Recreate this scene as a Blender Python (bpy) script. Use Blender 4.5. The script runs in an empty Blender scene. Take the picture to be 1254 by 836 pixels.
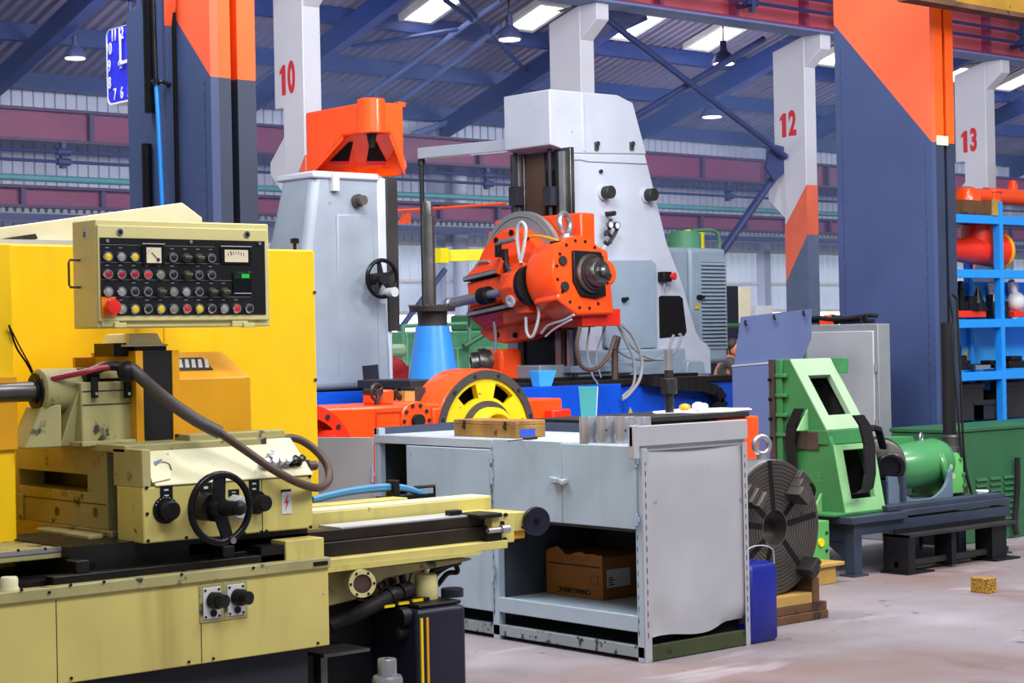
import bpy, bmesh, math, random
from mathutils import Vector, Matrix
random.seed(7)
SC = bpy.context.scene
COL = SC.collection
pi = math.pi
# ---------------------------------------------------------------- camera geometry (used to measure positions on real planes)
FPX, ROLL, YAW, EYE = 2300.0, 0.02, math.radians(49.3), 1.5
FW = Vector((math.cos(YAW), math.sin(YAW), 0)); RT = Vector((math.sin(YAW), -math.cos(YAW), 0)); UP = Vector((0, 0, 1))
CAM = Vector((0, 0, EYE)); cs, sn = math.cos(ROLL), math.sin(ROLL)
def ray(px, py):
    a, b = px - 627, 418 - py
    u, v = a*cs + b*sn, -a*sn + b*cs
    return FW + RT*(u/FPX) + UP*(v/FPX)
def oX(px, py, X): d = ray(px, py); return CAM + d*(X/d.x)
def oY(px, py, Y): d = ray(px, py); return CAM + d*(Y/d.y)
def oZ(px, py, Z): d = ray(px, py); return CAM + d*((Z-EYE)/d.z)
def oD(px, py, D): return CAM + ray(px, py)*D
def xY(px, py, Y): return oY(px, py, Y).x
def zY(px, py, Y): return oY(px, py, Y).z
def yX(px, py, X): return oX(px, py, X).y
def zX(px, py, X): return oX(px, py, X).z
cd = bpy.data.cameras.new('camera'); cam = bpy.data.objects.new('camera', cd); COL.objects.link(cam); SC.camera = cam
cd.sensor_width = 36; cd.lens = 36*FPX/1254; cd.clip_end = 300
r_, u_, f_ = RT*cs - UP*sn, RT*sn + UP*cs, FW
cam.matrix_world = Matrix(((r_.x, u_.x, -f_.x, 0), (r_.y, u_.y, -f_.y, 0), (r_.z, u_.z, -f_.z, EYE), (0, 0, 0, 1)))
# ---------------------------------------------------------------- materials
def lin(h):
    h = h.lstrip('#'); o = []
    for i in (0, 2, 4):
        c = int(h[i:i+2], 16)/255
        o.append(c/12.92 if c <= .04045 else ((c+.055)/1.055)**2.4)
    return (*o, 1)
def mat(name, col, rough=.5, metal=0, var=.10, scale=3.0, wear=None, wear_amt=.0, wear_scale=14, streak=None, streak_amt=0, bump=0, bscale=60, spec=.5, emit=None, es=0, coat=0):
    m = bpy.data.materials.new(name); m.use_nodes = True
    nt = m.node_tree; N, L = nt.nodes, nt.links; b = N['Principled BSDF']
    b.inputs['Roughness'].default_value = rough; b.inputs['Metallic'].default_value = metal
    b.inputs['Specular IOR Level'].default_value = spec; b.inputs['Coat Weight'].default_value = coat
    if emit:
        b.inputs['Emission Color'].default_value = lin(emit); b.inputs['Emission Strength'].default_value = es
    c = lin(col); tc = N.new('ShaderNodeTexCoord')
    def noise(sc, det=4, vec=None, seed=0):
        n = N.new('ShaderNodeTexNoise'); n.inputs['Scale'].default_value = sc; n.inputs['Detail'].default_value = det
        mp = N.new('ShaderNodeMapping'); mp.inputs['Location'].default_value = (seed, seed*.7, seed*.3)
        if vec: mp.inputs['Scale'].default_value = vec
        L.new(tc.outputs['Object'], mp.inputs['Vector']); L.new(mp.outputs['Vector'], n.inputs['Vector']); return n.outputs['Fac']
    def mix(fac, a, bcol):
        x = N.new('ShaderNodeMix'); x.data_type = 'RGBA'
        L.new(fac, x.inputs['Factor'])
        for s, v in ((x.inputs['A'], a), (x.inputs['B'], bcol)):
            if isinstance(v, tuple): s.default_value = v
            else: L.new(v, s)
        return x.outputs['Result']
    def ramp(fac, lo, hi, amt=1):
        mr = N.new('ShaderNodeMapRange'); mr.inputs['From Min'].default_value = lo; mr.inputs['From Max'].default_value = hi
        mr.inputs['To Max'].default_value = amt; L.new(fac, mr.inputs['Value']); return mr.outputs['Result']
    dk = tuple(x*(1-var*2) for x in c[:3])+(1,); lt = tuple(min(1, x*(1+var)) for x in c[:3])+(1,)
    out = mix(ramp(noise(scale), .3, .7), dk, lt)
    if streak: out = mix(ramp(noise(9, 3, (1, 1, .08), 5), .55, .8, streak_amt), out, lin(streak))
    if wear:
        t = .72 - wear_amt*.35
        out = mix(ramp(noise(wear_scale, 6, None, 3), t, t+.06), out, lin(wear))
    L.new(out, b.inputs['Base Color'])
    L.new(ramp(noise(scale*4, 3, None, 9), .2, .8, 1), (rr := N.new('ShaderNodeMapRange')).inputs['Value'])
    rr.inputs['To Min'].default_value = max(0.03, rough-.08); rr.inputs['To Max'].default_value = min(1, rough+.08)
    L.new(rr.outputs['Result'], b.inputs['Roughness'])
    if bump:
        bp = N.new('ShaderNodeBump'); bp.inputs['Strength'].default_value = bump; bp.inputs['Distance'].default_value = .01
        L.new(noise(bscale, 5, None, 2), bp.inputs['Height']); L.new(bp.outputs['Normal'], b.inputs['Normal'])
    return m
M = {}
def dm(k, *a, **kw): M[k] = mat(k, *a, **kw)
dm('cream', '#cabd6e', .42, var=.06, wear='#3a3526', wear_amt=.06, wear_scale=22, streak='#94843f', streak_amt=.6)
dm('cream_dirty', '#a59e6b', .5, var=.12, wear='#3a3630', wear_amt=.3, wear_scale=12, streak='#8a7f50', streak_amt=.5)
dm('cream_light', '#ded9b4', .4, var=.05, wear='#4a4538', wear_amt=.05, wear_scale=25)
dm('panel_cream', '#d3c98c', .4, var=.05, wear='#6b6444', wear_amt=.05, wear_scale=18)
dm('cover_cream', '#e6dfba', .35, var=.04)
dm('yellow', '#fbcb08', .35, var=.04, wear='#a0761a', wear_amt=.02, wear_scale=9, streak='#e0aa00', streak_amt=.35)
dm('mustard', '#dc9c0c', .4, var=.06, wear='#8a5a10', wear_amt=.04, wear_scale=12)
dm('crane_yellow', '#8f6a1c', .5, var=.12, wear='#4a3a1a', wear_amt=.12)
dm('lemon', '#e8d514', .4, var=.05)
dm('wheel_yellow', '#efd012', .4, var=.08, wear='#6b5512', wear_amt=.14, wear_scale=18)
dm('black', '#15161a', spec=.25, rough=.45, var=.2)
dm('black_satin', '#101116', spec=.25, rough=.25, var=.1)
dm('dark_oily', '#1b1a18', spec=.25, rough=.35, var=.3, wear='#0a0a0a', wear_amt=.2)
dm('dark_ways', '#2f2823', spec=.25, rough=.38, var=.25, metal=.3)
dm('rubber', '#1c1b1d', spec=.25, rough=.6, var=.15)
dm('navy_black', '#232433', spec=.25, rough=.35, var=.15)
dm('cavity', '#0b0b0d', spec=.25, rough=.8, var=.1)  # near-black that paints the shade inside holes, slots and gaps
dm('plinth', '#2a2c36', spec=.25, rough=.55, var=.15)
dm('steel', '#bcbcc2', .33, metal=.8, var=.12, streak='#77767a', streak_amt=.5)
dm('sleeve_steel', '#b4b4bc', .3, metal=.5, var=.08, streak='#6f7076', streak_amt=.7)
dm('steel_dark', '#6b6967', .35, metal=.85, var=.25)
dm('steel_brown', '#4a4240', .38, metal=.6, var=.3, wear='#2a2220', wear_amt=.2)
dm('chrome', '#d5d5d8', .15, metal=1, var=.05)
dm('silver_paint', '#b8babd', .4, var=.08)
dm('hose_gray', '#8e8f94', .45, var=.08)
dm('hose_brown', '#4f3a30', .5, var=.15)
dm('hose_dark', '#45403f', .5, var=.12)
dm('red_hose', '#9a2438', .4, var=.1)
dm('blue_hose', '#4a8fc0', .4, var=.08)
dm('blue_cable', '#0a84e0', .35, var=.05)
dm('bench_blue', '#a6b9cb', .45, var=.06, wear='#5d666e', wear_amt=.07, wear_scale=9, streak='#84929e', streak_amt=.3)
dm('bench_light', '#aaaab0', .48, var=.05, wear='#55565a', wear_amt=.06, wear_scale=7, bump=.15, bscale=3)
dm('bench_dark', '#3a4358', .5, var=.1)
dm('bench_top', '#b6c0cc', .42, var=.07, wear='#68737c', wear_amt=.1)
dm('bench_in', '#363f4a', .6, var=.12)  # inside panels coloured darker to carry the shade within the bench
dm('moss', '#38431f', .7, var=.2, wear='#20240f', wear_amt=.3)
dm('scuffed', '#8f9aa3', .5, var=.1, wear='#2c3034', wear_amt=.42, wear_scale=26)
dm('cardboard', '#8c5a26', .8, var=.1)
dm('white_label', '#cfcfd2', .6, var=.05)
dm('ink', '#1a1411', .7, var=.1)
dm('wood', '#a5763a', .6, var=.25, scale=9, streak='#6b4318', streak_amt=.6)
dm('wood_box', '#9c7232', .5, var=.22, scale=8, wear='#5a3a12', wear_amt=.25)
dm('wood_light', '#ad8844', .6, var=.15)
dm('wood_old', '#5b3a20', .75, var=.3, wear='#2a1c12', wear_amt=.4)
dm('wood_worn', '#b88a2a', .7, var=.2, wear='#4a3814', wear_amt=.6, wear_scale=120)
dm('tape_blue', '#1f4fc8', .5)
dm('cyan', '#62d2dc', .45, var=.06)
dm('cyan_bin', '#45acf5', .4)
dm('paper', '#e6e6ea', .7, var=.04)
dm('mach_gray', '#bcc1cf', .33, var=.04, wear='#7e8494', wear_amt=.02, coat=.2)
dm('mach_gray_mid', '#8f9fb0', .35, var=.05, coat=.15)
dm('mach_gray_dark', '#8b95a2', .36, var=.07, wear='#5f6670', wear_amt=.05)
dm('orange', '#ff4d0a', .3, var=.05, coat=.3, wear='#7a2208', wear_amt=.03)
dm('orange_flat', '#f8520f', .4, var=.05)
dm('orange_red', '#dd2a0e', .35, var=.06, coat=.2)
dm('bed_blue', '#1050cf', .3, var=.1, coat=.2, wear='#0a2a70', wear_amt=.12)
dm('cone_blue', '#2a7fd4', .33, var=.06, coat=.2)
dm('col_slate', '#3a4972', .5, var=.07, scale=1.5, bump=.05)
dm('col_slate_dark', '#2a3248', .5, var=.08)
dm('col_orange', '#f2603a', .45, var=.06, scale=1.5)
dm('col_orange_vivid', '#ff5a12', .4, var=.05)
dm('col_white', '#d6d3dc', .5, var=.04, scale=.8)
dm('salmon', '#ee6f52', .5, var=.06)
dm('col_gray', '#5d6a86', .5, var=.06)
dm('num_red', '#d8323f', .5, var=.04)
dm('wall_clad', '#c6cae4', .5, var=.06, scale=.4)
dm('wall_trans', '#c6cfe2', .5, var=.08, scale=.3, emit='#c4d4f0', es=.28)
dm('win_glow', '#ffffff', .4, var=.0, emit='#f4f8ff', es=2.2)
dm('sky_glow', '#ffffff', .4, var=.0, emit='#fff8ec', es=7)
dm('white_frame', '#dcd9d4', .5, var=.05)
dm('roof_deck', '#857a94', .5, var=.1, scale=.5)
dm('roof_blue', '#1c2f70', .5, var=.08, scale=.5)  # beams coloured blue to carry the bluish shade under the roof
dm('roof_blue_lt', '#6878b0', .5, var=.08)
dm('brace_blue', '#333f70', .5, var=.1)
dm('maroon', '#7c2c50', .5, var=.08, scale=.8)
dm('maroon_dk', '#46284e', .55, var=.08)
dm('girder_red', '#b84c5a', .5, var=.08, scale=.8)
dm('rail_dark', '#2c3160', .5, var=.1)
dm('teal', '#4f8a92', .45, var=.06)
dm('shelf_blue', '#1f8fea', .38, var=.05)
dm('shelf_panel', '#3fb0ff', .45, var=.05)
dm('shelf_dark', '#16305e', .6)
dm('green', '#3a7f4a', .4, var=.1, wear='#2a5a36', wear_amt=.1)
dm('green_lt', '#83b67c', .42, var=.08, wear='#5d9a62', wear_amt=.08)
dm('green_pale', '#97b08f', .42, var=.06)
dm('green_mach', '#3f824d', .35, var=.08, coat=.2)
dm('green_cab', '#2a5f3a', .45, var=.08)
dm('green_far', '#4f8a68', .5, var=.12)
dm('green_spring', '#58a355', .45, var=.08)
dm('iron', '#5a5450', .42, metal=.55, var=.2, wear='#3a332e', wear_amt=.15)
dm('iron_dark', '#2f2d2d', .5, metal=.3, var=.2)
dm('cradle', '#5e6e7e', .5, var=.12)
dm('table_slate', '#2e3648', .5, var=.15)
dm('cab_gray', '#9c9fa3', .42, var=.05)
dm('cab_gray_dk', '#7c7f84', .5, var=.05)
dm('sheet_blue', '#65749f', .4, var=.06, scale=1.5)
dm('jerry_blue', '#101e8c', .35, var=.1, wear='#0b1030', wear_amt=.14, wear_scale=10)
dm('clock_blue', '#2026ea', .3, var=.03, coat=.3)
dm('white', '#f0f0f4', .5, var=.03)
dm('meter_face', '#ddd3b4', .5, var=.05)
dm('btn_yellow', '#e8c81a', .3); dm('btn_red', '#d82a2a', .3); dm('btn_dkred', '#a31a34', .3); dm('btn_gray', '#97999c', .35)
dm('btn_black', '#17181b', .4); dm('btn_olive', '#4a4a3c', .4); dm('btn_dim', '#85806c', .4)
dm('estop_red', '#e0241a', .3, var=.03, coat=.3); dm('estop_orange', '#f08418', .4)
dm('led_green', '#0c5a22', .4, emit='#18c040', es=1.2)
dm('led_panel', '#0c2a16', .3)
dm('warn', '#f0b818', .5)
dm('lamp_glow', '#ffffff', .4, var=0, emit='#fff4dc', es=3)
dm('lamp_shade', '#47507a', .4, var=.06, metal=.2)
dm('skin', '#b87a60', .5, var=.05); dm('hair', '#2c211c', .6); dm('shirt', '#46403e', .7); dm('trousers', '#34405c', .7)
dm('red_cloth', '#b8202c', .6)
# floor: worn concrete, procedural
def floor_mat():
    m = mat('concrete', '#8a8287', .5, var=.07, scale=.8, wear='#8a7d80', wear_amt=.0)
    nt = m.node_tree; N, L = nt.nodes, nt.links; b = N['Principled BSDF']
    src = b.inputs['Base Color'].links[0].from_socket
    tc = N.new('ShaderNodeTexCoord')
    def layer(src, scale, lo, hi, amt, col, vec=(1, 1, 1), loc=(0, 0, 0), det=6):
        mp = N.new('ShaderNodeMapping'); mp.inputs['Scale'].default_value = vec; mp.inputs['Location'].default_value = loc
        n = N.new('ShaderNodeTexNoise'); n.inputs['Scale'].default_value = scale; n.inputs['Detail'].default_value = det
        L.new(tc.outputs['Object'], mp.inputs['Vector']); L.new(mp.outputs['Vector'], n.inputs['Vector'])
        r = N.new('ShaderNodeMapRange'); r.inputs['From Min'].default_value = lo; r.inputs['From Max'].default_value = hi; r.inputs['To Max'].default_value = amt
        L.new(n.outputs['Fac'], r.inputs['Value'])
        x = N.new('ShaderNodeMix'); x.data_type = 'RGBA'; L.new(r.outputs['Result'], x.inputs['Factor']); L.new(src, x.inputs['A']); x.inputs['B'].default_value = lin(col)
        return x.outputs['Result']
    s = layer(src, .55, .42, .66, .85, '#7a625c', loc=(3, 1, 0))
    s = layer(s, .9, .5, .68, .7, '#a29ca6', loc=(9, 4, 0))
    s = layer(s, 2.2, .56, .72, .6, '#6b4c44', vec=(1, .5, 1), loc=(2, 8, 0))
    s = layer(s, 7, .70, .74, .7, '#4c4444', loc=(5, 5, 0), det=2)
    s = layer(s, 3.5, .62, .70, .4, '#b8b2ba', vec=(.35, 1, 1), loc=(1, 3, 0))
    L.new(s, b.inputs['Base Color'])
    return m
M['concrete'] = floor_mat()
# ---------------------------------------------------------------- mesh builder
WL = {}
class MB:
    def __init__(s): s.bm = bmesh.new()
    def v(s, p): return s.bm.verts.new(p)
    def face(s, vs):
        try: return s.bm.faces.new(vs)
        except ValueError: return None
    def box(s, x0, x1, y0, y1, z0, z1):
        x0, x1 = sorted((x0, x1)); y0, y1 = sorted((y0, y1)); z0, z1 = sorted((z0, z1))
        return s.hexa([(x0, y0, z0), (x1, y0, z0), (x1, y1, z0), (x0, y1, z0)], [(x0, y0, z1), (x1, y0, z1), (x1, y1, z1), (x0, y1, z1)])
    def hexa(s, bot, top):
        b = [s.v(p) for p in bot]; t = [s.v(p) for p in top]; n = len(b)
        s.face(b[::-1]); s.face(t)
        for i in range(n): s.face([b[i], b[(i+1) % n], t[(i+1) % n], t[i]])
        return s
    def prism(s, pts, vec):
        vec = Vector(vec); return s.hexa([Vector(p) for p in pts], [Vector(p)+vec for p in pts])
    def ring(s, outer, inner, vec):
        vec = Vector(vec); n = len(outer)
        o0 = [s.v(p) for p in outer]; i0 = [s.v(p) for p in inner]; o1 = [s.v(Vector(p)+vec) for p in outer]; i1 = [s.v(Vector(p)+vec) for p in inner]
        for k in range(n):
            j = (k+1) % n
            s.face([o0[k], o0[j], i0[j], i0[k]]); s.face([o1[k], i1[k], i1[j], o1[j]])
            s.face([o0[k], o1[k], o1[j], o0[j]]); s.face([i0[k], i0[j], i1[j], i1[k]])
        return s
    @staticmethod
    def basis(ax):
        ax = Vector(ax).normalized(); t = Vector((0, 0, 1)) if abs(ax.z) < .9 else Vector((1, 0, 0))
        a = ax.cross(t).normalized(); return ax, a, ax.cross(a).normalized()
    def rev(s, prof, org, ax, n=28, a0=0, a1=2*pi, caps=True):
        ax, a, b = s.basis(ax); org = Vector(org); full = abs(a1-a0-2*pi) < 1e-4
        m = n if full else n+1; rings = []
        for r, h in prof:
            if r < 1e-6: rings.append([s.v(org+ax*h)]*m); continue
            rings.append([s.v(org+ax*h+(a*math.cos(a0+(a1-a0)*k/n)+b*math.sin(a0+(a1-a0)*k/n))*r) for k in range(m)])
        for p, q in zip(rings, rings[1:]):
            for k in range(n):
                j = (k+1) % m
                vs = []
                for w in (p[k], p[j], q[j], q[k]):
                    if w not in vs: vs.append(w)
                if len(vs) > 2: s.face(vs)
        if caps and full:
            if prof[0][0] > 1e-6: s.face(rings[0][::-1])
            if prof[-1][0] > 1e-6: s.face(rings[-1])
        return s
    def cyl(s, p0, p1, r0, r1=None, n=20):
        p0, p1 = Vector(p0), Vector(p1); return s.rev([(r0, 0), (r0 if r1 is None else r1, (p1-p0).length)], p0, p1-p0, n)
    def torus(s, c, ax, R, r, n=32, m=10):
        ax, a, b = s.basis(ax); c = Vector(c); g = []
        for k in range(n):
            t = 2*pi*k/n; d = a*math.cos(t)+b*math.sin(t)
            g.append([s.v(c+d*(R+r*math.cos(2*pi*j/m))+ax*(r*math.sin(2*pi*j/m))) for j in range(m)])
        for k in range(n):
            for j in range(m): s.face([g[k][j], g[(k+1) % n][j], g[(k+1) % n][(j+1) % m], g[k][(j+1) % m]])
        return s
    def sph(s, c, r, sc=(1, 1, 1), n=16):
        prof = [(math.sin(pi*k/n)*r, -math.cos(pi*k/n)*r) for k in range(n+1)]
        st = len(s.bm.verts); s.bm.verts.ensure_lookup_table(); s.rev(prof, (0, 0, 0), (0, 0, 1), n*2, caps=False); s.bm.verts.ensure_lookup_table()
        for v in list(s.bm.verts)[st:]: v.co = Vector((v.co.x*sc[0], v.co.y*sc[1], v.co.z*sc[2]))+Vector(c)
        return s
    def tube(s, pts, r, n=8, sub=6, straight=False):
        P = [Vector(p) for p in pts]
        if not straight and len(P) > 2:
            Q = []; E = [P[0]*2-P[1]]+P+[P[-1]*2-P[-2]]
            for i in range(1, len(E)-2):
                for k in range(sub):
                    t = k/sub; a, b, c, d = E[i-1], E[i], E[i+1], E[i+2]
                    Q.append(.5*((2*b)+(c-a)*t+(2*a-5*b+4*c-d)*t*t+(3*b-a-3*c+d)*t**3))
            P = Q+[P[-1]]
        T = []; prev = None; rings = []
        for i, p in enumerate(P):
            d = (P[min(i+1, len(P)-1)]-P[max(i-1, 0)]).normalized()
            if prev is None: _, a, b = s.basis(d)
            else: a = (prev-d*prev.dot(d)).normalized(); b = d.cross(a)
            prev = a
            rings.append([s.v(p+(a*math.cos(2*pi*k/n)+b*math.sin(2*pi*k/n))*r) for k in range(n)])
        for p, q in zip(rings, rings[1:]):
            for k in range(n): s.face([p[k], p[(k+1) % n], q[(k+1) % n], q[k]])
        s.face(rings[0][::-1]); s.face(rings[-1]); return s
    def build(s, name, m, parent=None, bevel=0, smooth=True, seg=2, base=False):
        bm = s.bm; bmesh.ops.recalc_face_normals(bm, faces=bm.faces[:])
        xs = [v.co for v in bm.verts]
        lo = Vector([min(c[i] for c in xs) for i in range(3)]); hi = Vector([max(c[i] for c in xs) for i in range(3)])
        o = (lo+hi)/2
        if parent is None: o.z = lo.z
        for v in bm.verts: v.co -= o
        me = bpy.data.meshes.new(name); bm.to_mesh(me); bm.free()
        me.materials.append(M[m] if isinstance(m, str) else m)
        if smooth: me.shade_smooth(); me.set_sharp_from_angle(angle=math.radians(38))
        ob = bpy.data.objects.new(name, me); COL.objects.link(ob)
        if parent is not None: ob.parent = parent; ob.location = o-WL[parent.name]
        else: ob.location = o
        WL[ob.name] = o
        if bevel:
            bv = ob.modifiers.new('bevel', 'BEVEL'); bv.width = bevel; bv.segments = seg; bv.limit_method = 'ANGLE'; bv.angle_limit = math.radians(40)
            bv.harden_normals = False
        return ob
def tag(o, label=None, cat=None, group=None, kind=None):
    if label: o['label'] = label
    if cat: o['category'] = cat
    if group: o['group'] = group
    if kind: o['kind'] = kind
    return o
def thing(name, label, cat, loc, group=None, kind=None):
    o = bpy.data.objects.new(name, None); COL.objects.link(o); o.location = loc; o.empty_display_size = .1
    WL[o.name] = Vector(loc); return tag(o, label, cat, group, kind)
def dup(root, delta=(0, 0, 0), label=None, group=None):
    def rec(o, par):
        c = o.copy(); COL.objects.link(c); c.parent = par
        WL[c.name] = WL[o.name]+Vector(delta)
        for ch in list(o.children): rec(ch, c)
        return c
    c = rec(root, None); c.location = root.location+Vector(delta)
    return tag(c, label, None, group)
def st(o): o['kind'] = 'structure'; return o
XF = Matrix(((0, 0, -1), (-1, 0, 0), (0, 1, 0)))      # text on a face looking towards -X
YF = Matrix(((1, 0, 0), (0, 0, -1), (0, 1, 0)))       # text on a face looking towards -Y
def text(name, s, pos, size, R, m, parent, sx=1.0, bold=.0, ext=.002, flip=False):
    cu = bpy.data.curves.new(name, 'FONT'); cu.body = s; cu.size = size; cu.align_x = 'CENTER'; cu.align_y = 'CENTER'; cu.offset = bold; cu.extrude = ext
    t = bpy.data.objects.new(name+'_curve', cu); COL.objects.link(t); bpy.context.view_layer.update()
    me = bpy.data.meshes.new_from_object(t.evaluated_get(bpy.context.evaluated_depsgraph_get())); bpy.data.objects.remove(t); bpy.data.curves.remove(cu)
    S = Matrix.Diagonal((-sx if flip else sx, -1 if flip else 1, 1)); me.transform((R @ S).to_4x4())
    me.materials.clear(); me.materials.append(M[m]); me.name = name
    o = bpy.data.objects.new(name, me); COL.objects.link(o); WL[o.name] = Vector(pos)
    if parent is not None: o.parent = parent; o.location = Vector(pos)-WL[parent.name]
    else: o.location = pos
    return o
def pY(pts, Y): return [oY(x, y, Y) for x, y in pts]
def pX(pts, X): return [oX(x, y, X) for x, y in pts]

def stripes(name, base, dark, freq, duty):
    m = bpy.data.materials.new(name); m.use_nodes = True; nt = m.node_tree; N, L = nt.nodes, nt.links; b = N['Principled BSDF']; b.inputs['Roughness'].default_value = .5
    tc = N.new('ShaderNodeTexCoord'); sp = N.new('ShaderNodeSeparateXYZ'); L.new(tc.outputs['Object'], sp.inputs[0])
    a = N.new('ShaderNodeMath'); a.operation = 'MULTIPLY'; a.inputs[1].default_value = freq; L.new(sp.outputs['Z'], a.inputs[0])
    f = N.new('ShaderNodeMath'); f.operation = 'FRACT'; L.new(a.outputs[0], f.inputs[0])
    g = N.new('ShaderNodeMath'); g.operation = 'LESS_THAN'; g.inputs[1].default_value = duty; L.new(f.outputs[0], g.inputs[0])
    x = N.new('ShaderNodeMix'); x.data_type = 'RGBA'; L.new(g.outputs[0], x.inputs['Factor']); x.inputs['A'].default_value = lin(base); x.inputs['B'].default_value = lin(dark)
    L.new(x.outputs['Result'], b.inputs['Base Color']); M[name] = m
stripes('slots_blue', '#a6b9cb', '#1a2028', 18, .38)
stripes('slots_light', '#aaaab0', '#33333a', 20, .5)
stripes('slots_shelf', '#1f8fea', '#0a1c40', 11, .55)
stripes('weld', '#3a4972', '#222c48', 14, .55)
# ================================================================ THE HALL
b = MB(); b.box(-6, 80, -8, 60, -.2, 0); st(b.build('floor', 'concrete', base=True))
# far wall
WY = 36.5
def ribbed(x0, x1, z0, z1, pitch, name, m, y=WY, d=.06):
    b = MB(); n = int((x1-x0)/pitch); pts = []
    for k in range(n):
        x = x0+k*pitch
        pts += [(x, y), (x+pitch*.80, y), (x+pitch*.85, y+d), (x+pitch*.95, y+d)]
    lo = [b.v((p[0], p[1], z0)) for p in pts]; hi = [b.v((p[0], p[1], z1)) for p in pts]
    lb = [b.v((p[0], p[1]+.08, z0)) for p in pts]; hb = [b.v((p[0], p[1]+.08, z1)) for p in pts]
    for a, c in ((lo, hi), (lb, hb)):
        for k in range(len(a)-1): b.face([a[k], a[k+1], c[k+1], c[k]])
    return st(b.build(name, m, smooth=False))
ribbed(8, 78, 3.95, 7.25, .25, 'wall_back', 'wall_clad')
ribbed(8, 78, 2.25, 3.9, .28, 'window_1', 'wall_trans')
b = MB(); b.box(8, 78, WY, WY+.1, .9, 2.2); st(b.build('window_2', 'win_glow'))
b = MB(); b.box(8, 78, WY-.02, WY+.15, 0, .9); st(b.build('wall_back', 'wall_clad'))
for z, h in ((2.2, .09), (3.0, .07), (3.9, .09)):
    b = MB(); b.box(8, 78, WY-.12, WY, z, z+h); st(b.build('trim_1', 'white_frame'))
# wall frame posts of the far wall
FRX = [16.9+6*k for k in range(-1, 9)]
for x in FRX:
    b = MB(); b.box(x-.14, x+.14, WY-.3, WY, 0, 6.9); st(b.build('trim_2', 'wall_clad'))
# roof deck over the far aisle
RS = .30
def zr(y): return 7.2+RS*(WY-y)
b = MB(); pitch = .26; x = 8.0; pts = []
while x < 78:
    pts += [(x, 0), (x+pitch*.4, 0), (x+pitch*.5, .09), (x+pitch*.9, .09)]; x += pitch
for y0, y1 in ((19.5, WY+.2),):
    A = [b.v((p, y0, zr(y0)+h)) for p, h in pts]; B = [b.v((p, y1, zr(y1)+h)) for p, h in pts]
    for k in range(len(A)-1): b.face([A[k], A[k+1], B[k+1], B[k]])
    A2 = [b.v((p, y0, zr(y0)+.16)) for p in (8, 78)]; B2 = [b.v((p, y1, zr(y1)+.16)) for p in (8, 78)]
    b.face([A2[0], A2[1], B2[1], B2[0]])
st(b.build('ceiling', 'roof_deck', smooth=False))
# purlins
y = WY-.4; k = 0
while y > 20:
    b = MB(); z = zr(y); b.box(8, 78, y-.05, y+.05, z-.34, z-.02); b.box(8, 78, y-.11, y+.11, z-.37, z-.34)
    o = st(b.build('roof_purlin', 'roof_blue', smooth=False)); y -= 2.05; k += 1
# rafters with haunches, each a frame of its own
for x in FRX:
    b = MB()
    for (hw, top, bot) in ((.03, .36, 0), (.13, .03, 0)):
        pass
    ya, yb, yc = WY-.35, WY-4.8, 19.6
    bz = 6.55
    pts = [(x-.03, ya, bz), (x-.03, ya, zr(ya)-.36), (x-.03, yc, zr(yc)-.36), (x-.03, yc, zr(yc)-.85), (x-.03, yb, zr(yb)-.85)]
    b.prism(pts, (.06, 0, 0))
    b.prism([(x-.13, ya, bz), (x-.13, yb, zr(yb)-.85), (x-.13, yb, zr(yb)-.9), (x-.13, ya, bz-.05)], (.26, 0, 0))
    b.prism([(x-.13, yb, zr(yb)-.85), (x-.13, yc, zr(yc)-.85), (x-.13, yc, zr(yc)-.9), (x-.13, yb, zr(yb)-.9)], (.26, 0, 0))
    st(b.build('roof_rafter', 'roof_blue', smooth=False))
# diagonal roof ties in the plane of the rafters' undersides
def tie(pa, pb, yl_a, yl_b, name='roof_tie', m='roof_blue_lt', r=.05):
    pass
def roofpt(px, py, drop=.5):
    lo, hi = 5., 120.
    for _ in range(60):
        md = (lo+hi)/2; p = oD(px, py, md)
        if p.z > zr(p.y)-drop: hi = md
        else: lo = md
    return oD(px, py, lo)
for i, (a, c) in enumerate((((613, 0), (447, 119)), ((613, 32), (470, 140)), ((430, 58), (560, 36)), ((560, -5), (646, 90)), ((545, 0), (580, 26)), ((792, 22), (705, 62)))):
    p, q = roofpt(*a), roofpt(*c)
    b = MB(); b.tube([p, q], .055, 6, straight=True); st(b.build('roof_tie', 'roof_blue_lt' if i < 2 else 'roof_blue'))
# skylights: rows of lit panes in raised curbs
n = 1
for px, py in ((530, 10), (657, 20), (777, 32), (876, 46), (1166, 93), (1248, 98), (1030, 66), (30, -60)):
    p = roofpt(px, py, .12); y0, y1 = p.y-.55, p.y+.55; x0, x1 = p.x-.36, p.x+.36
    b = MB(); b.prism([(x0, y0, zr(y0)-.1), (x1, y0, zr(y0)-.1), (x1, y1, zr(y1)-.1), (x0, y1, zr(y1)-.1)], (0, 0, .06))
    w = st(b.build('window_%d' % (n+2), 'sky_glow', smooth=False))
    b = MB(); e = .1
    f = lambda x, y: (x, y, zr(y)-.16)
    b.ring([f(x0-e, y0-e), f(x1+e, y0-e), f(x1+e, y1+e), f(x0-e, y1+e)], [f(x0, y0), f(x1, y0), f(x1, y1), f(x0, y1)], (0, 0, .14))
    b.build('window_frame', 'white_frame', w, smooth=False); n += 1
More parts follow.
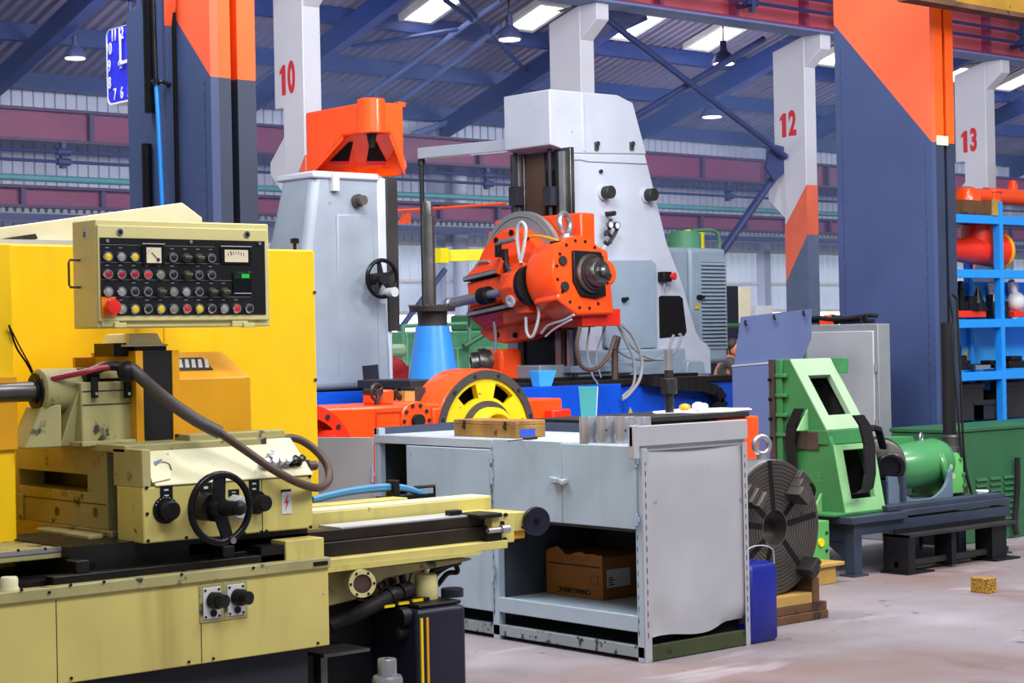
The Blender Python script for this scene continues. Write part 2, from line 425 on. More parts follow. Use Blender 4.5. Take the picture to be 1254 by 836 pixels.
# crane girder of the far aisle along the wall, and the things hung under it
GY = 35.0
def girder(name, y, z0, z1, x0, x1, web, fl, pitch, hw=.2):
    t = thing(name, None, None, ((x0+x1)/2, y, z0))
    b = MB(); b.box(x0, x1, y-.03, y+.03, z0+.06, z1-.06); b.build('web', web, t, smooth=False)
    b = MB(); b.box(x0, x1, y-hw, y+hw, z0, z0+.06); b.build('flange', fl, t, smooth=False)
    b = MB(); b.box(x0, x1, y-hw, y+hw, z1-.06, z1); b.build('flange', fl, t, smooth=False)
    x = x0+.3; i = 0
    while x < x1:
        b = MB(); b.box(x-.05, x+.05, y-hw*.8, y-.03, z0+.06, z1-.06); b.build('stiffener', fl, t, smooth=False); x += pitch
    return t
g = girder('crane_girder', GY, 5.72, 6.4, 8, 78, 'maroon', 'maroon_dk', 2.6); tag(g, 'upper dull maroon crane girder running along the corrugated far wall', 'girder')
g = girder('crane_girder', GY+.3, 4.40, 4.86, 8, 78, 'maroon', 'maroon_dk', 1.8); tag(g, 'lower maroon girder under the teal pipe along the far wall', 'girder')
b = MB(); b.box(8, 78, GY-.15, GY+.45, 4.12, 4.26); tag(b.build('cable_tray', 'rail_dark', smooth=False), 'dark cable tray running just under the lower maroon girder', 'cable tray')
b = MB(); x = 8.0; top = []
while x < 60: top += [(x, GY-.1, 4.29), (x+.02, GY-.1, 4.37), (x+.10, GY-.1, 4.37), (x+.12, GY-.1, 4.29)]; x += .17
b.prism([(8, GY-.1, 4.265)]+top+[(60, GY-.1, 4.265)], (0, .12, 0))
tag(b.build('cable_chain', 'cab_gray_dk', smooth=False), 'long gray segmented cable chain lying on the tray below the maroon girder', 'cable chain')
for z, l in ((5.52, 'upper of the two dark conductor rails in front of the far wall'), (5.32, 'lower of the two dark conductor rails in front of the far wall')):
    b = MB(); b.tube([(8, GY-.25, z), (78, GY-.25, z)], .035, 8, straight=True); tag(b.build('conductor_rail', 'rail_dark'), l, 'rail', 'far wall conductor rails')
for px in (79, 445, 598, 782, 893):
    p = oY(px, 190, GY-.25)
    t = thing('rail_hanger', 'dark insulator hanger holding the two conductor rails on the far wall', 'hanger', (p.x, GY-.25, 5.25), 'far wall rail hangers')
    b = MB(); b.box(p.x-.05, p.x+.05, GY-.24, GY-.1, 5.2, 5.72); b.build('hanger_bar', 'rail_dark', t)
    b = MB()
    for z in (5.52, 5.32): b.cyl((p.x-.16, GY-.25, z), (p.x+.12, GY-.25, z), .075, n=10)
    b.build('clamp', 'rail_dark', t)
b = MB(); b.tube([(8, GY-.1, 4.98), (78, GY-.1, 4.98)], .07, 10, straight=True); tag(b.build('teal_pipe', 'teal'), 'long teal pipe running above the lower maroon girder on the far wall', 'pipe')
# white-painted hall columns with numbers
CY = 24.4
def hall_column(x, num, label, first):
    y0, y1 = CY-.02, CY+.80                       # near face .. far face
    t = thing('hall_column', label, 'column', (x, CY+.4, 0), 'numbered hall columns', 'thing')
    ztop, zc = 7.44, 5.28
    w = .34
    zo0, zo1 = 4.05, 4.95                          # orange band on the face towards +X edge
    # lower shaft is slimmer (its far edge steps in below the bracing)
    b = MB()
    b.prism([(x, y0, 4.49), (x, y1-.24, 3.70), (x, y1-.24, zc), (x, y1, zc), (x, y1, ztop-.22), (x, y0, ztop)], (w, 0, 0)); b.build('shaft', 'col_white', t, bevel=.015)
    b = MB(); b.prism([(x, y0, 3.5), (x, y1-.24, 2.58), (x, y1-.24, 3.70), (x, y0, 4.49)], (w, 0, 0)); b.build('orange_band', 'salmon', t)
    b = MB(); b.prism([(x, y0, 0), (x, y1-.24, 0), (x, y1-.24, 2.58), (x, y0, 3.5)], (w, 0, 0)); b.build('shaft_base', 'col_gray', t)
    b = MB(); b.prism([(x+.02, y0, ztop-.62), (x+.02, y0, ztop), (x+.02, y0-.42, ztop), (x+.02, y0-.42, ztop-.3)], (w-.04, 0, 0)); b.build('corbel', 'col_white', t, bevel=.015)
    b = MB(); b.prism([(x+.02, y1-.24, 3.85), (x+.02, y1-.24, 4.85), (x+.02, y1+.2, 4.45), (x+.02, y1+.2, 4.25)], (w-.04, 0, 0)); b.build('bracket', 'col_white', t, bevel=.015)
    zn = 5.72
    if num != '11':
        h, w1, yc, X_ = .24, .055, CY+.53, x-.004
        nm = MB(); nm.prism([(X_, yc+w1, zn-h), (X_, yc-w1, zn-h), (X_, yc-w1, zn+h), (X_, yc+w1*.4, zn+h), (X_, yc+w1*2.0, zn+h*.62), (X_, yc+w1*2.0, zn+h*.36), (X_, yc+w1, zn+h*.5)], (.003, 0, 0)); nm.build('number_marking', 'num_red', t, smooth=False)
        text('number_marking', num[1], (X_, CY+.31, zn), .66, XF, 'num_red', t, sx=.58, bold=.03)
    b = MB(); b.box(x+.05, x+.25, y0-.1, y1-.1, ztop, ztop+.006); b.build('seat', 'roof_blue', t, smooth=False)
    return t
CX = [16.77, 22.7, 28.75, 34.8]
for x, nme, l in zip(CX, ('10', '11', '12', '13'), ('white hall column numbered 10 behind the orange capped machine', 'white hall column rising behind the tall gray boring mill', 'white and orange hall column with a red 12 painted on it', 'white hall column with a red 13 painted on it')):
    hall_column(x, nme, l, x == CX[0])
# wind bracing between the columns
def brace(a, c, Y, label, r=.065):
    p, q = oY(*a, Y), oY(*c, Y); b = MB(); b.tube([p, q], r, 8, straight=True)
    tag(b.build('cross_brace', 'brace_blue', smooth=True), label, 'brace', 'blue cross braces')
brace((733, 16), (962, 192), CY+.45, 'blue diagonal brace falling from the mill towards the column numbered 12')
brace((935, 48), (700, 190), CY+.6, 'blue diagonal brace rising behind the gray mill to the red girder')
brace((955, 206), (868, 332), CY+.7, 'gray-blue strut slanting down from column 12 to behind the louvred cabinet', .08)
p = oY(945, 192, CY+.5); b = MB(); b.prism(pY([(945, 176), (962, 180), (962, 210), (948, 222), (938, 205)], CY+.55), (0, .04, 0)); tag(b.build('gusset_plate', 'brace_blue'), 'dark blue gusset plate joining braces at the column numbered 12', 'plate')
# near crane girder resting on the corbels
zb = 7.45
t = girder('crane_girder', CY-.3, zb, zb+1.35, 12, 60, 'girder_red', 'maroon', 2.0, .26); tag(t, 'big red crane girder with stiffeners across the top of the picture', 'girder')
b = MB(); b.box(12, 60, CY-.6, CY-.02, zb-.03, zb+.01); b.build('flange_highlight', 'roof_blue_lt', t, smooth=False)  # pale bluish strip painting a highlight along the bottom flange
for i, z in enumerate((zb+.28, zb+.52, zb+.80)):
    b = MB(); b.tube([(12, CY-.85, z), (60, CY-.85, z)], .035, 6, straight=True)
    tag(b.build('conductor_rail', 'rail_dark'), ('lowest', 'middle', 'topmost')[i]+' of three dark conductor rails along the big red girder', 'rail', 'conductor rails on the red girder')
for k in range(7):
    x = 17.6+k*2.9
    b = MB(); b.box(x-.05, x+.05, CY-.9, CY-.55, zb+.2, zb+.27); b.box(x-.05, x+.05, CY-.92, CY-.82, zb+.1, zb+.95)
    for z in (zb+.28, zb+.52, zb+.8): b.cyl((x-.16, CY-.85, z), (x+.16, CY-.85, z), .07, n=8)
    tag(b.build('rail_hanger', 'rail_dark'), 'dark hanger bracket carrying the conductor rails on the red girder', 'hanger', 'hangers on the red girder')
b = MB(); b.tube([(24, CY-.7, zb+1.25), (60, CY-.7, zb+1.25)], .09, 10, straight=True); b.tube([(24, CY-.95, zb+1.12), (60, CY-.95, zb+1.12)], .05, 8, straight=True)
tag(b.build('festoon_rail', 'teal'), 'gray-teal double rail above the conductor rails at upper right', 'rail')
# pendant lamps of the far aisle
def pendant(px, py, D, R, label):
    p = oD(px, py, D); 
    t = thing('pendant_lamp', label, 'lamp', (p.x, p.y, p.z), 'high-bay lamps')
    b = MB(); b.rev([(R, 0), (R*.97, R*.2), (R*.72, R*.75), (R*.35, R*1.05), (R*.3, R*1.3), (0, R*1.35)], p, (0, 0, 1), 28); b.build('lamp_shade', 'lamp_shade', t)
    b = MB(); b.rev([(0, .01), (R*.85, .0), (R*.85, .03)], p-Vector((0, 0, .02)), (0, 0, 1), 24); b.build('lamp_glass', 'lamp_glow', t)
    zt = zr(p.y)-.35 if p.y > 20 else p.z+2
    b = MB(); b.cyl(p+Vector((0, 0, R*1.3)), (p.x, p.y, zt), .02, n=6); b.cyl(p+Vector((0, 0, R*1.25)), p+Vector((0, 0, R*1.9)), R*.28, n=12); b.build('hanger', 'rail_dark', t)
pendant(92, 71, 36, .22, 'lit dome lamp hanging left of the clock under the roof')
pendant(624, 48, 33, .22, 'dark dome lamp hanging left of the white column behind the mill')
pendant(886, 78, 42, .27, 'dome lamp hanging under the skylight beside the crossing braces')
pendant(872, 143, 50, .3, 'small lit lamp low behind the long diagonal brace')
# near steel columns painted slate and orange
ZP = 2.93
def paint_split(t, name_o, name_b, boxf):
    pass
RX = 11.55
def near_column(label, X, ya, yb, diag, d1, d2):
    """ya = edge near the viewer's right, yb = far edge; diag = height where the orange starts at the far edge"""
    t = thing('steel_column', label, 'column', (X+.3, (ya+yb)/2, 0), 'slate and orange steel columns', 'thing')
    T = 5.6
    b = MB(); b.prism([(X, ya, 0), (X, yb, 0), (X, yb, diag), (X, ya, ZP)], (.05, 0, 0)); b.build('face_plate', 'col_slate', t)
    b = MB(); b.prism([(X, ya, ZP), (X, yb, diag), (X, yb, T), (X, ya, T)], (.05, 0, 0)); b.build('painted_top', 'col_orange', t)
    x = X+.05
    for k, d in enumerate((d1, d2)):
        for z0, z1, m, nm in ((0, ZP, 'col_slate_dark', 'flange'), (ZP, T, 'col_orange_vivid', 'painted_flange')):
            b = MB(); b.box(x, x+d, ya+.012*k, yb-.1, z0, z1); b.build(nm, m, t)
        x += d
        if k == 0:
            b = MB(); b.box(x, x+.05, ya+.09, yb-.12, 0, T); b.build('groove', 'cavity', t); x += .05
    for yy in (ya+.06, yb-.06):
        b = MB(); b.box(X-.002, X, yy-.0025, yy+.0025, .3, ZP-.02 if yy < (ya+yb)/2 else diag-.2); b.build('weld_seam', 'weld', t, smooth=False)
    return t
ya, yb = yX(1141, 178, RX), yX(1024, 178, RX)
cr_ = near_column('slate blue steel column with an orange top at right, beside the blue shelves', RX, ya, yb, zX(1020, 30, RX), .1, .1)
b = MB(); b.box(RX+.06, RX+.2, ya-.004, ya+.001, ZP-.02, ZP+.05); b.build('bare_patch', 'cover_cream', cr_, smooth=False)
LX = 5.28
ya2, yb2 = yX(258, 107, LX), yX(169, 107, LX)
cl = near_column('slate blue steel column with an orange top behind the cream control panel', LX, ya2, yb2, zX(172, -60, LX), .075, .115)
# projecting left strip of that column, with a groove beside it
yg0, yg1 = yX(218, 107, LX), yX(168, 107, LX)
b = MB(); b.box(LX-.06, LX, yg0+.02, yg1, 0, zX(205, 0, LX-.06)); b.build('side_plate', 'col_slate', cl)
zz = zX(214, 28, LX-.06); y_o = yX(205, 0, LX-.06)
b = MB(); b.prism([(LX-.065, yg0+.02, zz), (LX-.065, y_o, zX(205, 0, LX-.06)), (LX-.065, y_o, 5.2), (LX-.065, yg0+.02, 5.2)], (.06, 0, 0)); b.build('painted_strip', 'col_orange', cl)
b = MB(); b.box(LX-.02, LX-.001, yg0+.004, yg0+.02, 0, 5.0); b.build('groove', 'cavity', cl)
q = oX(1141, 178, RX)
# conduit pieces and the blue cable on that column
Xc = LX-.07
for i, (p0, p1) in enumerate((((180, -20), (180, 139)), ((179, 176), (181, 300)))):
    a, c = oX(*p0, Xc-.015), oX(*p1, Xc-.015)
    b = MB(); b.cyl((a.x, a.y, c.z), (a.x, a.y, a.z), .027, n=12)
    tag(b.build('conduit_pipe', 'black_satin'), ('upper', 'lower')[i]+' black conduit pipe on the left steel column', 'pipe')
t = thing('air_hose', 'bright blue hose hanging down the left steel column from a black one', 'hose', oX(197, 247, Xc-.05))
b = MB(); b.tube([oX(187, -20, Xc-.04), oX(189, 50, Xc-.04), oX(191, 101, Xc-.04)], .013, 8); b.build('black_hose', 'black_satin', t)
b = MB(); b.tube([oX(191, 101, Xc-.04), oX(195, 170, Xc-.04), oX(201, 300, Xc-.04)], .012, 8); b.build('blue_hose', 'blue_cable', t)
b = MB(); b.tube([oX(187, 100, Xc-.04), oX(199, 100, Xc-.02), oX(209, 104, Xc+.03)], .012, 6, straight=True); b.cyl(oX(191, 97, Xc-.04), oX(191, 104, Xc-.04), .02, n=10); b.build('hose_clamp', 'black', t)
# yellow runway beam at the top right, bracketed to the right column
Yb = ya-.45
z0 = zY(1160, 10, Yb); x0 = xY(1113, 0, Yb)
t = thing('runway_beam', 'dirty yellow crane beam crossing above the right steel column', 'beam', (x0+2.5, Yb, z0))
b = MB(); b.box(x0+.2, 17, Yb, Yb+.05, z0+.05, z0+.75); b.build('web', 'crane_yellow', t)
b = MB(); b.box(x0, 17, Yb-.03, Yb+.1, z0+.015, z0+.05); b.build('flange', 'wood_old', t)
for k in range(3): b = MB(); b.box(x0+.45+k*1.2, x0+.5+k*1.2, Yb-.03, Yb, z0+.05, z0+.75); b.build('stiffener', 'wood_old', t)
b = MB(); b.box(RX+.05, RX+.2, Yb+.05, ya, z0+.3, z0+.4); b.build('bracket', 'wood_old', t)
# clock
CXk = 5.95
pc = oX(150.5, 78, CXk); hw, hh = .205, .242
t = thing('wall_clock', 'square blue clock with white numerals hanging beside the left steel column', 'clock', (CXk, pc.y, pc.z-hh))
def rsq(x, cy, cz, w, h, r, n=6):
    o = []
    for qx, qz, a in ((1, 1, 0), (-1, 1, pi/2), (-1, -1, pi), (1, -1, 1.5*pi)):
        for k in range(n+1): o.append((x, cy+qx*(w-r)+r*math.cos(a+k*pi/2/n), cz+qz*(h-r)+r*math.sin(a+k*pi/2/n)))
    return o
b = MB(); b.prism(rsq(CXk, pc.y, pc.z, hw, hh, .05), (.12, 0, 0)); b.build('case', 'clock_blue', t, bevel=.012)
b = MB(); b.ring(rsq(CXk-.004, pc.y, pc.z-.004, hw*1.005, hh*1.005, .05), rsq(CXk-.004, pc.y, pc.z, hw*.975, hh*.975, .045), (.1, 0, 0)); b.build('rim', 'white', t)
for k in range(1, 13):
    a = k*pi/6; cx, cz = math.sin(a), math.cos(a); m_ = max(abs(cx), abs(cz))
    text('numeral', str(k), (CXk-.012, pc.y-cx/m_*hw*.76*(1 if abs(cx) > .4 else 1), pc.z+cz/m_*hh*.78), .105, XF, 'white', t, sx=.7, bold=.001)
b = MB(); b.box(CXk-.02, CXk-.014, pc.y-.009, pc.y+.009, pc.z-.03, pc.z+.19); b.build('minute_hand', 'white', t)
b = MB(); b.prism([(CXk-.026, pc.y+.02, pc.z-.012), (CXk-.026, pc.y-.15, pc.z-.004), (CXk-.026, pc.y-.15, pc.z+.016), (CXk-.026, pc.y+.02, pc.z+.012)], (.005, 0, 0)); b.build('hour_hand', 'white', t)
b = MB(); b.cyl((CXk-.03, pc.y, pc.z), (CXk-.012, pc.y, pc.z), .016, n=12); b.build('hub', 'silver_paint', t)
b = MB(); b.cyl((CXk+.06, pc.y, pc.z+hh), (CXk+.06, pc.y, 5.6), .012, n=8); b.cyl((CXk+.06, pc.y, pc.z+.41), (CXk+.06, pc.y, pc.z+.46), .025, n=8); b.build('hanging_rod', 'rail_dark', t)
# ================================================================ GRINDING MACHINE (cream, left foreground)
Yb0 = 5.76
xr = xY(402, 690, Yb0); xl = 2.2
Zt = zY(402, 683, Yb0); Zl = zY(402, 790, Yb0)
G = thing('grinding_machine', 'big cream yellow grinding machine with black handwheel in the left foreground', 'machine', ((xl+xr)/2, 6.1, 0))
def part(name, mb, m, par=None, **kw): return mb.build(name, m, G if par is None else par, **kw)
b = MB(); b.box(xl, xr, Yb0, 6.6, Zl, Zt-.03); bed = part('bed', b, 'cream', bevel=.004)
for px in (69, 246):
    x = xY(px, 760, Yb0); b = MB(); b.box(x-.0012, x+.0012, Yb0-.0015, Yb0+.01, Zl+.004, Zt-.04); part('panel_seam', b, 'dark_oily', bed)
b = MB(); b.box(xl, xr+.004, Yb0-.012, Yb0+.05, Zt-.034, Zt+.004); part('bed_rim', b, 'cream_dirty', bevel=.003)
b = MB(); b.box(xl, xr-.06, Yb0+.06, 6.55, 0, Zl); part('plinth', b, 'plinth')
for px, py in ((26, 722), (86, 716), (222, 703), (310, 695), (87, 830), (231, 810), (261, 806), (389, 787), (60, 725), (127, 712)):
    p = oY(px, py, Yb0-.012 if py < 730 else Yb0); b = MB(); b.cyl(p, p-Vector((0, .006, 0)), .005, n=10); part('bolt', b, 'black', bed)
# trough between rim and table: dark way covers
z1 = zY(280, 655, 5.87); x_ctl = xY(175, 620, 5.85)
b = MB(); b.box(xl, xr+.02, Yb0+.10, 6.5, Zt-.05, Zt+.015); b.box(x_ctl-.25, xr+.02, Yb0+.16, 6.5, Zt+.015, z1+.005); part('way_cover', b, 'dark_oily')  # second box is dark filler painting the shade under the control box
xa, xb = xY(60, 705, 5.83), xY(383, 678, 5.83)
b = MB(); b.box(xa, xb, 5.80, 5.86, Zt+.0, Zt+.032); part('way_rail', b, 'dark_oily', bevel=.004)
for px in (90, 270): 
    x = xY(px, 690, 5.84); b = MB(); b.box(x, x+.05, 5.82, 5.9, Zt+.03, Zt+.075); part('way_block', b, 'dark_oily', bevel=.004)
# left table rail (metal edged)
Yr = 5.98; zr1 = zY(60, 672, Yr)
b = MB(); b.box(xl, xY(140, 664, Yr), Yr, 6.5, zr1-.035, zr1); part('table_rail', b, 'cream_dirty', bevel=.004)
b = MB(); b.box(xl, xY(140, 664, Yr), Yr-.004, Yr+.012, zr1-.012, zr1+.003); part('rail_edge', b, 'steel')
for px in (22, 55, 87, 118):
    p = oY(px, 675-px*.06, Yr); b = MB(); b.cyl(p, p-Vector((0, .005, 0)), .005, n=10); part('bolt', b, 'black', bed)
# little cap at the left of the rim
p = oY(11, 712, 5.80); b = MB(); b.rev([(.028, 0), (.03, .006), (.03, .04), (.026, .048), (0, .05)], (p.x, p.y, Zt), (0, 0, 1), 20); b.rev([(.033, 0), (.033, .012)], (p.x, p.y, Zt), (0, 0, 1), 20); part('oil_cap', b, 'cream_light')
# square pad block on the left behind rail
x0 = 3.33; pa = oX(52, 655, x0-.06); pb = oX(118, 658, x0-.06)
b = MB(); b.box(x0-.09, x0-.03, pb.y, pa.y, zX(90, 661, x0-.06), zX(90, 650, x0-.06)); part('pad_block', b, 'cream_dirty', bevel=.008)
# wheelhead slide block facing left, with a slot
x0 = xY(175, 620, 5.85)
ys0, ys1 = yX(131, 590, x0+.03), yX(20, 590, x0+.03)
zs1, zs0 = zX(60, 543, x0+.03), zX(60, 640, x0+.03)
sa, sb, sz1, sz0 = yX(107, 590, x0+.03), yX(23, 590, x0+.03), zX(60, 577, x0+.03), zX(60, 598, x0+.03)
b = MB(); b.ring([(x0+.03, ys0, zs0), (x0+.03, ys1, zs0), (x0+.03, ys1, zs1), (x0+.03, ys0, zs1)], [(x0+.03, sa, sz0), (x0+.03, sb, sz0), (x0+.03, sb, sz1), (x0+.03, sa, sz1)], (.12, 0, 0)); slide = part('slide_block', b, 'cream_dirty', bevel=.003)
b = MB(); b.box(x0+.15, x0+.5, ys0, ys1, zs0, zs1); part('slide_body', b, 'cream_dirty', slide)
b = MB(); b.box(x0+.14, x0+.149, sa-.01, sb+.01, sz0-.01, sz1+.01); part('slot_shade', b, 'dark_oily', slide)  # dark plate painting the shade inside the slot
zq = zX(60, 611, x0+.03); b = MB(); b.box(x0+.028, x0+.031, ys0+.01, ys1-.02, zq, zq+.003); part('seam', b, 'dark_oily', slide)
for px, py in ((70, 626), (117, 627)):
    p = oX(px, py, x0+.03); b = MB(); b.cyl(p, p-Vector((.002, 0, 0)), .018, n=14); part('worn_patch', b, 'steel_dark', slide)
b = MB(); b.box(x0+.02, x0+.16, yX(22, 630, x0), yX(5, 630, x0), zX(12, 636, x0), zX(12, 604, x0)); part('side_block', b, 'cream_dirty', bevel=.003)
b = MB(); b.box(x0+.02, x0+.5, yX(131, 650, x0), yX(40, 650, x0), zs0-.04, zs0); part('slide_base', b, 'cream_dirty', bevel=.003)
b = MB(); b.box(x0+.06, x0+.14, yX(145, 600, x0), yX(130, 600, x0), zs0-.04, zs1-.06); part('gap_shadow_fill', b, 'cavity')  # near-black block painting the shade in the gap beside the slide
# control box: front face, sloped lid, left side
Yc = 5.85; x1 = xY(383, 612, Yc)
zc0 = zY(280, 656, Yc); zc1 = zY(280, 589, Yc)
yk0 = yX(143, 620, x0)                      # back of the left side face
zk = zX(150, 553, x0)
b = MB(); b.box(x0, x1, Yc, yk0, zc0, zc1); cb = part('control_box', b, 'cream', bevel=.006)
yl, zl_ = Yc+.14, zk+.015
b = MB(); b.prism([(x0+.05, Yc-.006, zc1), (x0+.05, Yc-.006, zc1+.006), (x0+.05, yl, zl_), (x0+.05, yk0, zl_), (x0+.05, yk0, zc1)], (x1-x0-.05, 0, 0)); lid = part('sloped_lid', b, 'cream_light', bevel=.004)
b = MB(); b.box(x0, x0+.035, Yc, yk0+.02, zc1-.002, zl_-.004); part('side_cheek', b, 'cream_dirty', cb, bevel=.003)
b = MB(); b.box(x0, x1-.12, yl-.02, yk0+.22, zl_-.02, zl_+.008); part('rear_deck', b, 'cream_dirty', bevel=.004)
b = MB(); b.box(x0+.3, x1+.0, yk0-.01, yk0+.1, zl_, zl_+.03); part('deck_rail', b, 'cream_dirty', bevel=.004)
# rounded inspection flap at the left of the lid
b = MB(); n = Vector((0, -(zl_-zc1), (yl-Yc))).normalized()
def lidp(px, py, off=.002):
    d = ray(px, py); P0 = Vector((0, Yc-.006, zc1+.006)); return CAM+d*((P0-CAM).dot(n)/d.dot(n))+n*off
b = MB(); b.prism([lidp(*q) for q in ((178, 565), (186, 592), (209, 587), (210, 577), (200, 566))], n*.004); part('inspection_flap', b, 'cream_light', lid, bevel=.002)
b = MB(); b.tube([lidp(189, 571, .007), lidp(197, 567, .008), lidp(206, 570, .008), lidp(209, 577, .007)], .003, 6); part('flap_edge', b, 'steel_dark', lid)
b = MB(); b.prism([lidp(*q, .004) for q in ((187, 567), (197, 563), (198, 566), (188, 570))], n*.003); part('name_plate', b, 'sheet_blue', lid)
# seams, bolts and plates on the front
x = xY(321, 620, Yc); b = MB(); b.box(x-.001, x+.001, Yc-.0015, Yc+.01, zc0+.004, zc1-.003); part('panel_seam', b, 'dark_oily', cb)
for px, py in ((179, 597), (180, 629), (181, 662), (228, 658), (299, 653), (320, 651), (326, 650), (379, 583), (380, 645)):
    p = oY(px, py, Yc); b = MB(); b.cyl(p, p-Vector((0, .005, 0)), .006, n=10); part('bolt', b, 'black', cb)
for px, py, w_, h_ in ((203.5, 603, .05, .058), (252, 602, .05, .09), (286, 604, .045, .03), (311, 595, .045, .055)):
    p = oY(px, py, Yc); b = MB(); b.box(p.x-w_/2, p.x+w_/2, p.y-.003, p.y, p.z-h_/2, p.z+h_/2); pl = part('legend_plate', b, 'black', cb)
    for k in range(2):
        b = MB(); b.box(p.x-w_*.2, p.x+w_*.15, p.y-.004, p.y-.003, p.z+h_*(.12-k*.35), p.z+h_*(.22-k*.35)); part('legend_mark', b, 'white_label', cb)
def knob(px, py, R, L=.05, dial=True, Y=Yc, par=None, mt='black'):
    p = oY(px, py, Y); b = MB()
    if dial: b.cyl(p, p-Vector((0, .006, 0)), R*1.45, n=28)
    b.rev([(R, .006), (R, L), (R*.85, L+.006), (0, L+.006)], p, (0, -1, 0), 22); return part('dial_knob', b, mt, par or cb)
knob(202, 624, .034, .05); knob(314, 615, .030, .06)
for k in range(9):
    a = pi*.15+pi*.75*k/8; p = oY(202, 624, Yc); r = .044
    b = MB(); b.cyl(p+Vector((-math.cos(a)*r, -.006, math.sin(a)*r)), p+Vector((-math.cos(a)*r, -.0075, math.sin(a)*r)), .002, n=6); part('dial_tick', b, 'white_label', cb)
p = oY(350.5, 615, Yc); b = MB(); b.box(p.x-.022, p.x+.022, p.y-.003, p.y, p.z-.042, p.z+.04); wp = part('danger_plate', b, 'white_label', cb)
b = MB(); b.prism([(p.x+.006, p.y-.004, p.z+.03), (p.x-.011, p.y-.004, p.z-.003), (p.x-.001, p.y-.004, p.z-.001), (p.x-.006, p.y-.004, p.z-.03), (p.x+.011, p.y-.004, p.z+.008), (p.x+.001, p.y-.004, p.z+.006)], (0, .001, 0)); part('lightning_mark', b, 'btn_red', wp)
p = oY(350, 601, Yc); b = MB(); b.box(p.x-.022, p.x+.022, p.y-.003, p.y, p.z-.006, p.z+.006); part('legend_plate', b, 'black', cb)
# hydraulic adjusters on the lid
for i, px in enumerate((321, 331, 340, 348, 356, 364)):
    q = lidp(px, 571-i*.8, 0); b = MB(); b.rev([(.016, 0), (.016, .012), (.011, .014), (.011, .03), (.014, .03), (.014, .045), (0, .048)], q, n+Vector((0, -.5, 0)), 14); part('adjuster', b, 'steel' if i < 4 else 'black_satin', lid)
q = lidp(330, 562, 0); b = MB(); b.rev([(.018, 0), (.018, .03), (0, .035)], q, n, 14); part('adjuster', b, 'steel', lid)
p = oY(383, 570, Yc+.05); b = MB(); b.cyl((x1, p.y, p.z), (x1+.05, p.y, p.z), .018, n=16); b.cyl((x1+.01, p.y, p.z), (x1+.02, p.y, p.z), .024, n=16); part('side_stud', b, 'hose_brown', lid)
# handwheel
hc = oY(270, 622, Yc-.13); rw = 41.5/FPX*(hc-CAM).dot(FW)
b = MB(); b.torus(hc, (0, 1, 0), rw, .0125, 48, 12); hwl = part('handwheel', b, 'black_satin')
b = MB(); b.prism([(hc.x-.028, hc.y+.01, hc.z), (hc.x+.028, hc.y+.01, hc.z), (hc.x+.024, hc.y-.004, hc.z+rw), (hc.x-.024, hc.y-.004, hc.z+rw)], (0, .012, 0)); part('spoke', b, 'black', hwl, bevel=.003)
a = -pi/2+.28
d = Vector((math.cos(a), 0, math.sin(a))); e = Vector((-d.z, 0, d.x))
b = MB(); b.prism([hc+e*.028+Vector((0, .01, 0)), hc-e*.028+Vector((0, .01, 0)), hc+d*rw-e*.022, hc+d*rw+e*.022], (0, .012, 0)); part('spoke', b, 'black', hwl, bevel=.003)
b = MB(); b.cyl((hc.x, Yc, hc.z), (hc.x, Yc-.09, hc.z), .05, n=24); b.cyl((hc.x, Yc-.09, hc.z), (hc.x, hc.y-.02, hc.z), .034, n=24); part('hub', b, 'black', hwl)
b = MB(); b.cyl((hc.x, hc.y-.01, hc.z), (hc.x+.02, hc.y-.09, hc.z+.004), .03, .024, n=22); b.sph((hc.x+.02, hc.y-.09, hc.z+.004), .027); part('crank_knob', b, 'black', hwl)
p = oY(287, 621, Yc); b = MB(); b.rev([(.045, 0), (.045, .03), (.036, .05), (.018, .05), (.018, .035), (0, .035)], p, (0, -1, 0), 26); part('micrometer_dial', b, 'silver_paint', cb)
hp = hc+d*rw; b = MB(); b.cyl(hp+Vector((0, .01, 0)), hp-Vector((0, .03, 0)), .012, n=14); part('wheel_bolt', b, 'chrome', hwl)
# push-pull switch plates on the bed front
for px, py in ((258.5, 738), (288, 734)):
    p = oY(px, py, Yb0); 
    b = MB(); b.box(p.x-.05, p.x+.05, p.y-.004, p.y, p.z-.068, p.z+.068); pl = part('switch_frame', b, 'cream_dirty', bevel=.002)
    b = MB(); b.box(p.x-.036, p.x+.036, p.y-.008, p.y-.003, p.z-.056, p.z+.056); part('switch_plate', b, 'white_label', pl, bevel=.004)
    b = MB(); b.rev([(.030, 0), (.030, .03), (.024, .032), (.024, .062), (0, .065)], (p.x+.002, p.y-.008, p.z+.01), (0.25, -1, 0), 22); part('selector_knob', b, 'black', pl)
    b = MB(); b.cyl((p.x+.004, p.y-.008, p.z-.036), (p.x+.004, p.y-.012, p.z-.036), .013, n=16); part('key_lock', b, 'dark_oily', pl)
    for sx in (-1, 1):
        for sz in (-1, 1): b = MB(); b.cyl((p.x+sx*.028, p.y-.008, p.z+sz*.047), (p.x+sx*.028, p.y-.011, p.z+sz*.047), .0045, n=8); part('screw', b, 'dark_oily', pl)
    b = MB(); b.box(p.x-.022, p.x+.022, p.y-.004, p.y, p.z+.08, p.z+.1); part('legend_plate', b, 'black', pl)
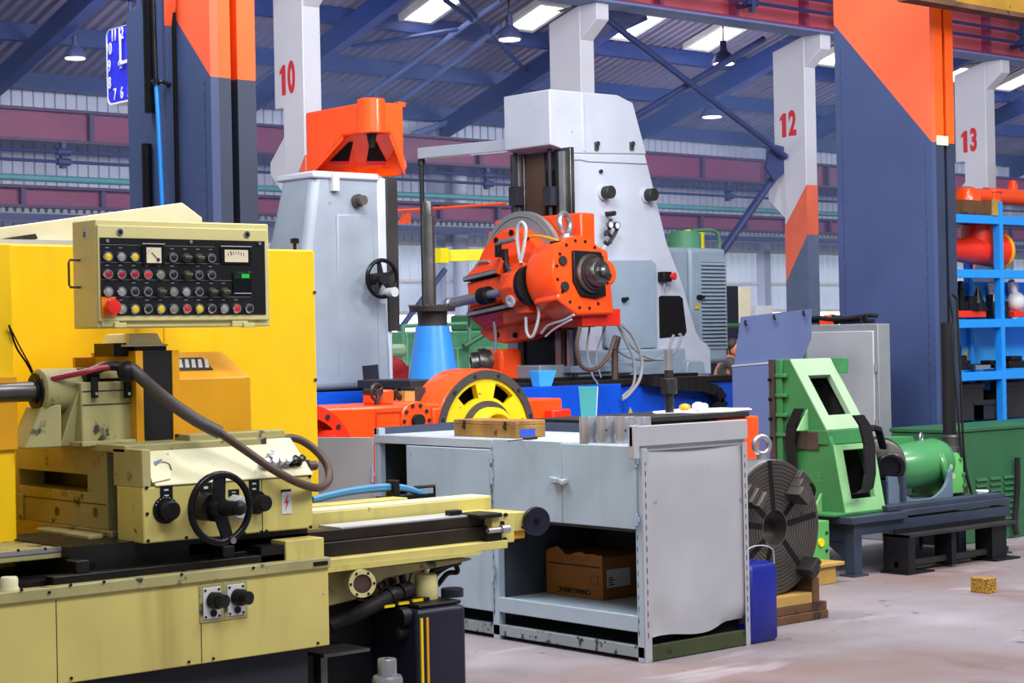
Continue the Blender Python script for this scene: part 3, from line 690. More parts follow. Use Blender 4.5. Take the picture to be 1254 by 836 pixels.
# block on the bed's right corner
Yk = 5.79; xk0, xk1 = xY(350, 672, Yk), xY(397, 672, Yk)
b = MB(); b.box(xk0, xk1, Yk, Yk+.1, zY(398, 682, Yk), zY(373, 660, Yk)); part('corner_block', b, 'cream', bevel=.003)
b = MB(); b.box(xk0-.1, xk0, Yk+.01, Yk+.1, zY(340, 688, Yk), zY(340, 668, Yk)); part('corner_stop', b, 'dark_oily')
b = MB(); b.box(xr-.075, xr-.012, Yb0-.016, Yb0-.011, Zt-.022, Zt-.008); part('label_strip', b, 'dark_oily')
# --- table extending to the right
Yd = 5.9
xe = xY(612, 655, Yd)
b = MB(); b.box(xr-.35, xe, Yd, Yd+.22, zY(402, 692, Yd), zY(402, 664, Yd)); tb = part('table_beam', b, 'dark_ways', bevel=.004)
b = MB(); b.box(xr-.5, xe-.02, Yd+.02, Yd+.1, zY(402, 664, Yd), zY(402, 650, Yd)); part('upper_way', b, 'dark_ways', tb, bevel=.003)
b = MB(); b.box(xY(412, 648, Yd+.06), xe-.02, Yd+.03, Yd+.18, zY(412, 649, Yd+.05), zY(412, 645.5, Yd+.05)); part('way_top', b, 'silver_paint', tb)
Yu = 6.1
b = MB(); b.box(xr-.1, xY(602, 620, Yu), Yu, Yu+.14, zY(390, 652, Yu), zY(390, 627, Yu)); part('table_guard', b, 'cream', bevel=.004)
b = MB(); b.box(xr-.1, xY(602, 620, Yu), Yu+.004, Yu+.136, zY(390, 627, Yu), zY(390, 625.5, Yu)); part('guard_top', b, 'cream_light')  # lighter cream skin paints the bright light on the guard's top
b = MB(); b.box(xr-.1, xY(482, 610, Yu+.25), Yu+.15, Yu+.25, zY(390, 640, Yu+.2), zY(390, 617, Yu+.2)); part('rear_guard', b, 'cream', bevel=.004)
# tailstock end
xt0, xt1 = xY(598, 640, Yd-.03), xY(630, 640, Yd-.03); zt1, zt0 = zY(615, 627, Yd), zY(615, 664, Yd)
b = MB(); b.box(xt0+.02, xt1, Yd-.03, Yd+.24, zt0, zt1); tl = part('tailstock', b, 'cream', bevel=.005)
b = MB(); b.box(xt1-.005, xt1+.09, Yd+.0, Yd+.2, zt0+.04, zt1-.006); part('tailstock_nose', b, 'cream', tl, bevel=.004)
b = MB(); b.box(xt1-.02, xt1+.1, Yd+.02, Yd+.2, zt0+.005, zt0+.04); part('tailstock_foot', b, 'mustard', tl, bevel=.004)
p = oY(658, 638, Yd-.04); rr = 17.5/FPX*(p-CAM).dot(FW)
b = MB(); b.rev([(rr*.96, 0), (rr, .004), (rr, .02), (rr*.96, .024)], p, (.35, 1, 0), 36); part('round_disc', b, 'navy_black', tl)
b = MB(); b.cyl(p+Vector((-.004, -.006, 0)), p+Vector((.02, .06, 0)), .012, n=14); part('disc_bolt', b, 'black_satin', tl)
b = MB(); b.cyl(p+Vector((.02, .02, 0)), (xt1+.05, Yd+.1, p.z), .022, n=14); part('disc_shaft', b, 'steel_dark', tl)
b = MB(); b.box(xt0-.02, xt0+.06, Yd-.045, Yd-.02, zt0+.0, zt0+.055); b.box(xt0-.06, xt0+.06, Yd-.05, Yd+.1, zt1-.014, zt1+.004); part('clamp_plate', b, 'dark_oily', tl, bevel=.003)
p = oY(602, 649.5, Yd-.06); b = MB(); b.cyl((p.x-.02, p.y, p.z), (p.x+.05, p.y, p.z), .011, n=12); b.cyl((p.x+.05, p.y, p.z), (p.x+.09, p.y, p.z), .018, n=12); part('tommy_bar', b, 'steel', tl)
for px, py in ((618, 630), (614, 640), (643, 632), (640, 645), (617, 660)):
    q = oY(px, py, Yd-.03); b = MB(); b.cyl(q, q-Vector((0, .012, 0)), .008, n=10); part('screw', b, 'black', tl)
b = MB(); b.box(xt0-.13, xt0-.07, Yd+.05, Yd+.09, zt1-.0, zt1+.02); part('dog', b, 'black', tl, bevel=.003)
# drip tray
Yt = 5.84
tp = [(402, 685), (622, 661), (622, 671), (588, 675), (402, 700)]
b = MB(); b.prism(pY(tp, Yt), (0, .36, 0)); tr = part('drip_tray', b, 'cream', bevel=.003)
b = MB(); b.prism(pY([(402, 693), (590, 675), (588, 679), (402, 701)], Yt-.006), (0, .01, 0)); part('tray_lip', b, 'cream', tr)
b = MB(); b.prism(pY([(400, 699), (578, 683), (577, 686), (472, 708), (447, 731), (400, 743)], Yt+.1), (0, .3, 0)); part('bed_end_casting', b, 'cream_dirty', bevel=.006)
b = MB(); b.prism(pY([(520, 690), (524, 735), (500, 742), (470, 742), (470, 700)], Yt+.3), (0, .1, 0)); part('support_web', b, 'cream_dirty', bevel=.004)
b = MB(); b.box(xr-.05, 4.44, 6.05, 6.5, 0, zY(450, 728, 6.1)); part('rear_base', b, 'black', bevel=.005)
p = oY(443, 714, Yt-.03)
b = MB(); b.rev([(.035, -.1), (.05, -.09), (.05, -.08), (.042, -.075), (.042, -.02), (.052, -.02), (.052, .0), (0, .0)], p, (-.45, -1, 0), 30); fl = part('flange_boss', b, 'cream_dirty')
ax = Vector((-.45, -1, 0)).normalized(); b = MB(); b.rev([(.052, .0), (.053, .014), (.036, .014)], p, ax, 30, caps=False); part('boss_ring', b, 'panel_cream', fl); b = MB(); b.cyl(p-ax*.03, p+ax*.005, .038, n=24); part('boss_bore', b, 'hose_brown', fl)
_, a_, b_ = MB.basis(ax)
for k in range(6):
    q = p+(a_*math.cos(k*pi/3)+b_*math.sin(k*pi/3))*.045; b = MB(); b.cyl(q+ax*.013, q+ax*.018, .005, n=8); part('bolt', b, 'black', fl)
for i, (px, py) in enumerate(((469, 716), (479, 714), (469, 728), (478, 727))):
    q = oY(px, py, 6.04); b = MB(); b.torus(q, (-.4, -1, 0), .016, .007, 16, 8); b.cyl(q, q+Vector((0, .05, 0)), .016, n=12); part('hydraulic_port', b, 'steel_dark')
b = MB(); b.box(xY(461, 720, 6.05), xY(487, 720, 6.05), 6.05, 6.15, zY(470, 734, 6.05), zY(470, 708, 6.05)); part('valve_block', b, 'panel_cream', bevel=.004)
b = MB(); b.tube([oY(492, 704, 6.0), oY(494, 715, 5.99), oY(491, 725, 5.98)], .014, 8); b.tube([oY(491, 703, 6.02), oY(503, 700, 6.02), oY(501, 712, 6.02)], .004, 6); part('valve_pipe', b, 'dark_oily')
b = MB(); b.tube([oY(405, 766, 5.95), oY(428, 756, 5.92), oY(458, 741, 5.9), oY(480, 729, 5.9), oY(492, 726, 5.92)], .03, 12); dh = part('drain_hose', b, 'rubber')
b = MB(); b.cyl(oY(476, 731, 5.9), oY(482, 728, 5.9), .037, n=14); b.cyl(oY(488, 726, 5.91), oY(500, 722, 5.93), .036, n=14); part('hose_clamp', b, 'black', dh)
for px, py in ((404, 755), (405, 766)):
    q = oY(px, py, 5.9); b = MB(); b.cyl((xr-.02, q.y, q.z), (xr+.025, q.y, q.z), .014, n=10); part('pipe_fitting', b, 'steel_dark')
b = MB(); b.box(xr+.0, xY(453, 800, 5.8), 5.8, 6.1, zY(420, 802, 5.8), zY(420, 798, 5.8)); b.box(xr+.02, xr+.05, 5.85, 5.9, 0, zY(420, 802, 5.8)); part('step_plate', b, 'steel_dark')
# --- wheelhead on the slide
zd = zs1+.004
xw0, xw1 = xY(100, 510, 6.22), xY(165, 500, 6.22)
b = MB(); b.box(xw0, xw1, 6.22, 6.5, zd, zY(130, 467, 6.22)); wh = part('wheelhead', b, 'cream_dirty', bevel=.006)
for py in (494.5, 478):
    z = zY(135, py, 6.22); b = MB(); b.box(xw0+.005, xw1, 6.217, 6.23, z-.0015, z+.0015); part('joint_line', b, 'dark_oily', wh)
b = MB(); b.box(xw0-.02, xw1+.02, 6.18, 6.52, zd, zd+.018); part('head_flange', b, 'cream_dirty', bevel=.003)
for px in (115, 155):
    q = oY(px, 477, 6.215); b = MB(); b.box(q.x-.01, q.x+.01, 6.20, 6.219, zY(px, 487, 6.21), zY(px, 462, 6.21)); hb = part('strap', b, 'black', wh)
    b = MB(); b.cyl((q.x, 6.2, zY(px, 482, 6.2)), (q.x, 6.194, zY(px, 482, 6.2)), .006, n=10); part('strap_bolt', b, 'chrome', hb)
b = MB(); b.box(xY(104, 460, 6.25), xY(163, 460, 6.25), 6.24, 6.45, zY(130, 467, 6.25), zY(130, 450, 6.25)); part('top_casting', b, 'dark_oily', bevel=.004)
b = MB(); b.box(xY(122, 460, 6.235), xY(144, 460, 6.235), 6.232, 6.25, zY(130, 463, 6.235), zY(130, 452, 6.235)); part('name_plate', b, 'panel_cream')
# spindle collar and shaft pointing left
ysp = 6.34; pc = oY(84, 477.5, ysp); R = 27/FPX*(pc-CAM).dot(FW)
b = MB(); b.rev([(R*.80, -.13), (R, -.12), (R, .05), (R*.9, .1)], pc, (1, 0, 0), 36); col_ = part('spindle_collar', b, 'cream_dirty', bevel=.002)
b = MB(); b.rev([(R*.2, -.14), (R*.82, -.135), (R*.82, -.1)], pc, (1, 0, 0), 36); part('collar_face', b, 'dark_oily', col_)
b = MB(); b.cyl((pc.x-.12, pc.y, pc.z), (2.66, pc.y, pc.z), R*.45, n=28); part('spindle', b, 'steel_dark', col_)
b = MB(); b.cyl((pc.x-.125, pc.y, pc.z), (pc.x-.145, pc.y, pc.z), R*.55, n=28); part('spindle_seal', b, 'black', col_)
b = MB(); b.prism([(xw0-.06, 6.28, zd), (xw0-.06, 6.42, zd), (xw0-.0, 6.44, pc.z), (xw0-.0, 6.24, pc.z)], (.06, 0, 0)); b.prism([(xw0-.19, 6.3, zd), (xw0-.06, 6.26, zd), (xw0-.06, 6.26, pc.z-R*.6), (xw0-.12, 6.3, pc.z-R*.7)], (0, .12, 0)); part('collar_foot', b, 'cream_dirty', bevel=.004)
b = MB(); b.tube([(pc.x-.1, pc.y-R*.8, pc.z+R*.55), oY(105, 455, 6.2), oY(125, 450, 6.19), oY(150, 448, 6.19)], .011, 8); part('coolant_hose', b, 'red_hose')
# mustard guards behind the wheelhead, black bellows, motor cover
Ym = 6.18
b = MB(); b.box(xY(115, 480, 6.5), xY(175, 480, 6.5), 6.5, 6.52, zs1, zY(140, 431, 6.5)); b.box(xY(92, 450, 6.5), xY(116, 450, 6.5), 6.5, 6.52, zs1, zY(104, 437, 6.5)); part('splash_guard', b, 'mustard', bevel=.002)
xb0, xb1 = xY(175, 480, Ym), xY(211, 480, Ym); zb1, zb0 = zY(190, 429, Ym), zY(190, 541, Ym)
b = MB(); b.box(xb0, xb1, Ym, Ym+.25, zb0, zb1); bl = part('bellows', b, 'rubber', bevel=.004)
b = MB()
for k in range(12): z = zb0+.06+(zb1-zb0-.08)*k/12; b.box(xb0+.004, xb1-.004, Ym-.0012, Ym+.002, z, z+.03)
b.bm.free()
for xx in (xb0-.03, xb1):
    b = MB(); b.box(xx, xx+.03, Ym-.004, Ym+.3, zb0, zb1-.0); part('bellows_frame', b, 'mustard')
b = MB(); b.box(xb0-.02, xb1-.01, Ym+.02, Ym+.2, zb1, zb1+.02); b.box(xb0-.09, xb0, Ym+.05, Ym+.2, zb1-.02, zb1+.03); part('motor_base', b, 'dark_oily')
b = MB(); x_ = xb0-.04; b.hexa([(x_, Ym+.02, zb1+.02), (xb1-.02, Ym+.02, zb1+.02), (xb1-.02, Ym+.24, zb1+.02), (x_, Ym+.24, zb1+.02)], [(x_+.015, Ym+.04, zb1+.065), (xb1-.035, Ym+.04, zb1+.065), (xb1-.035, Ym+.22, zb1+.065), (x_+.015, Ym+.22, zb1+.065)]); b.box(x_-.02, xb1-.005, Ym+.01, Ym+.25, zb1+.016, zb1+.024); part('motor_cover', b, 'cover_cream', bevel=.006)
xm0, xm1 = xY(215, 500, Ym+.02), xY(308, 500, Ym+.02)
zm0, zm1, zm2 = zY(260, 533, Ym+.02), zY(300, 461, Ym+.02), zY(280, 430, Ym+.2)
b = MB(); y0 = Ym+.02; b.prism([(xm0, y0, zm0), (xm0, y0, zm1), (xm0, y0+.2, zm2), (xm0, y0+.3, zm2), (xm0, y0+.3, zm0)], (xm1-xm0, 0, 0)); gb = part('wheel_guard', b, 'mustard', bevel=.006)
nn = Vector((0, -(zm2-zm1), .2)).normalized()
def gp(px, py, off):
    d = ray(px, py); P0 = Vector((0, y0, zm1)); return CAM+d*((P0-CAM).dot(nn)/d.dot(nn))+nn*off
b = MB(); b.prism([gp(*q, .001) for q in ((213, 454), (261, 453), (247, 438), (214, 439))], nn*.002); lb = part('warning_label', b, 'plinth', gb)
for k in range(5):
    b = MB(); xq = 219+k*8; b.prism([gp(*q, .0035) for q in ((xq, 451), (xq+5, 451), (xq+3, 441), (xq-1, 441))], nn*.001); part('label_text', b, 'white_label', lb)
# thick cable sweeping over the control box
pts = [oY(150, 449, 6.16), oY(162, 452, 6.14), oY(178, 467, 6.1), oY(205, 490, 6.0), oY(240, 514, 5.9), oY(270, 530, 5.86)]
b = MB(); b.tube(pts, .024, 12); cc = part('supply_cable', b, 'hose_dark')
b = MB(); b.tube([oY(268, 529, 5.87), oY(300, 551, 5.84), oY(335, 575, 5.80), oY(368, 592, 5.80), oY(392, 597, 5.85), oY(403, 586, 5.92), oY(398, 565, 5.98), oY(380, 546, 6.02), oY(358, 536, 6.04), oY(334, 541, 6.06)], .0155, 12); part('thin_cable', b, 'hose_brown', cc)
b = MB(); b.sph(oY(156, 455, 6.15), .04, (1, .8, 1)); b.tube([oY(150, 449, 6.17), oY(130, 448, 6.2), oY(112, 455, 6.22)], .018, 8); part('cable_gland', b, 'black', cc)
# ================================================================ YELLOW ENCLOSURE behind the grinder
Ye = 7.0
xe1 = xY(388, 450, Ye); ze1 = zY(387, 306, Ye)
E = thing('machine_enclosure', 'tall bright yellow sheet metal enclosure behind the cream grinding machine', 'enclosure', (3.4, 6.9, 0))
def ep(name, mb, m, par=None, **kw): return mb.build(name, m, E if par is None else par, **kw)
xs = xY(201, 450, Ye)
b = MB(); b.box(xs+.003, xe1, Ye, Ye+.5, 0, ze1); wallp = ep('panel', b, 'yellow', bevel=.008)
b = MB(); b.box(2.0, xs, Ye, Ye+.5, 0, ze1); ep('panel', b, 'yellow', bevel=.008)
xd = xY(17, 450, 6.34)
b = MB(); b.box(2.3, xd, 6.34, Ye, .35, zY(10, 298, 6.34)); ep('door', b, 'yellow', bevel=.006)
b = MB(); z = zY(10, 461, 6.33); b.box(2.3, xd+.004, 6.325, 6.34, zY(10, 551, 6.33), z); ep('door_patch', b, 'mustard', bevel=.003)
for px, py in ((385, 358), (386, 465)):
    q = oY(px, py, Ye); b = MB(); b.cyl(q, q-Vector((0, .006, 0)), .008, n=8); ep('screw', b, 'hose_brown', wallp)
q = oY(361, 302, Ye+.1); b = MB(); b.rev([(.008, 0), (.008, .03), (.02, .035), (.02, .055), (0, .06)], (q.x, q.y, ze1), (0, 0, 1), 14); ep('lifting_knob', b, 'black')
b = MB(); b.tube([oY(11, 398, 6.32), oY(20, 425, 6.34), oY(33, 445, 6.4), oY(44, 466, 6.42)], .004, 6); b.tube([oY(11, 398, 6.32), oY(24, 424, 6.36), oY(37, 448, 6.4), oY(44, 466, 6.42)], .003, 6); ep('loose_wire', b, 'black')
# cream hood lying over the top
Yh = Ye+.05
pp = pY([(-40, 293), (6, 291), (209, 249), (235, 270), (235, 290), (-40, 300)], Yh)
zt = ze1+.005
A = oY(-60, 287, Yh); B = oY(209, 250, Yh+.1); Cc = oY(233, 268, Yh+.1)
b = MB(); b.prism([(A.x, Yh, ze1), (A.x, Yh, A.z), (B.x, Yh, B.z), (Cc.x, Yh, Cc.z), (Cc.x, Yh, ze1)], (0, .42, 0)); ep('hood', b, 'cover_cream', bevel=.004)
b = MB(); b.box(2.0, xY(90, 280, Yh), Yh-.03, Yh+.02, ze1-.002, ze1+.02); ep('hood_gasket', b, 'silver_paint')
q = oY(24, 288, Yh-.02); b = MB(); b.hexa([(q.x-.08, Yh-.02, ze1+.02), (q.x+.08, Yh-.02, ze1+.025), (q.x+.08, Yh, ze1+.025), (q.x-.08, Yh, ze1+.02)], [(q.x-.04, Yh-.02, ze1+.028), (q.x+.07, Yh-.02, ze1+.045), (q.x+.07, Yh, ze1+.045), (q.x-.04, Yh, ze1+.028)]); ep('hinge', b, 'steel_brown')
q = oY(-3, 277, 6.6); b = MB(); b.sph((q.x, q.y+.1, q.z), .035, (1, 1, 1.5)); b.cyl((q.x, q.y+.1, q.z-.05), (q.x, q.y+.1, ze1-.03), .02, n=12); ep('lamp_knob', b, 'black_satin')
# ================================================================ CONTROL PANEL
Yp = 6.1
xp0, xp1 = xY(118, 335, Yp), xY(330, 335, Yp); zp1, zp0 = zY(220, 271, Yp), zY(220, 400.5, Yp)
yp1 = yX(89, 335, xp0)
P = thing('control_panel', 'cream control panel with rows of coloured push buttons and two meters', 'control panel', ((xp0+xp1)/2, yp1, zp0))
def pp_(name, mb, m, par=None, **kw): return mb.build(name, m, P if par is None else par, **kw)
b = MB(); b.box(xp0, xp1, Yp, yp1, zp0, zp1); pp_('housing', b, 'panel_cream', bevel=.006)
b = MB(); b.box(xp1-.1, xp1-.02, yp1, Ye, zp0+.06, zp1-.05); pp_('mounting_arm', b, 'panel_cream')
fx0, fx1 = xY(124, 335, Yp-.012), xY(329, 335, Yp-.012); fz1, fz0 = zY(220, 278, Yp-.012), zY(220, 392.5, Yp-.012)
b = MB(); b.box(fx0-.012, fx1, Yp-.014, Yp, fz0, fz1); dr = pp_('door', b, 'panel_cream', bevel=.004)
bx0, bx1 = xY(123, 335, Yp-.016), xY(324.5, 335, Yp-.016); bz1, bz0 = zY(224, 293, Yp-.016), zY(224, 385.5, Yp-.016)
b = MB(); b.box(bx0, bx1, Yp-.018, Yp-.010, bz0, bz1); fp = pp_('face_plate', b, 'black')
YF_ = Yp-.018
zrow = [zY(224, y, YF_) for y in (315.5, 336.5, 357.2, 377.8)]
rows = [((131.5, 'y'), (147.6, 'g'), (164, 'y'), (211, 'k'), (227, 's'), (242.5, 's'), (258, 'k')),
        ((131.5, 'd'), (147.6, 'd'), (163.7, 'd'), (180, 'r'), (195.5, 'o'), (211, 'k'), (228, 's'), (242.5, 'k'), (258, 'k')),
        ((132, 'g'), (148, 'g'), (164, 'k'), (180, 'k'), (196, 's'), (211.6, 'o'), (227, 'g'), (242.7, 'k'), (258.8, 's'), (274, 's')),
        ((148.6, 'g'), (164.5, 'y'), (180.3, 'k'), (196.2, 'y'), (212, 'o'), (228, 'r'), (243.3, 'y'), (258.5, 'k'), (273.8, 'g'), (289, 'r'), (304.3, 'k'))]
KM = dict(y='btn_yellow', g='btn_gray', d='btn_dkred', r='btn_red', k='btn_black', o='btn_dim', s='btn_olive')
for z, row, py in zip(zrow, rows, (315.5, 336.5, 357.2, 377.8)):
    for px, k in row:
        x = xY(px, py, YF_)
        if k == 's':
            b = MB(); b.cyl((x, YF_, z), (x, YF_-.012, z), .017, n=18); sb = pp_('selector_switch', b, 'btn_olive')
            b = MB(); b.box(x-.018, x+.014, YF_-.03, YF_-.012, z-.006, z+.006); pp_('switch_lever', b, 'btn_olive', sb, bevel=.003)
        else:
            b = MB(); b.rev([(.0195, 0), (.0195, .006), (.017, .011), (.0135, .011), (.0135, .004)], (x, YF_, z), (0, -1, 0), 22, caps=False); pb = pp_('push_button', b, 'chrome')
            b = MB(); b.rev([(.0138, .003), (.0138, .008), (.011, .010), (0, .0105)], (x, YF_, z), (0, -1, 0), 18); pp_('button_cap', b, KM[k], pb)
        if random.random() < .6:
            b = MB(); b.box(x-.008, x+.007, YF_-.0006, YF_, z+.031, z+.034); pp_('button_legend', b, 'cab_gray_dk')
for k in range(4):
    z = (zrow[k]+.043); b = MB(); b.box(bx0, bx0+(bx1-bx0)*(.9 if k else .68), YF_-.0005, YF_, z-.0006, z+.0006); pp_('divider', b, 'cab_gray_dk', fp)
x = xY(133.5, 377, YF_); z = zY(133.5, 376, YF_)
b = MB(); b.box(bx0, bx0+.056, YF_-.003, YF_, z-.035, z+.037); pp_('emergency_plate', b, 'estop_orange')
b = MB(); b.rev([(.012, 0), (.012, .018), (.028, .02), (.031, .03), (.026, .043), (0, .048)], (x, YF_, z), (0, -1, 0), 26); pp_('emergency_stop', b, 'estop_red')
def meter(x0, x1, y0, y1, name):
    X0, X1 = xY(x0, 314, YF_), xY(x1, 314, YF_); Z1, Z0 = zY((x0+x1)/2, y0, YF_), zY((x0+x1)/2, y1, YF_)
    b = MB(); b.box(X0-.016, X1+.016, YF_-.006, YF_, Z0-.008, Z1+.012); m_ = pp_(name, b, 'black_satin', bevel=.002)
    b = MB(); b.box(X0, X1, YF_-.008, YF_-.006, Z0, Z1); pp_('meter_dial', b, 'meter_face', m_)
    b = MB(); b.box(X0-.016, X1+.016, YF_-.0075, YF_-.005, Z1+.012, Z1+.015); pp_('meter_trim', b, 'silver_paint', m_)
    return m_, X0, X1, Z0, Z1
m_, X0, X1, Z0, Z1 = meter(178.3, 196.3, 303, 322, 'needle_meter')
b = MB(); b.tube([(X0+.02, YF_-.010, Z1-.018), (X1-.014, YF_-.010, Z0+.012)], .0012, 6, straight=True); b.cyl((X1-.014, YF_-.008, Z0+.012), (X1-.014, YF_-.012, Z0+.012), .006, n=12); pp_('needle', b, 'ink', m_)
for k in range(7):
    a = pi/2+k*pi/2/6; c_ = (X1-.014, Z0+.012); b = MB(); b.box(c_[0]+math.cos(a)*.052-.001, c_[0]+math.cos(a)*.052+.001, YF_-.0088, YF_-.008, c_[1]+math.sin(a)*.047-.002, c_[1]+math.sin(a)*.047+.002); pp_('scale_mark', b, 'ink', m_)
m_, X0, X1, Z0, Z1 = meter(274, 302.5, 306, 321, 'ammeter')
for k in range(7): b = MB(); x = X0+(X1-X0)*(.15+.11*k); b.box(x-.001, x+.001, YF_-.0088, YF_-.008, Z0+.03+.004*abs(3-k)*-.6, Z0+.042-.002*abs(3-k)); pp_('scale_mark', b, 'ink', m_)
b = MB(); b.tube([(X0+.025, YF_-.009, Z1-.004), (X0+.03, YF_-.009, Z0+.028)], .0015, 5, straight=True); pp_('needle', b, 'red_hose', m_)
x, z = xY(296, 346, YF_), zY(296, 346, YF_)
b = MB(); b.box(x-.042, x+.042, YF_-.006, YF_, z-.042, z+.042); dd = pp_('digital_readout', b, 'black_satin', bevel=.003)
b = MB(); b.box(x-.036, x+.036, YF_-.0075, YF_-.006, z+.014, z+.036); pp_('display_window', b, 'led_panel', dd)
text('display_digits', '000', (x+.012, YF_-.0085, z+.0245), .022, YF, 'led_green', dd, sx=1.0, bold=.0008, ext=.0005)
b = MB(); b.box(x-.038, x+.038, YF_-.0075, YF_-.006, z-.042, z-.039); pp_('readout_trim', b, 'silver_paint', dd)
for px, py in ((131, 294.8), (233.3, 296), (317.5, 298)):
    q = oY(px, py, YF_); b = MB(); b.cyl(q, q-Vector((0, .005, 0)), .007, n=12); pp_('screw', b, 'chrome', fp)
for px, py in ((146.5, 284), (302, 287)):
    q = oY(px, py, Yp-.014); b = MB(); b.rev([(.014, 0), (.014, .004), (.008, .005), (.008, .002), (0, .002)], q, (0, -1, 0), 18); lk = pp_('door_lock', b, 'chrome', dr)
    b = MB(); b.cyl(q-Vector((0, .002, 0)), q-Vector((0, .0055, 0)), .0085, n=14); pp_('lock_core', b, 'black', lk)
for px in (140, 298):
    q = oY(px, 397, Yp-.01); b = MB(); b.box(q.x-.05, q.x+.02, Yp-.012, Yp, q.z-.008, q.z+.014); b.box(q.x-.004, q.x+.045, Yp-.02, Yp, q.z-.012, q.z+.006); pp_('latch', b, 'panel_cream', bevel=.002)
q = oX(104, 284.5, xp0); b = MB(); b.box(xp0-.002, xp0, q.y-.018, q.y+.018, q.z-.02, q.z+.02); pl = pp_('rating_plate', b, 'silver_paint')
text('plate_mark', 'X', (xp0-.003, q.y, q.z-.008), .022, XF, 'ink', pl, bold=.001, ext=.0005)
qa, qb = oX(93, 319, xp0), oX(93, 352, xp0)
b = MB(); b.tube([(xp0, qa.y-.03, qa.z), (xp0-.04, qa.y-.03, qa.z+.001), (xp0-.045, qa.y-.03, qa.z-.01), (xp0-.045, qa.y-.03, qb.z+.01), (xp0-.04, qa.y-.03, qb.z), (xp0, qa.y-.03, qb.z)], .0045, 8, straight=True); pp_('handle', b, 'hose_brown')
# ================================================================ COOLANT TANK
xq = 4.46; pq = oX(512, 790, xq); Yq = pq.y
zt1 = zX(512, 748, xq); xq1 = xY(572, 790, Yq)
T = thing('coolant_tank', 'dark blue-black coolant tank beside the cream grinder, in front of the gray bench', 'tank', ((xq+xq1)/2, Yq+.15, 0))
b = MB(); b.box(xq, xq1, Yq, Yq+.42, 0, zt1); tk = b.build('body', 'navy_black', T, bevel=.02, seg=3)
b = MB(); b.box(xq+.03, xq1, Yq+.03, Yq+.5, zt1, zt1+.016); b.build('lid', 'black', T, bevel=.006)
for k, m in ((0, 'wheel_yellow'), (.028, 'mustard')):
    b = MB(); b.box(xq+.012+k, xq+.022+k, Yq-.006, Yq+.01, .0, zt1-.03); b.build('sight_strip', m, T)
q = oY(522, 726, Yq+.16); b = MB(); b.rev([(.045, 0), (.047, .004), (.047, .09), (.042, .1), (0, .102)], (q.x, q.y, zt1+.014), (0, 0, 1), 28); b.cyl((q.x, q.y, zt1+.115), (q.x, q.y, zt1+.135), .008, n=8); b.build('pump_motor', 'panel_cream', T)
q = oY(554, 738, Yq+.14); b = MB(); b.rev([(.046, 0), (.046, .03), (.042, .034), (.03, .034), (0, .03)], (q.x, q.y, zt1+.014), (0, 0, 1), 24); b.build('filler_cap', 'navy_black', T)
q = oX(487, 772, xq); b = MB(); b.cyl((xq, q.y-.05, q.z), (xq-.05, q.y-.05, q.z), .028, n=18); b.cyl((xq-.05, q.y-.05, q.z), (xq-.055, q.y-.05, q.z), .018, n=14); b.cyl((xq, q.y-.06, q.z+.06), (xq-.04, q.y-.06, q.z+.06), .04, n=18); b.build('drain_plug', 'black', T)
b = MB(); b.tube([oY(532, 722, 6.1), oY(533, 705, 6.1), oY(545, 695, 6.1), oY(556, 690, 6.1), oY(560, 700, 6.1), oY(548, 702, 6.12), oY(536, 716, 6.12)], .011, 8); b.tube([oY(528, 715, 6.1), oY(529, 700, 6.1), oY(538, 695, 6.1), oY(563, 688, 6.1)], .013, 8); b.tube([oY(563, 688, 6.1), (4.9, 6.2, .72)], .013, 8); b.build('pipe_run', 'black', T)
q = oY(500, 742, Yq+.1); b = MB(); b.box(xq-.1, xq+.14, Yq+.1, Yq+.32, zt1+.016, zt1+.03); b.build('valve_plate', 'dark_oily', T)
for k in range(3): b = MB(); b.box(xq-.09+k*.07, xq-.04+k*.07, Yq+.09, Yq+.1, zt1+.012+k*.004, zt1+.022+k*.004); b.build('hazard_strip', 'wheel_yellow', T)
# steel spigot at the very bottom of the picture
q = oY(474, 815, 5.35); b = MB(); z0 = zY(474, 830, 5.35); zt_ = zY(474, 806, 5.35)
t = thing('steel_mandrel', 'stepped bare steel mandrel standing on the floor at the bottom edge', 'mandrel', (q.x, q.y, 0))
r1 = 18/FPX*(q-CAM).dot(FW); r0 = 11.8/FPX*(q-CAM).dot(FW)
z0 = zY(474, 827, 5.35)
b.rev([(r1*1.05, 0), (r1*1.05, z0-.012), (r1*.95, z0)], (q.x, q.y, 0), (0, 0, 1), 32); b.build('base', 'steel', t)
b = MB(); b.rev([(r0, z0), (r0, zt_-.005), (r0*.92, zt_)], (q.x, q.y, 0), (0, 0, 1), 28); b.build('spigot', 'steel', t)
b = MB(); b.cyl((q.x, q.y, zt_), (q.x, q.y, zt_+.002), r0*.25, n=12); b.build('centre_hole', 'steel_dark', t)
# ================================================================ GRAY WORKBENCH CABINET
pc = oZ(790, 812, 0); BX, BY = pc.x, pc.y
yL = yX(459, 560, BX); xR = xY(918, 700, BY)
zb = zX(776, 545, BX); zTop = zX(772, 521, BX)
xR = xY(916, 660, BY)
W = thing('workbench', 'large gray-blue steel workbench cabinet with doors, an open shelf and a dented side', 'workbench', ((BX+xR)/2, (BY+yL)/2, 0))
def wp(name, mb, m, par=None, **kw): return mb.build(name, m, W if par is None else par, **kw)
ym = yX(606, 660, BX)                     # middle post
zsh = zX(700, 743, BX)                    # shelf lip top
zdo = zX(690, 640, BX)                    # bottom of upper doors
zpl1 = zX(781, 791, BX)                   # top of the plinth
T_ = .03
b = MB(); b.box(BX+.01, xR, BY+.01, yL, zb-.03, zb); wp('worktop', b, 'bench_top', bevel=.003)
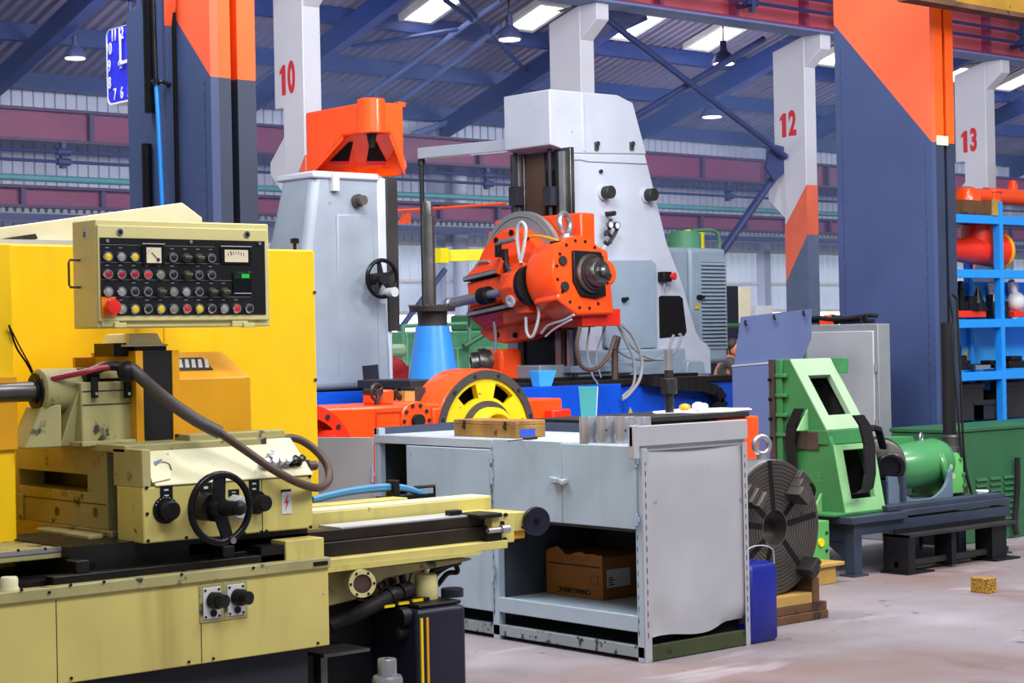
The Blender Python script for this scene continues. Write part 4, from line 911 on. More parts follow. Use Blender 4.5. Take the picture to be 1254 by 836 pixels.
# corner and middle posts (slotted angle)
for i, (y0, y1) in enumerate(((BY, BY+.045), (ym-.025, ym+.025), (yL-.045, yL))):
    b = MB(); b.box(BX, BX+.04, y0, y1, 0, zX(460, 524, BX) if i == 2 else (zb+.05 if i == 0 else zb-.03)); ps = wp('post', b, 'bench_blue', bevel=.002)
    if i != 2:
        b = MB(); b.box(BX-.0012, BX+.002, (y0+y1)/2+.010, (y0+y1)/2+.014, .12, zb-.1); wp('slot_row', b, 'slots_blue', ps)
for y0 in (yL-.04,): b = MB(); b.box(xR-.04, xR, y0, yL, 0, zb+.02); wp('post', b, 'bench_blue')
b = MB(); b.box(BX, BX+.035, BY, yL, .02, zpl1); wp('plinth', b, 'scuffed', bevel=.003)
b = MB(); b.box(BX+.02, xR-.02, BY+.03, yL-.03, zsh-.05, zsh-.01); b.box(BX-.004, BX+.02, BY+.04, ym-.025, zsh-.075, zsh); wp('shelf', b, 'bench_blue', bevel=.003)
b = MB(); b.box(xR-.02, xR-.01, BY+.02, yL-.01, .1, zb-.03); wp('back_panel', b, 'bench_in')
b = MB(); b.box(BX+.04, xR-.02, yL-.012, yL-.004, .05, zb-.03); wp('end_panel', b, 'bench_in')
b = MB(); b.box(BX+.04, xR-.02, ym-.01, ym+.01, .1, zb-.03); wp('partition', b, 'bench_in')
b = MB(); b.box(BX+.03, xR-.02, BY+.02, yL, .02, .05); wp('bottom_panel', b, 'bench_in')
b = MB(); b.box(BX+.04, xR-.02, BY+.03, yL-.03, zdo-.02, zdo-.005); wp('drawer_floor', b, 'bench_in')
# upper pair of doors
yd = yX(690, 590, BX)
def bdoor(y0, y1, z0, z1, name='door', dx=0):
    b = MB(); b.box(BX-.012-dx, BX-.0, y0, y1, z0, z1); return wp(name, b, 'bench_blue', bevel=.004)
d1 = bdoor(BY+.028, yd-.0015, zdo, zb-.004); d2 = bdoor(yd+.0015, ym-.012, zdo-.0, zb+.004)
p = oX(686, 588, BX-.014)
b = MB(); b.box(BX-.04, BX-.012, p.y-.0, p.y+.05, p.z-.013, p.z+.013); b.box(BX-.045, BX-.012, p.y+.03, p.y+.05, p.z-.018, p.z+.018); wp('hasp', b, 'bench_blue', d2, bevel=.004)
b = MB(); b.box(BX-.038, BX-.012, p.y-.055, p.y-.004, p.z-.014, p.z+.008); b.box(BX-.044, BX-.012, p.y-.05, p.y-.03, p.z-.018, p.z+.004); wp('hasp_staple', b, 'silver_paint', d1, bevel=.004)
def hinge(px, py0, py1, y, par):
    z1, z0 = zX(px, py0, BX), zX(px, py1, BX)
    b = MB(); b.cyl((BX-.016, y, z0), (BX-.016, y, z1), .008, n=12); b.box(BX-.018, BX-.010, y-.014, y+.014, (z0+z1)/2-.012, (z0+z1)/2+.012); wp('hinge', b, 'bench_blue', par)
hinge(775, 556, 571, BY+.022, d1); hinge(776, 628, 642, BY+.022, d1); hinge(604, 552, 566, ym-.004, d2); hinge(605, 572, 592, ym-.004, d2)
# left, lower door and upper panel
zlo = zX(590, 746, BX)
d3 = bdoor(ym+.012, yL-.09, zlo, zX(560, 625, BX), 'door'); d4 = bdoor(ym+.015, yX(500, 580, BX), zX(560, 640, BX), zb-.05, 'sliding_panel')
hinge(612, 690, 712, ym+.004, d3)
b = MB(); b.box(BX-.004, BX+.03, ym, yL, zb-.045, zb); wp('top_rail', b, 'bench_top', bevel=.003)
# open left door seen edge-on behind the grinder
yq = yL+.005
b = MB(); q = oX(396, 548, BX-.02); b.prism([(BX-.01, yL, zb-.55), (BX-.01, yL, zb-.015), (BX-.22, yL+.62, zb-.02), (BX-.22, yL+.62, zb-.55)], (.012, .004, 0)); od = wp('open_door', b, 'bench_light', bevel=.002)
hinge(458, 570, 590, yL+.002, od)
b = MB(); z1, z0 = zX(458, 545, BX), zX(459, 600, BX); b.box(BX-.006, BX-.002, yL+.0, yL+.006, z0, z1); wp('red_edge', b, 'orange_red')
# upstands round the top: dark rim at back and far end, light one along the side
zr1 = zX(460, 524, BX)
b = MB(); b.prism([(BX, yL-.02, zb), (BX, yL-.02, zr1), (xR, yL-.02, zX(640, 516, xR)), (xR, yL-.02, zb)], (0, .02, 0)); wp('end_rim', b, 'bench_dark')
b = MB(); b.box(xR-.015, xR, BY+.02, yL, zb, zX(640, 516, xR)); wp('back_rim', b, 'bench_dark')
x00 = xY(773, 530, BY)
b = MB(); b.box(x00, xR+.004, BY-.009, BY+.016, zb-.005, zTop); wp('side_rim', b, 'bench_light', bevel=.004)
b = MB(); b.box(x00-.0, x00+.04, BY-.012, BY+.02, zb-.06, zTop+.004); wp('rim_bracket', b, 'bench_light', bevel=.003)
# dented side sheet (grid with gentle dents)
b = MB(); nx, nz = 24, 30; xs0, xs1 = BX+.012, xR-.006; zs0_, zs1_ = .10, zb-.03; g = []
def dent(u, v):
    d = .0
    d += .022*math.exp(-((u-.5)/.45)**2)*math.exp(-((v-1.0)/.05)**2)
    d += .010*math.exp(-((u-.55)/.25)**2-((v-.55)/.3)**2)
    d += .03*math.exp(-((u-.95)/.2)**2-((v-.0)/.06)**2)+.012*math.exp(-((u-.1)/.1)**2-((v-.1)/.1)**2)
    d += .004*math.exp(-((u-.62)/.03)**2-((v-.33)/.03)**2)-.006*math.exp(-((u-.3)/.2)**2-((v-.15)/.12)**2)
    return d
for i in range(nx+1):
    for j in range(nz+1):
        u, v = i/nx, j/nz; zz = zs0_+(zs1_-zs0_)*v
        if j == 0: zz += .005+.09*max(0, u-.62)**1.2*1.6+.01*math.sin(u*9)
        g.append(b.v((xs0+(xs1-xs0)*u, BY+.006+dent(u, v), zz)))
for i in range(nx):
    for j in range(nz): b.face([g[i*(nz+1)+j], g[(i+1)*(nz+1)+j], g[(i+1)*(nz+1)+j+1], g[i*(nz+1)+j+1]])
wp('side_sheet', b, 'bench_light')
b = MB(); b.box(BX+.04, xR-.02, BY+.06, BY+.07, .04, .25); wp('side_backing', b, 'cavity')
for x0_, x1_ in ((BX+.0, BX+.045), (xR-.032, xR)):
    b = MB(); b.box(x0_, x1_, BY-.005, BY-.001, 0, zb-.02); sp = wp('side_post', b, 'bench_light', bevel=.001)
    b = MB(); b.box((x0_+x1_)/2-.004, (x0_+x1_)/2+.001, BY-.0062, BY-.003, .1, zb-.08); wp('slot_row', b, 'slots_light', sp)
b = MB(); b.box(BX+.01, xR, BY-.004, BY+.03, 0.004, .075); wp('side_plinth', b, 'moss', bevel=.002)
# cardboard box on the shelf
xc = BX+.30; q = oX(670, 724, xc); y1, y0 = yX(669, 715, xc), yX(738, 715, xc); z0 = zsh-.0; z1 = zX(700, 674, xc)
t = thing('cardboard_box', 'torn brown cardboard box lying upside down on the bench shelf', 'box', (xc+.15, (y0+y1)/2, zsh-.01))
b = MB(); n_ = 14
z0 = zsh-.01
b.box(xc, xc+.30, y0, y1, z0, z1-.02); b.build('box_body', 'cardboard', t, bevel=.004)
b = MB(); ed = [(xc, y0, z1-.025)]+[(xc, y0+(y1-y0)*k/n_, z1-.01+random.uniform(-.008, .012)+(.02 if 10 < k < 13 else 0)-(.015 if 7 < k < 10 else 0)) for k in range(n_+1)]+[(xc, y1, z1-.025)]
b.prism(ed, (.003, 0, 0)); b.build('torn_flap', 'cardboard', t)
text('box_lettering', 'CNMG SMHC', (xc-.002, (y0+y1)/2, z0+.033), .036, XF, 'ink', t, sx=1.15, bold=.001, ext=.0008, flip=True)
b = MB(); b.box(xc-.002, xc, y0+.02, y1-.02, z1-.075, z1-.068); b.build('printed_line', 'ink', t)
b = MB(); sq = lambda e: [(xc-.0015, y0+.03+e, z0+.075+e), (xc-.0015, y0+.085-e, z0+.075+e), (xc-.0015, y0+.085-e, z0+.118-e), (xc-.0015, y0+.03+e, z0+.118-e)]
b.ring(sq(0), sq(.002), (.001, 0, 0)); b.build('printed_frame', 'ink', t)
b = MB(); b.box(xc+.03, xc+.19, y0-.001, y0+.001, z0+.06, z0+.15); lb = b.build('shipping_label', 'white_label', t)
for k in range(4): b = MB(); b.box(xc+.04, xc+.08-.01*(k % 2), y0-.002, y0, z0+.07+.012*k, z0+.076+.012*k); b.build('label_text', 'ink', lb)
# small white tin in the open compartment
q = oX(481, 590, BX+.12); zs_ = zX(481, 612, BX+.12)
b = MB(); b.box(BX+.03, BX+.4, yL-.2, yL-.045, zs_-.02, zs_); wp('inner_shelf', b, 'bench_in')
b = MB(); b.rev([(.034, 0), (.034, .1), (.03, .105), (0, .105)], (q.x, q.y, zs_), (0, 0, 1), 22); tag(b.build('tin_can', 'silver_paint'), 'small pale tin standing in the open bench compartment', 'tin')
# wooden box with brass latches
zt0 = zb
pn = oZ(632, 537, zt0); xw = pn.x; yw = pn.y; y2 = yX(556, 530, xw); x2 = xY(668, 530, yw); z2 = zX(632, 515.5, xw)
t = thing('wooden_box', 'flat wooden instrument box with two latches and a blue patch on the workbench', 'box', ((xw+x2)/2, (yw+y2)/2, zt0))
zm = z2-.022
b = MB(); b.box(xw, x2, yw, y2, zt0, zm-.001); b.build('base', 'wood_box', t, bevel=.003)
b = MB(); b.box(xw, x2, yw, y2, zm, z2); b.build('lid', 'wood', t, bevel=.003)
for px in (569, 619):
    q = oX(px, 526, xw); b = MB(); b.box(xw-.006, xw, q.y-.008, q.y+.008, zm-.026, zm+.018); b.cyl((xw-.006, q.y, zm-.01), (xw-.012, q.y, zm-.01), .009, n=12); b.build('latch', 'steel_brown', t)
b = MB(); xa_, xb_ = xY(637, 528, yw), xY(655, 528, yw); b.box(xa_, xb_, yw-.002, yw, zY(646, 534, yw), zY(646, 525.5, yw)); b.build('blue_patch', 'tape_blue', t)
# steel sleeves
zc_t = zX(735, 511, BX+.1)
for i, (px, pyb) in enumerate(((711.5, 544), (733.5, 544.5), (757, 545), (768, 541))):
    q = oZ(px, pyb-1.5, zt0); q = q+Vector((.05, 0, 0)) if i < 3 else q+Vector((.11, .0, 0))
    R = (11.2, 11.6, 12.4, 10)[i]/FPX*(q-CAM).dot(FW)
    t = thing('steel_sleeve', ('turned steel sleeve under the turquoise beaker on the workbench', 'middle turned steel sleeve, right of the one with the beaker', 'turned steel sleeve nearest the bench corner', 'steel sleeve half hidden behind the one at the bench corner')[i], 'sleeve', (q.x, q.y, zt0), 'steel sleeves on the workbench')
    b = MB(); hgt = zX(px, 509.5, q.x)-zt0; b.rev([(R*.97, 0), (R, .004), (R, hgt-.03), (R*.985, hgt-.028), (R*.985, hgt-.004), (R*.95, hgt), (R*.72, hgt), (R*.72, hgt-.08), (0, hgt-.08)], (q.x, q.y, zt0), (0, 0, 1), 30); b.build('tube', 'sleeve_steel', t)
    if 0 < i < 3:
        d_ = (CAM-q).normalized(); d_.z = 0; b = MB(); pq_ = q+d_*R*1.0; pq_.z = zt0+hgt*.5; b.cyl(pq_-d_*.003, pq_+d_*.0015, .005, n=10); b.build('oil_hole', 'ink', t)
    if i == 0: sleeve = (q.copy(), hgt, R)
# turquoise beaker
q, hgt, R = sleeve; zc0_ = zt0+hgt
t = thing('beaker', 'turquoise open square beaker standing on a steel sleeve', 'beaker', (q.x, q.y, zc0_))
b = MB(); h_ = zX(710, 473, q.x)-zc0_; r0_, r1_ = R*.80, R*1.02
aq = [tuple((RT*a_+FW*c_)[:2]) for a_, c_ in ((-.98, -.35), (.98, -.55), (.9, .55), (-.9, .55))]
ob = [(q.x+a*r0_, q.y+c*r0_, zc0_) for a, c in aq]; ot = [(q.x+a*r1_, q.y+c*r1_, zc0_+h_) for a, c in aq]
ib = [(q.x+a*r0_*.9, q.y+c*r0_*.9, zc0_+.006) for a, c in aq]; it = [(q.x+a*r1_*.93, q.y+c*r1_*.93, zc0_+h_) for a, c in aq]
V_ = [[b.v(p) for p in L_] for L_ in (ob, ot, it, ib)]
b.face(V_[0][::-1]); b.face(V_[3])
for A_, B_ in zip(V_, V_[1:]):
    for k in range(4): b.face([A_[k], A_[(k+1) % 4], B_[(k+1) % 4], B_[k]])
b.build('cup', 'cyan', t, smooth=False)
b = MB(); k0, k1 = Vector(ot[1]), Vector(ob[1]); b.prism([k0+Vector((.0, -.003, 0)), k1+Vector((0, -.003, 0)), k1+Vector((.006, -.002, 0)), k0+Vector((.008, -.001, 0))], (.001, .003, 0)); b.build('edge_strip', 'white', t)
# scriber tool on the bench
pa, pb = oZ(622, 540, zt0+.006), oZ(657, 536, zt0+.006)
t = thing('scriber', 'thin steel scriber lying on the bench in front of the wooden box', 'tool', (pa+pb)/2-Vector((0, 0, .006)))
b = MB(); m_ = pa.lerp(pb, .55); b.cyl(pa, m_, .003, n=8); b.build('shaft', 'steel_dark', t)
b = MB(); b.cyl(m_, pb, .0075, n=12); b.build('handle', 'black', t)
# ================================================================ blue hoses with clamp beside the bench, resting on the grinder's rear guard
Yg = 6.42
b = MB(); b.box(xY(470, 610, Yg), xY(529, 605, Yg), Yg-.02, Yg+.06, .60, zY(500, 606, Yg)); part('hose_rest', b, 'black')
for i, dz in enumerate((0, .022)):
    b = MB(); b.tube([oY(383, 613-i*2, Yg), oY(420, 604-i*2, Yg), oY(460, 599-i*3, Yg), oY(490, 598-i*2, Yg), oY(510, 602-i, Yg), oY(524, 607, Yg+.01)], .013, 10)
    tag(b.build('blue_hose', 'blue_hose'), ('lower', 'upper')[i]+' of two light blue hoses behind the cream grinder guard', 'hose')
q = oY(481, 599, Yg); b = MB(); b.box(q.x-.016, q.x+.016, Yg-.03, Yg+.03, q.z-.05, q.z+.04); part('hose_bracket', b, 'black', bevel=.003)
q = oY(521, 604, Yg); b = MB(); b.tube([q+Vector((-.06, 0, .03)), q+Vector((.05, 0, .03)), q+Vector((.05, 0, -.04)), q+Vector((-.04, 0, -.04))], .008, 6, straight=True); part('bracket_wire', b, 'black')
# ================================================================ FACEPLATE on wooden blocks
pf = oZ(985, 757, 0); FY = pf.y-.02
cf = oY(949, 646, FY); Rf = 83/FPX*(cf-CAM).dot(FW)
t = thing('faceplate', 'big dark ringed chuck faceplate with jaws standing on edge on timber', 'faceplate', (cf.x, FY+.08, cf.z-Rf))
b = MB(); prof = [(Rf*.26, .16), (Rf*.26, 0)]
r = Rf*.24
prof += [(Rf*.31, 0), (Rf*.31, .006)]
k = 0; r = Rf*.32
while r < Rf*.97:
    prof += [(r, .006), (r, .0), (r+Rf*.045, .0), (r+Rf*.045, .006)]; r += Rf*.056
prof += [(Rf*.985, .0), (Rf, .008), (Rf, .16), (Rf*.26, .16)]
b.rev([(p_, h) for p_, h in prof], (cf.x, FY, cf.z), (0, 1, 0), 72, caps=False); b.build('disc', 'iron', t)
b = MB(); b.rev([(Rf*.99, .01), (Rf*1.003, .012), (Rf*1.003, .15), (Rf*.99, .155)], (cf.x, FY, cf.z), (0, 1, 0), 72, caps=False); b.build('turned_rim', 'steel', t)
for a in (95, 40, 8, -48, 215, 172, 250, 140):
    a = math.radians(a); d_ = Vector((math.cos(a), 0, math.sin(a))); e_ = Vector((-d_.z, 0, d_.x)); r0_, r1_ = (.28, .93) if abs(math.degrees(a)-95) > 1 else (.25, 1.0)
    c_ = Vector((cf.x, FY-.0015, cf.z)); b = MB(); w_ = Rf*.045
    b.prism([c_+d_*Rf*r0_-e_*w_, c_+d_*Rf*r1_-e_*w_, c_+d_*Rf*r1_+e_*w_, c_+d_*Rf*r0_+e_*w_], (0, .01, 0)); b.build('slot', 'cavity', t, smooth=False)
for a, r0_, r1_ in ((50, .52, .97), (-46, .78, 1.12), (140, .66, .92)):
    a = math.radians(a); d_ = Vector((math.cos(a), 0, math.sin(a))); e_ = Vector((-d_.z, 0, d_.x)); c_ = Vector((cf.x, FY-.07, cf.z)); w_ = Rf*.13
    b = MB(); s_ = (r1_-r0_)/3
    for k in range(3):
        hh_ = .03+.022*k if True else 0
        q0, q1 = r0_+s_*k, r0_+s_*(k+1)
        c0 = Vector((cf.x, FY-.1+.03*k, cf.z))
        b.prism([c0+d_*Rf*q0-e_*w_, c0+d_*Rf*q1-e_*w_, c0+d_*Rf*q1+e_*w_, c0+d_*Rf*q0+e_*w_], (0, .1-.03*k, 0))
    b.build('jaw', 'iron_dark' if a < 0 else 'iron', t, bevel=.003)
b = MB(); zt_ = cf.z+Rf; b.cyl((cf.x+.0, FY+.08, zt_-.01), (cf.x, FY+.08, zt_+.035), .028, n=16); b.torus((cf.x, FY+.08, zt_+.075), (.3, 1, 0), .045, .015, 28, 10); b.build('eye_bolt', 'steel', t)
b = MB(); b.tube([oY(912, 676, FY-.02), oY(922, 669, FY-.02), oY(936, 668, FY-.02), oY(946, 673, FY-.02), oY(948, 690, FY-.02)], .004, 6); b.build('tie_wire', 'silver_paint', t)
zw = cf.z-Rf
# timber under it
def timber(x0, x1, y0, y1, z0, z1, m, label, name='timber_block'):
    b = MB(); b.box(x0, x1, y0, y1, z0, z1); return tag(b.build(name, m, bevel=.004), label, 'timber')
xt = xY(1013, 750, FY-.05)
timber(cf.x-.5, xt, FY-.06, FY+.25, 0, .045, 'wood_old', 'lowest dark timber plank under the faceplate')
timber(cf.x-.5, xt, FY-.05, FY+.25, .0455, .09, 'wood_old', 'second dark timber plank under the faceplate')
zt1_ = .0905
x1_ = xY(993, 735, FY-.04)
timber(cf.x-.45, x1_, FY-.05, FY+.22, zt1_, max(zt1_+.03, zw-.001), 'wood_light', 'pale timber directly beneath the faceplate edge')
timber(x1_+.003, x1_+.06, FY-.05, FY+.22, zt1_, zt1_+.13, 'wood_old', 'upright timber chock wedged against the faceplate on the right')
# pale wooden blocks beyond
pz = oZ(1015, 715, 0)
timber(pz.x-.12, pz.x+.07, pz.y, pz.y+.15, 0, .105, 'wood_light', 'pale wooden block on the floor right of the faceplate')
timber(pz.x-.12, pz.x+.13, pz.y-.02, pz.y+.17, .1055, .128, 'wood_light', 'short pale board lying across the wooden block right of the faceplate', 'timber_board')
# green box behind the faceplate
pz = oX(1000, 692, pz.x-.0)
Yg2 = pz.y+.1; xg0, xg1 = xY(985, 665, Yg2), xY(1016, 665, Yg2)
t = thing('gear_housing', 'bright green machined housing standing on the floor behind the faceplate', 'housing', ((xg0+xg1)/2, Yg2+.1, 0))
b = MB(); b.box(xg0, xg1, Yg2, Yg2+.25, 0, zY(1005, 638, Yg2)); b.build('body', 'green_spring', t, bevel=.006)
q = oY(1005, 664, Yg2); b = MB(); b.rev([(.026, 0), (.026, .01), (.012, .01), (0, .01)], q, (0, -1, 0), 22); b.build('boss', 'wheel_yellow', t)
for px, py in ((1012, 652), (1012, 674)): q = oY(px, py, Yg2); b = MB(); b.cyl(q, q-Vector((0, .008, 0)), .01, n=8); b.build('bolt', 'iron_dark', t)
# jerrycan
pj = oZ(926, 787, 0); xj = xR+.03; 
pj = oZ(957, 783, 0)
yj = pj.y; xj1 = pj.x; xj0 = xY(917, 740, yj); zj = zY(938, 689, yj)
t = thing('jerrycan', 'scuffed dark blue plastic jerrycan on the floor at the bench corner', 'jerrycan', ((xj0+xj1)/2, yj+.1, 0))
b = MB(); c_ = .03
def octo(z, e): return [(xj0+c_+e, yj+e, z), (xj1-c_-e, yj+e, z), (xj1-e, yj+c_+e, z), (xj1-e, yj+.22-e, z), (xj1-c_-e, yj+.25-e, z), (xj0+c_+e, yj+.25-e, z), (xj0+e, yj+.22-e, z), (xj0+e, yj+c_+e, z)]
L = [[b.v(p) for p in octo(z, e)] for z, e in ((0, .012), (.02, 0), (zj-.03, 0), (zj-.006, .012), (zj, .03))]
b.face(L[0][::-1]); b.face(L[-1])
for A_, B_ in zip(L, L[1:]):
    for k in range(8): b.face([A_[k], A_[(k+1) % 8], B_[(k+1) % 8], B_[k]])
b.build('can_body', 'jerry_blue', t)
b = MB(); b.box(xj0+.06, xj1-.06, yj+.1, yj+.14, zj-.004, zj+.006); b.build('handle', 'jerry_blue', t, bevel=.002)
# ================================================================ GREEN CASTINGS on the slate table
pl = oZ(1050, 706, 0); TX, TY = pl.x-.02, pl.y+.0
TY = max(TY, 7.45)
ztab = zY(1052, 641, TY); xT1 = xY(1238, 640, TY)
t = thing('machine_table', 'dark slate steel table carrying the green castings', 'table', ((TX+xT1)/2, TY+.4, 0))
yT1 = TY+.95
b = MB(); b.box(TX-.05, TX+.5, TY-.03, yT1, ztab, ztab+.045); b.box(TX+.5, xT1, TY, yT1, ztab+.01, ztab+.05); b.build('table_top', 'table_slate', t, bevel=.004)
b = MB(); b.box(TX+.02, xT1, TY+.005, TY+.06, ztab-.075, ztab-.003); b.build('front_rail', 'table_slate', t, bevel=.003)
b = MB(); b.box(TX+.005, TX+.06, TY+.07, yT1, ztab-.12, ztab-.003); b.build('side_rail', 'table_slate', t, bevel=.003)
b = MB(); b.prism([(TX+.01, TY+.06, ztab-.12), (TX+.01, TY+.06, ztab-.25), (TX+.01, TY+.25, ztab-.12)], (.02, 0, 0)); b.build('gusset', 'table_slate', t)
for x, y in ((TX, TY), (TX, yT1-.08), (xT1-.1, TY+.02), (xT1-.1, yT1-.08), (xY(1120, 660, TY), TY+.02), (xY(1178, 655, TY), TY+.02)):
    b = MB(); b.box(x, x+.075, y, y+.075, .012, ztab-.003); lg = b.build('leg', 'table_slate', t, bevel=.003)
    b = MB(); b.box(x-.03, x+.11, y-.02, y+.1, 0, .012); b.build('foot_plate', 'table_slate', lg)
zt_ = ztab+.052
b = MB(); b.box(xY(1085, 625, TY+.05), xT1-.02, TY+.03, TY+.14, zt_-.004, zt_+.03); tag(b.build('clamp_bar', 'table_slate', bevel=.004), 'dark flat clamp bar lying along the front of the slate table', 'bar')
# angle plate
AX = TX+.02
def q3(px, py): p_ = oX(px, py, AX); return (p_.y, p_.z)
zt = ztab+.047
t = thing('angle_plate', 'green ribbed angle plate casting with windows, strapped down on the table', 'casting', (AX+.25, TY+.35, zt))
yb0, yb1 = q3(1035, 622)[0], q3(966, 600)[0]
up1, up2 = q3(967, 440), q3(1012, 527)
lo1, lo2 = q3(1020, 545), q3(1035, 622)
zmid1, zmid2 = q3(1012, 527)[1], q3(1020, 545)[1]
yback = q3(953, 500)[0]
D1 = .40
# side web (faces the viewer's left) with the sloping profile
b = MB(); b.prism([(AX, yback-.05, zt), (AX, lo2[0], zt), (AX, lo1[0], zmid2), (AX, up2[0], zmid1), (AX, up1[0], up1[1]), (AX, yback-.05, up1[1])], (.03, 0, 0)); b.build('side_web', 'green', t, bevel=.003)
b = MB(); b.prism([(AX+D1-.03, yback-.05, zt), (AX+D1-.03, lo2[0], zt), (AX+D1-.03, lo1[0], zmid2), (AX+D1-.03, up2[0], zmid1), (AX+D1-.03, up1[0], up1[1]), (AX+D1-.03, yback-.05, up1[1])], (.03, 0, 0)); b.build('side_web', 'green', t, bevel=.003)
# sloping faces with windows
def slope(y0, z0, y1, z1, xa, xb, m, w0, w1, tint, off=-.004, nm='sloping_face'):
    dv = Vector((0, y1-y0, z1-z0)); nn = Vector((0, -(dv.z), dv.y)).normalized(); nn = nn if nn.y < 0 else -nn
    P_ = lambda u, v: Vector((xa+(xb-xa)*u, y0, z0))+dv*v+nn*.006
    b = MB(); b.ring([P_(0, 0), P_(1, 0), P_(1, 1), P_(0, 1)], [P_(w0, tint), P_(1-w0, tint), P_(1-w0, 1-w1), P_(w0, 1-w1)], -nn*.04); return b.build(nm, m, t, bevel=.002)
slope(up1[0], up1[1], up2[0], zmid1, AX+.002, AX+D1-.002, 'green_pale', .22, .20, .24)
slope(lo1[0], zmid2, lo2[0], zt, AX+.002, AX+D1-.002, 'green_lt', .2, .22, .08)
b = MB(); b.box(AX-.01, AX+D1+.02, up2[0]-.02, yback-.1, zmid2+.002, zmid1); b.build('middle_shelf', 'green', t, bevel=.003)
b = MB(); b.box(AX-.012, AX+.16, up2[0]+.06, up2[0]+.34, zmid2-.03, zmid1-.012); b.build('tee_slot_plate', 'iron', t)
b = MB(); b.box(AX+.04, AX+D1-.04, yback-.07, yback-.055, zt, up1[1]-.02); b.build('inner_shade_wall', 'cavity', t)  # near-black back standing in for shade behind the windows
b = MB(); b.prism([(AX+D1-.05, yback-.06, zt+.02), (AX+D1-.05, lo2[0]+.08, zt+.02), (AX+D1-.05, up2[0]+.09, zmid1), (AX+D1-.05, up1[0]+.03, up1[1]-.03)], (.015, 0, 0)); b.build('inner_shade_liner', 'iron_dark', t)  # dark liner over the far web, added to shade the casting's inside
b = MB(); b.box(AX+D1+.002, AX+D1+.04, up1[0]-.12, up1[0], up1[1]-.1, up1[1]); b.build('rear_rib', 'green', t, bevel=.003)
b = MB(); b.box(AX-.02, AX+D1, yback-.05, yback, zt, up1[1]); b.build('back_plate', 'green', t, bevel=.003)
b = MB(); b.box(AX-.035, AX+D1, yback-.0, yback+.045, zt, up1[1]); bp_ = b.build('machined_face', 'iron', t)
for k in range(4):
    z = zX(958, 461+k*24, AX); b = MB(); b.box(AX-.03, AX, yback-.09, yback, z-.006, z+.018); b.build('rib', 'green', t, bevel=.004)
    b = MB(); b.box(AX-.04, AX+.1, yback+.02, yback+.05, z-.03, z-.01); b.build('tee_slot', 'cavity', bp_)
b = MB(); b.prism([(AX-.1, yback-.25, zmid1), (AX-.001, yback-.25, zmid1), (AX-.001, yback-.25, zmid1+.13)], (0, .015, 0)); b.build('gusset', 'green_lt', t); b = MB(); b.prism([(AX-.1, yback-.35, zt), (AX-.001, yback-.35, zt), (AX-.001, yback-.35, zt+.13)], (0, .015, 0)); b.build('gusset', 'green_lt', t)
b = MB(); b.box(AX-.12, AX+D1+.02, lo2[0]-.01, yback+.03, zt-.0, zt+.018); b.build('foot_flange', 'green', t, bevel=.003)
q = oX(991, 600, AX); b = MB(); b.cyl((AX-.002, q.y, q.z), (AX+.02, q.y, q.z), .055, n=22); b.build('bore', 'cavity', t)
for px, py in ((989, 500), (989, 505), (989, 510), (1003, 578), (1003, 583), (1003, 588)): q = oX(px, py, AX-.001); b = MB(); b.cyl(q, q-Vector((.003, 0, 0)), .004, n=6); b.build('cast_mark', 'green_lt', t)
q = oY(1019, 502, lo2[0]+.3); b = MB(); b.torus((AX+.2, up2[0]+.2, zmid1+.05), (1, -1, 0), .04, .009, 24, 8); b.build('ring_bolt', 'iron', t)
# lifting straps over the casting
b = MB()
def strap(pts, w, label):
    b = MB(); P_ = [Vector(p) for p in pts]; th = .012
    for a, c in zip(P_, P_[1:]):
        b.hexa([a+Vector((0, -w/2, 0)), a+Vector((th, -w/2, 0)), a+Vector((th, w/2, 0)), a+Vector((0, w/2, 0))], [c+Vector((0, -w/2, 0)), c+Vector((th, -w/2, 0)), c+Vector((th, w/2, 0)), c+Vector((0, w/2, 0))])
    tag(b.build('lifting_strap', 'rubber', bevel=.003), label, 'strap')
xs_ = AX-.05
strap([oX(970, 580, xs_), oX(967, 545, xs_), oX(968, 522, xs_), oX(974, 508, xs_), oX(978, 500, xs_)], .08, 'black lifting strap hanging down the left side of the green angle plate')
Yx = TY-.0
b = MB()
pts = [oY(1052, 508, Yx), oY(1060, 520, Yx), oY(1066, 545, Yx), oY(1067, 580, Yx), oY(1064, 598, Yx), oY(1056, 604, Yx), oY(1047, 604, Yx)]
for a, c in zip(pts, pts[1:]):
    w_ = .05; b.hexa([a-Vector((w_, 0, 0)), a+Vector((w_, 0, 0)), a+Vector((w_, .02, 0)), a+Vector((-w_, .02, 0))], [c-Vector((w_, 0, 0)), c+Vector((w_, 0, 0)), c+Vector((w_, .02, 0)), c+Vector((-w_, .02, 0))])
tag(b.build('lifting_strap', 'rubber', bevel=.003), 'black strap drooping over the front of the green angle plate', 'strap')
b = MB(); pts = [oY(1057, 540, TY+.25), oY(1062, 528, TY+.25), oY(1072, 520, TY+.25), oY(1080, 523, TY+.25), oY(1086, 545, TY+.25)]
for a, c in zip(pts, pts[1:]):
    b.prism([a, c, c+Vector((0, 0, -.03)), a+Vector((0, 0, -.03))], (0, .06, 0))
tag(b.build('lifting_strap', 'rubber', bevel=.003), 'short black strap loop between the angle plate and the green spindle head', 'strap')
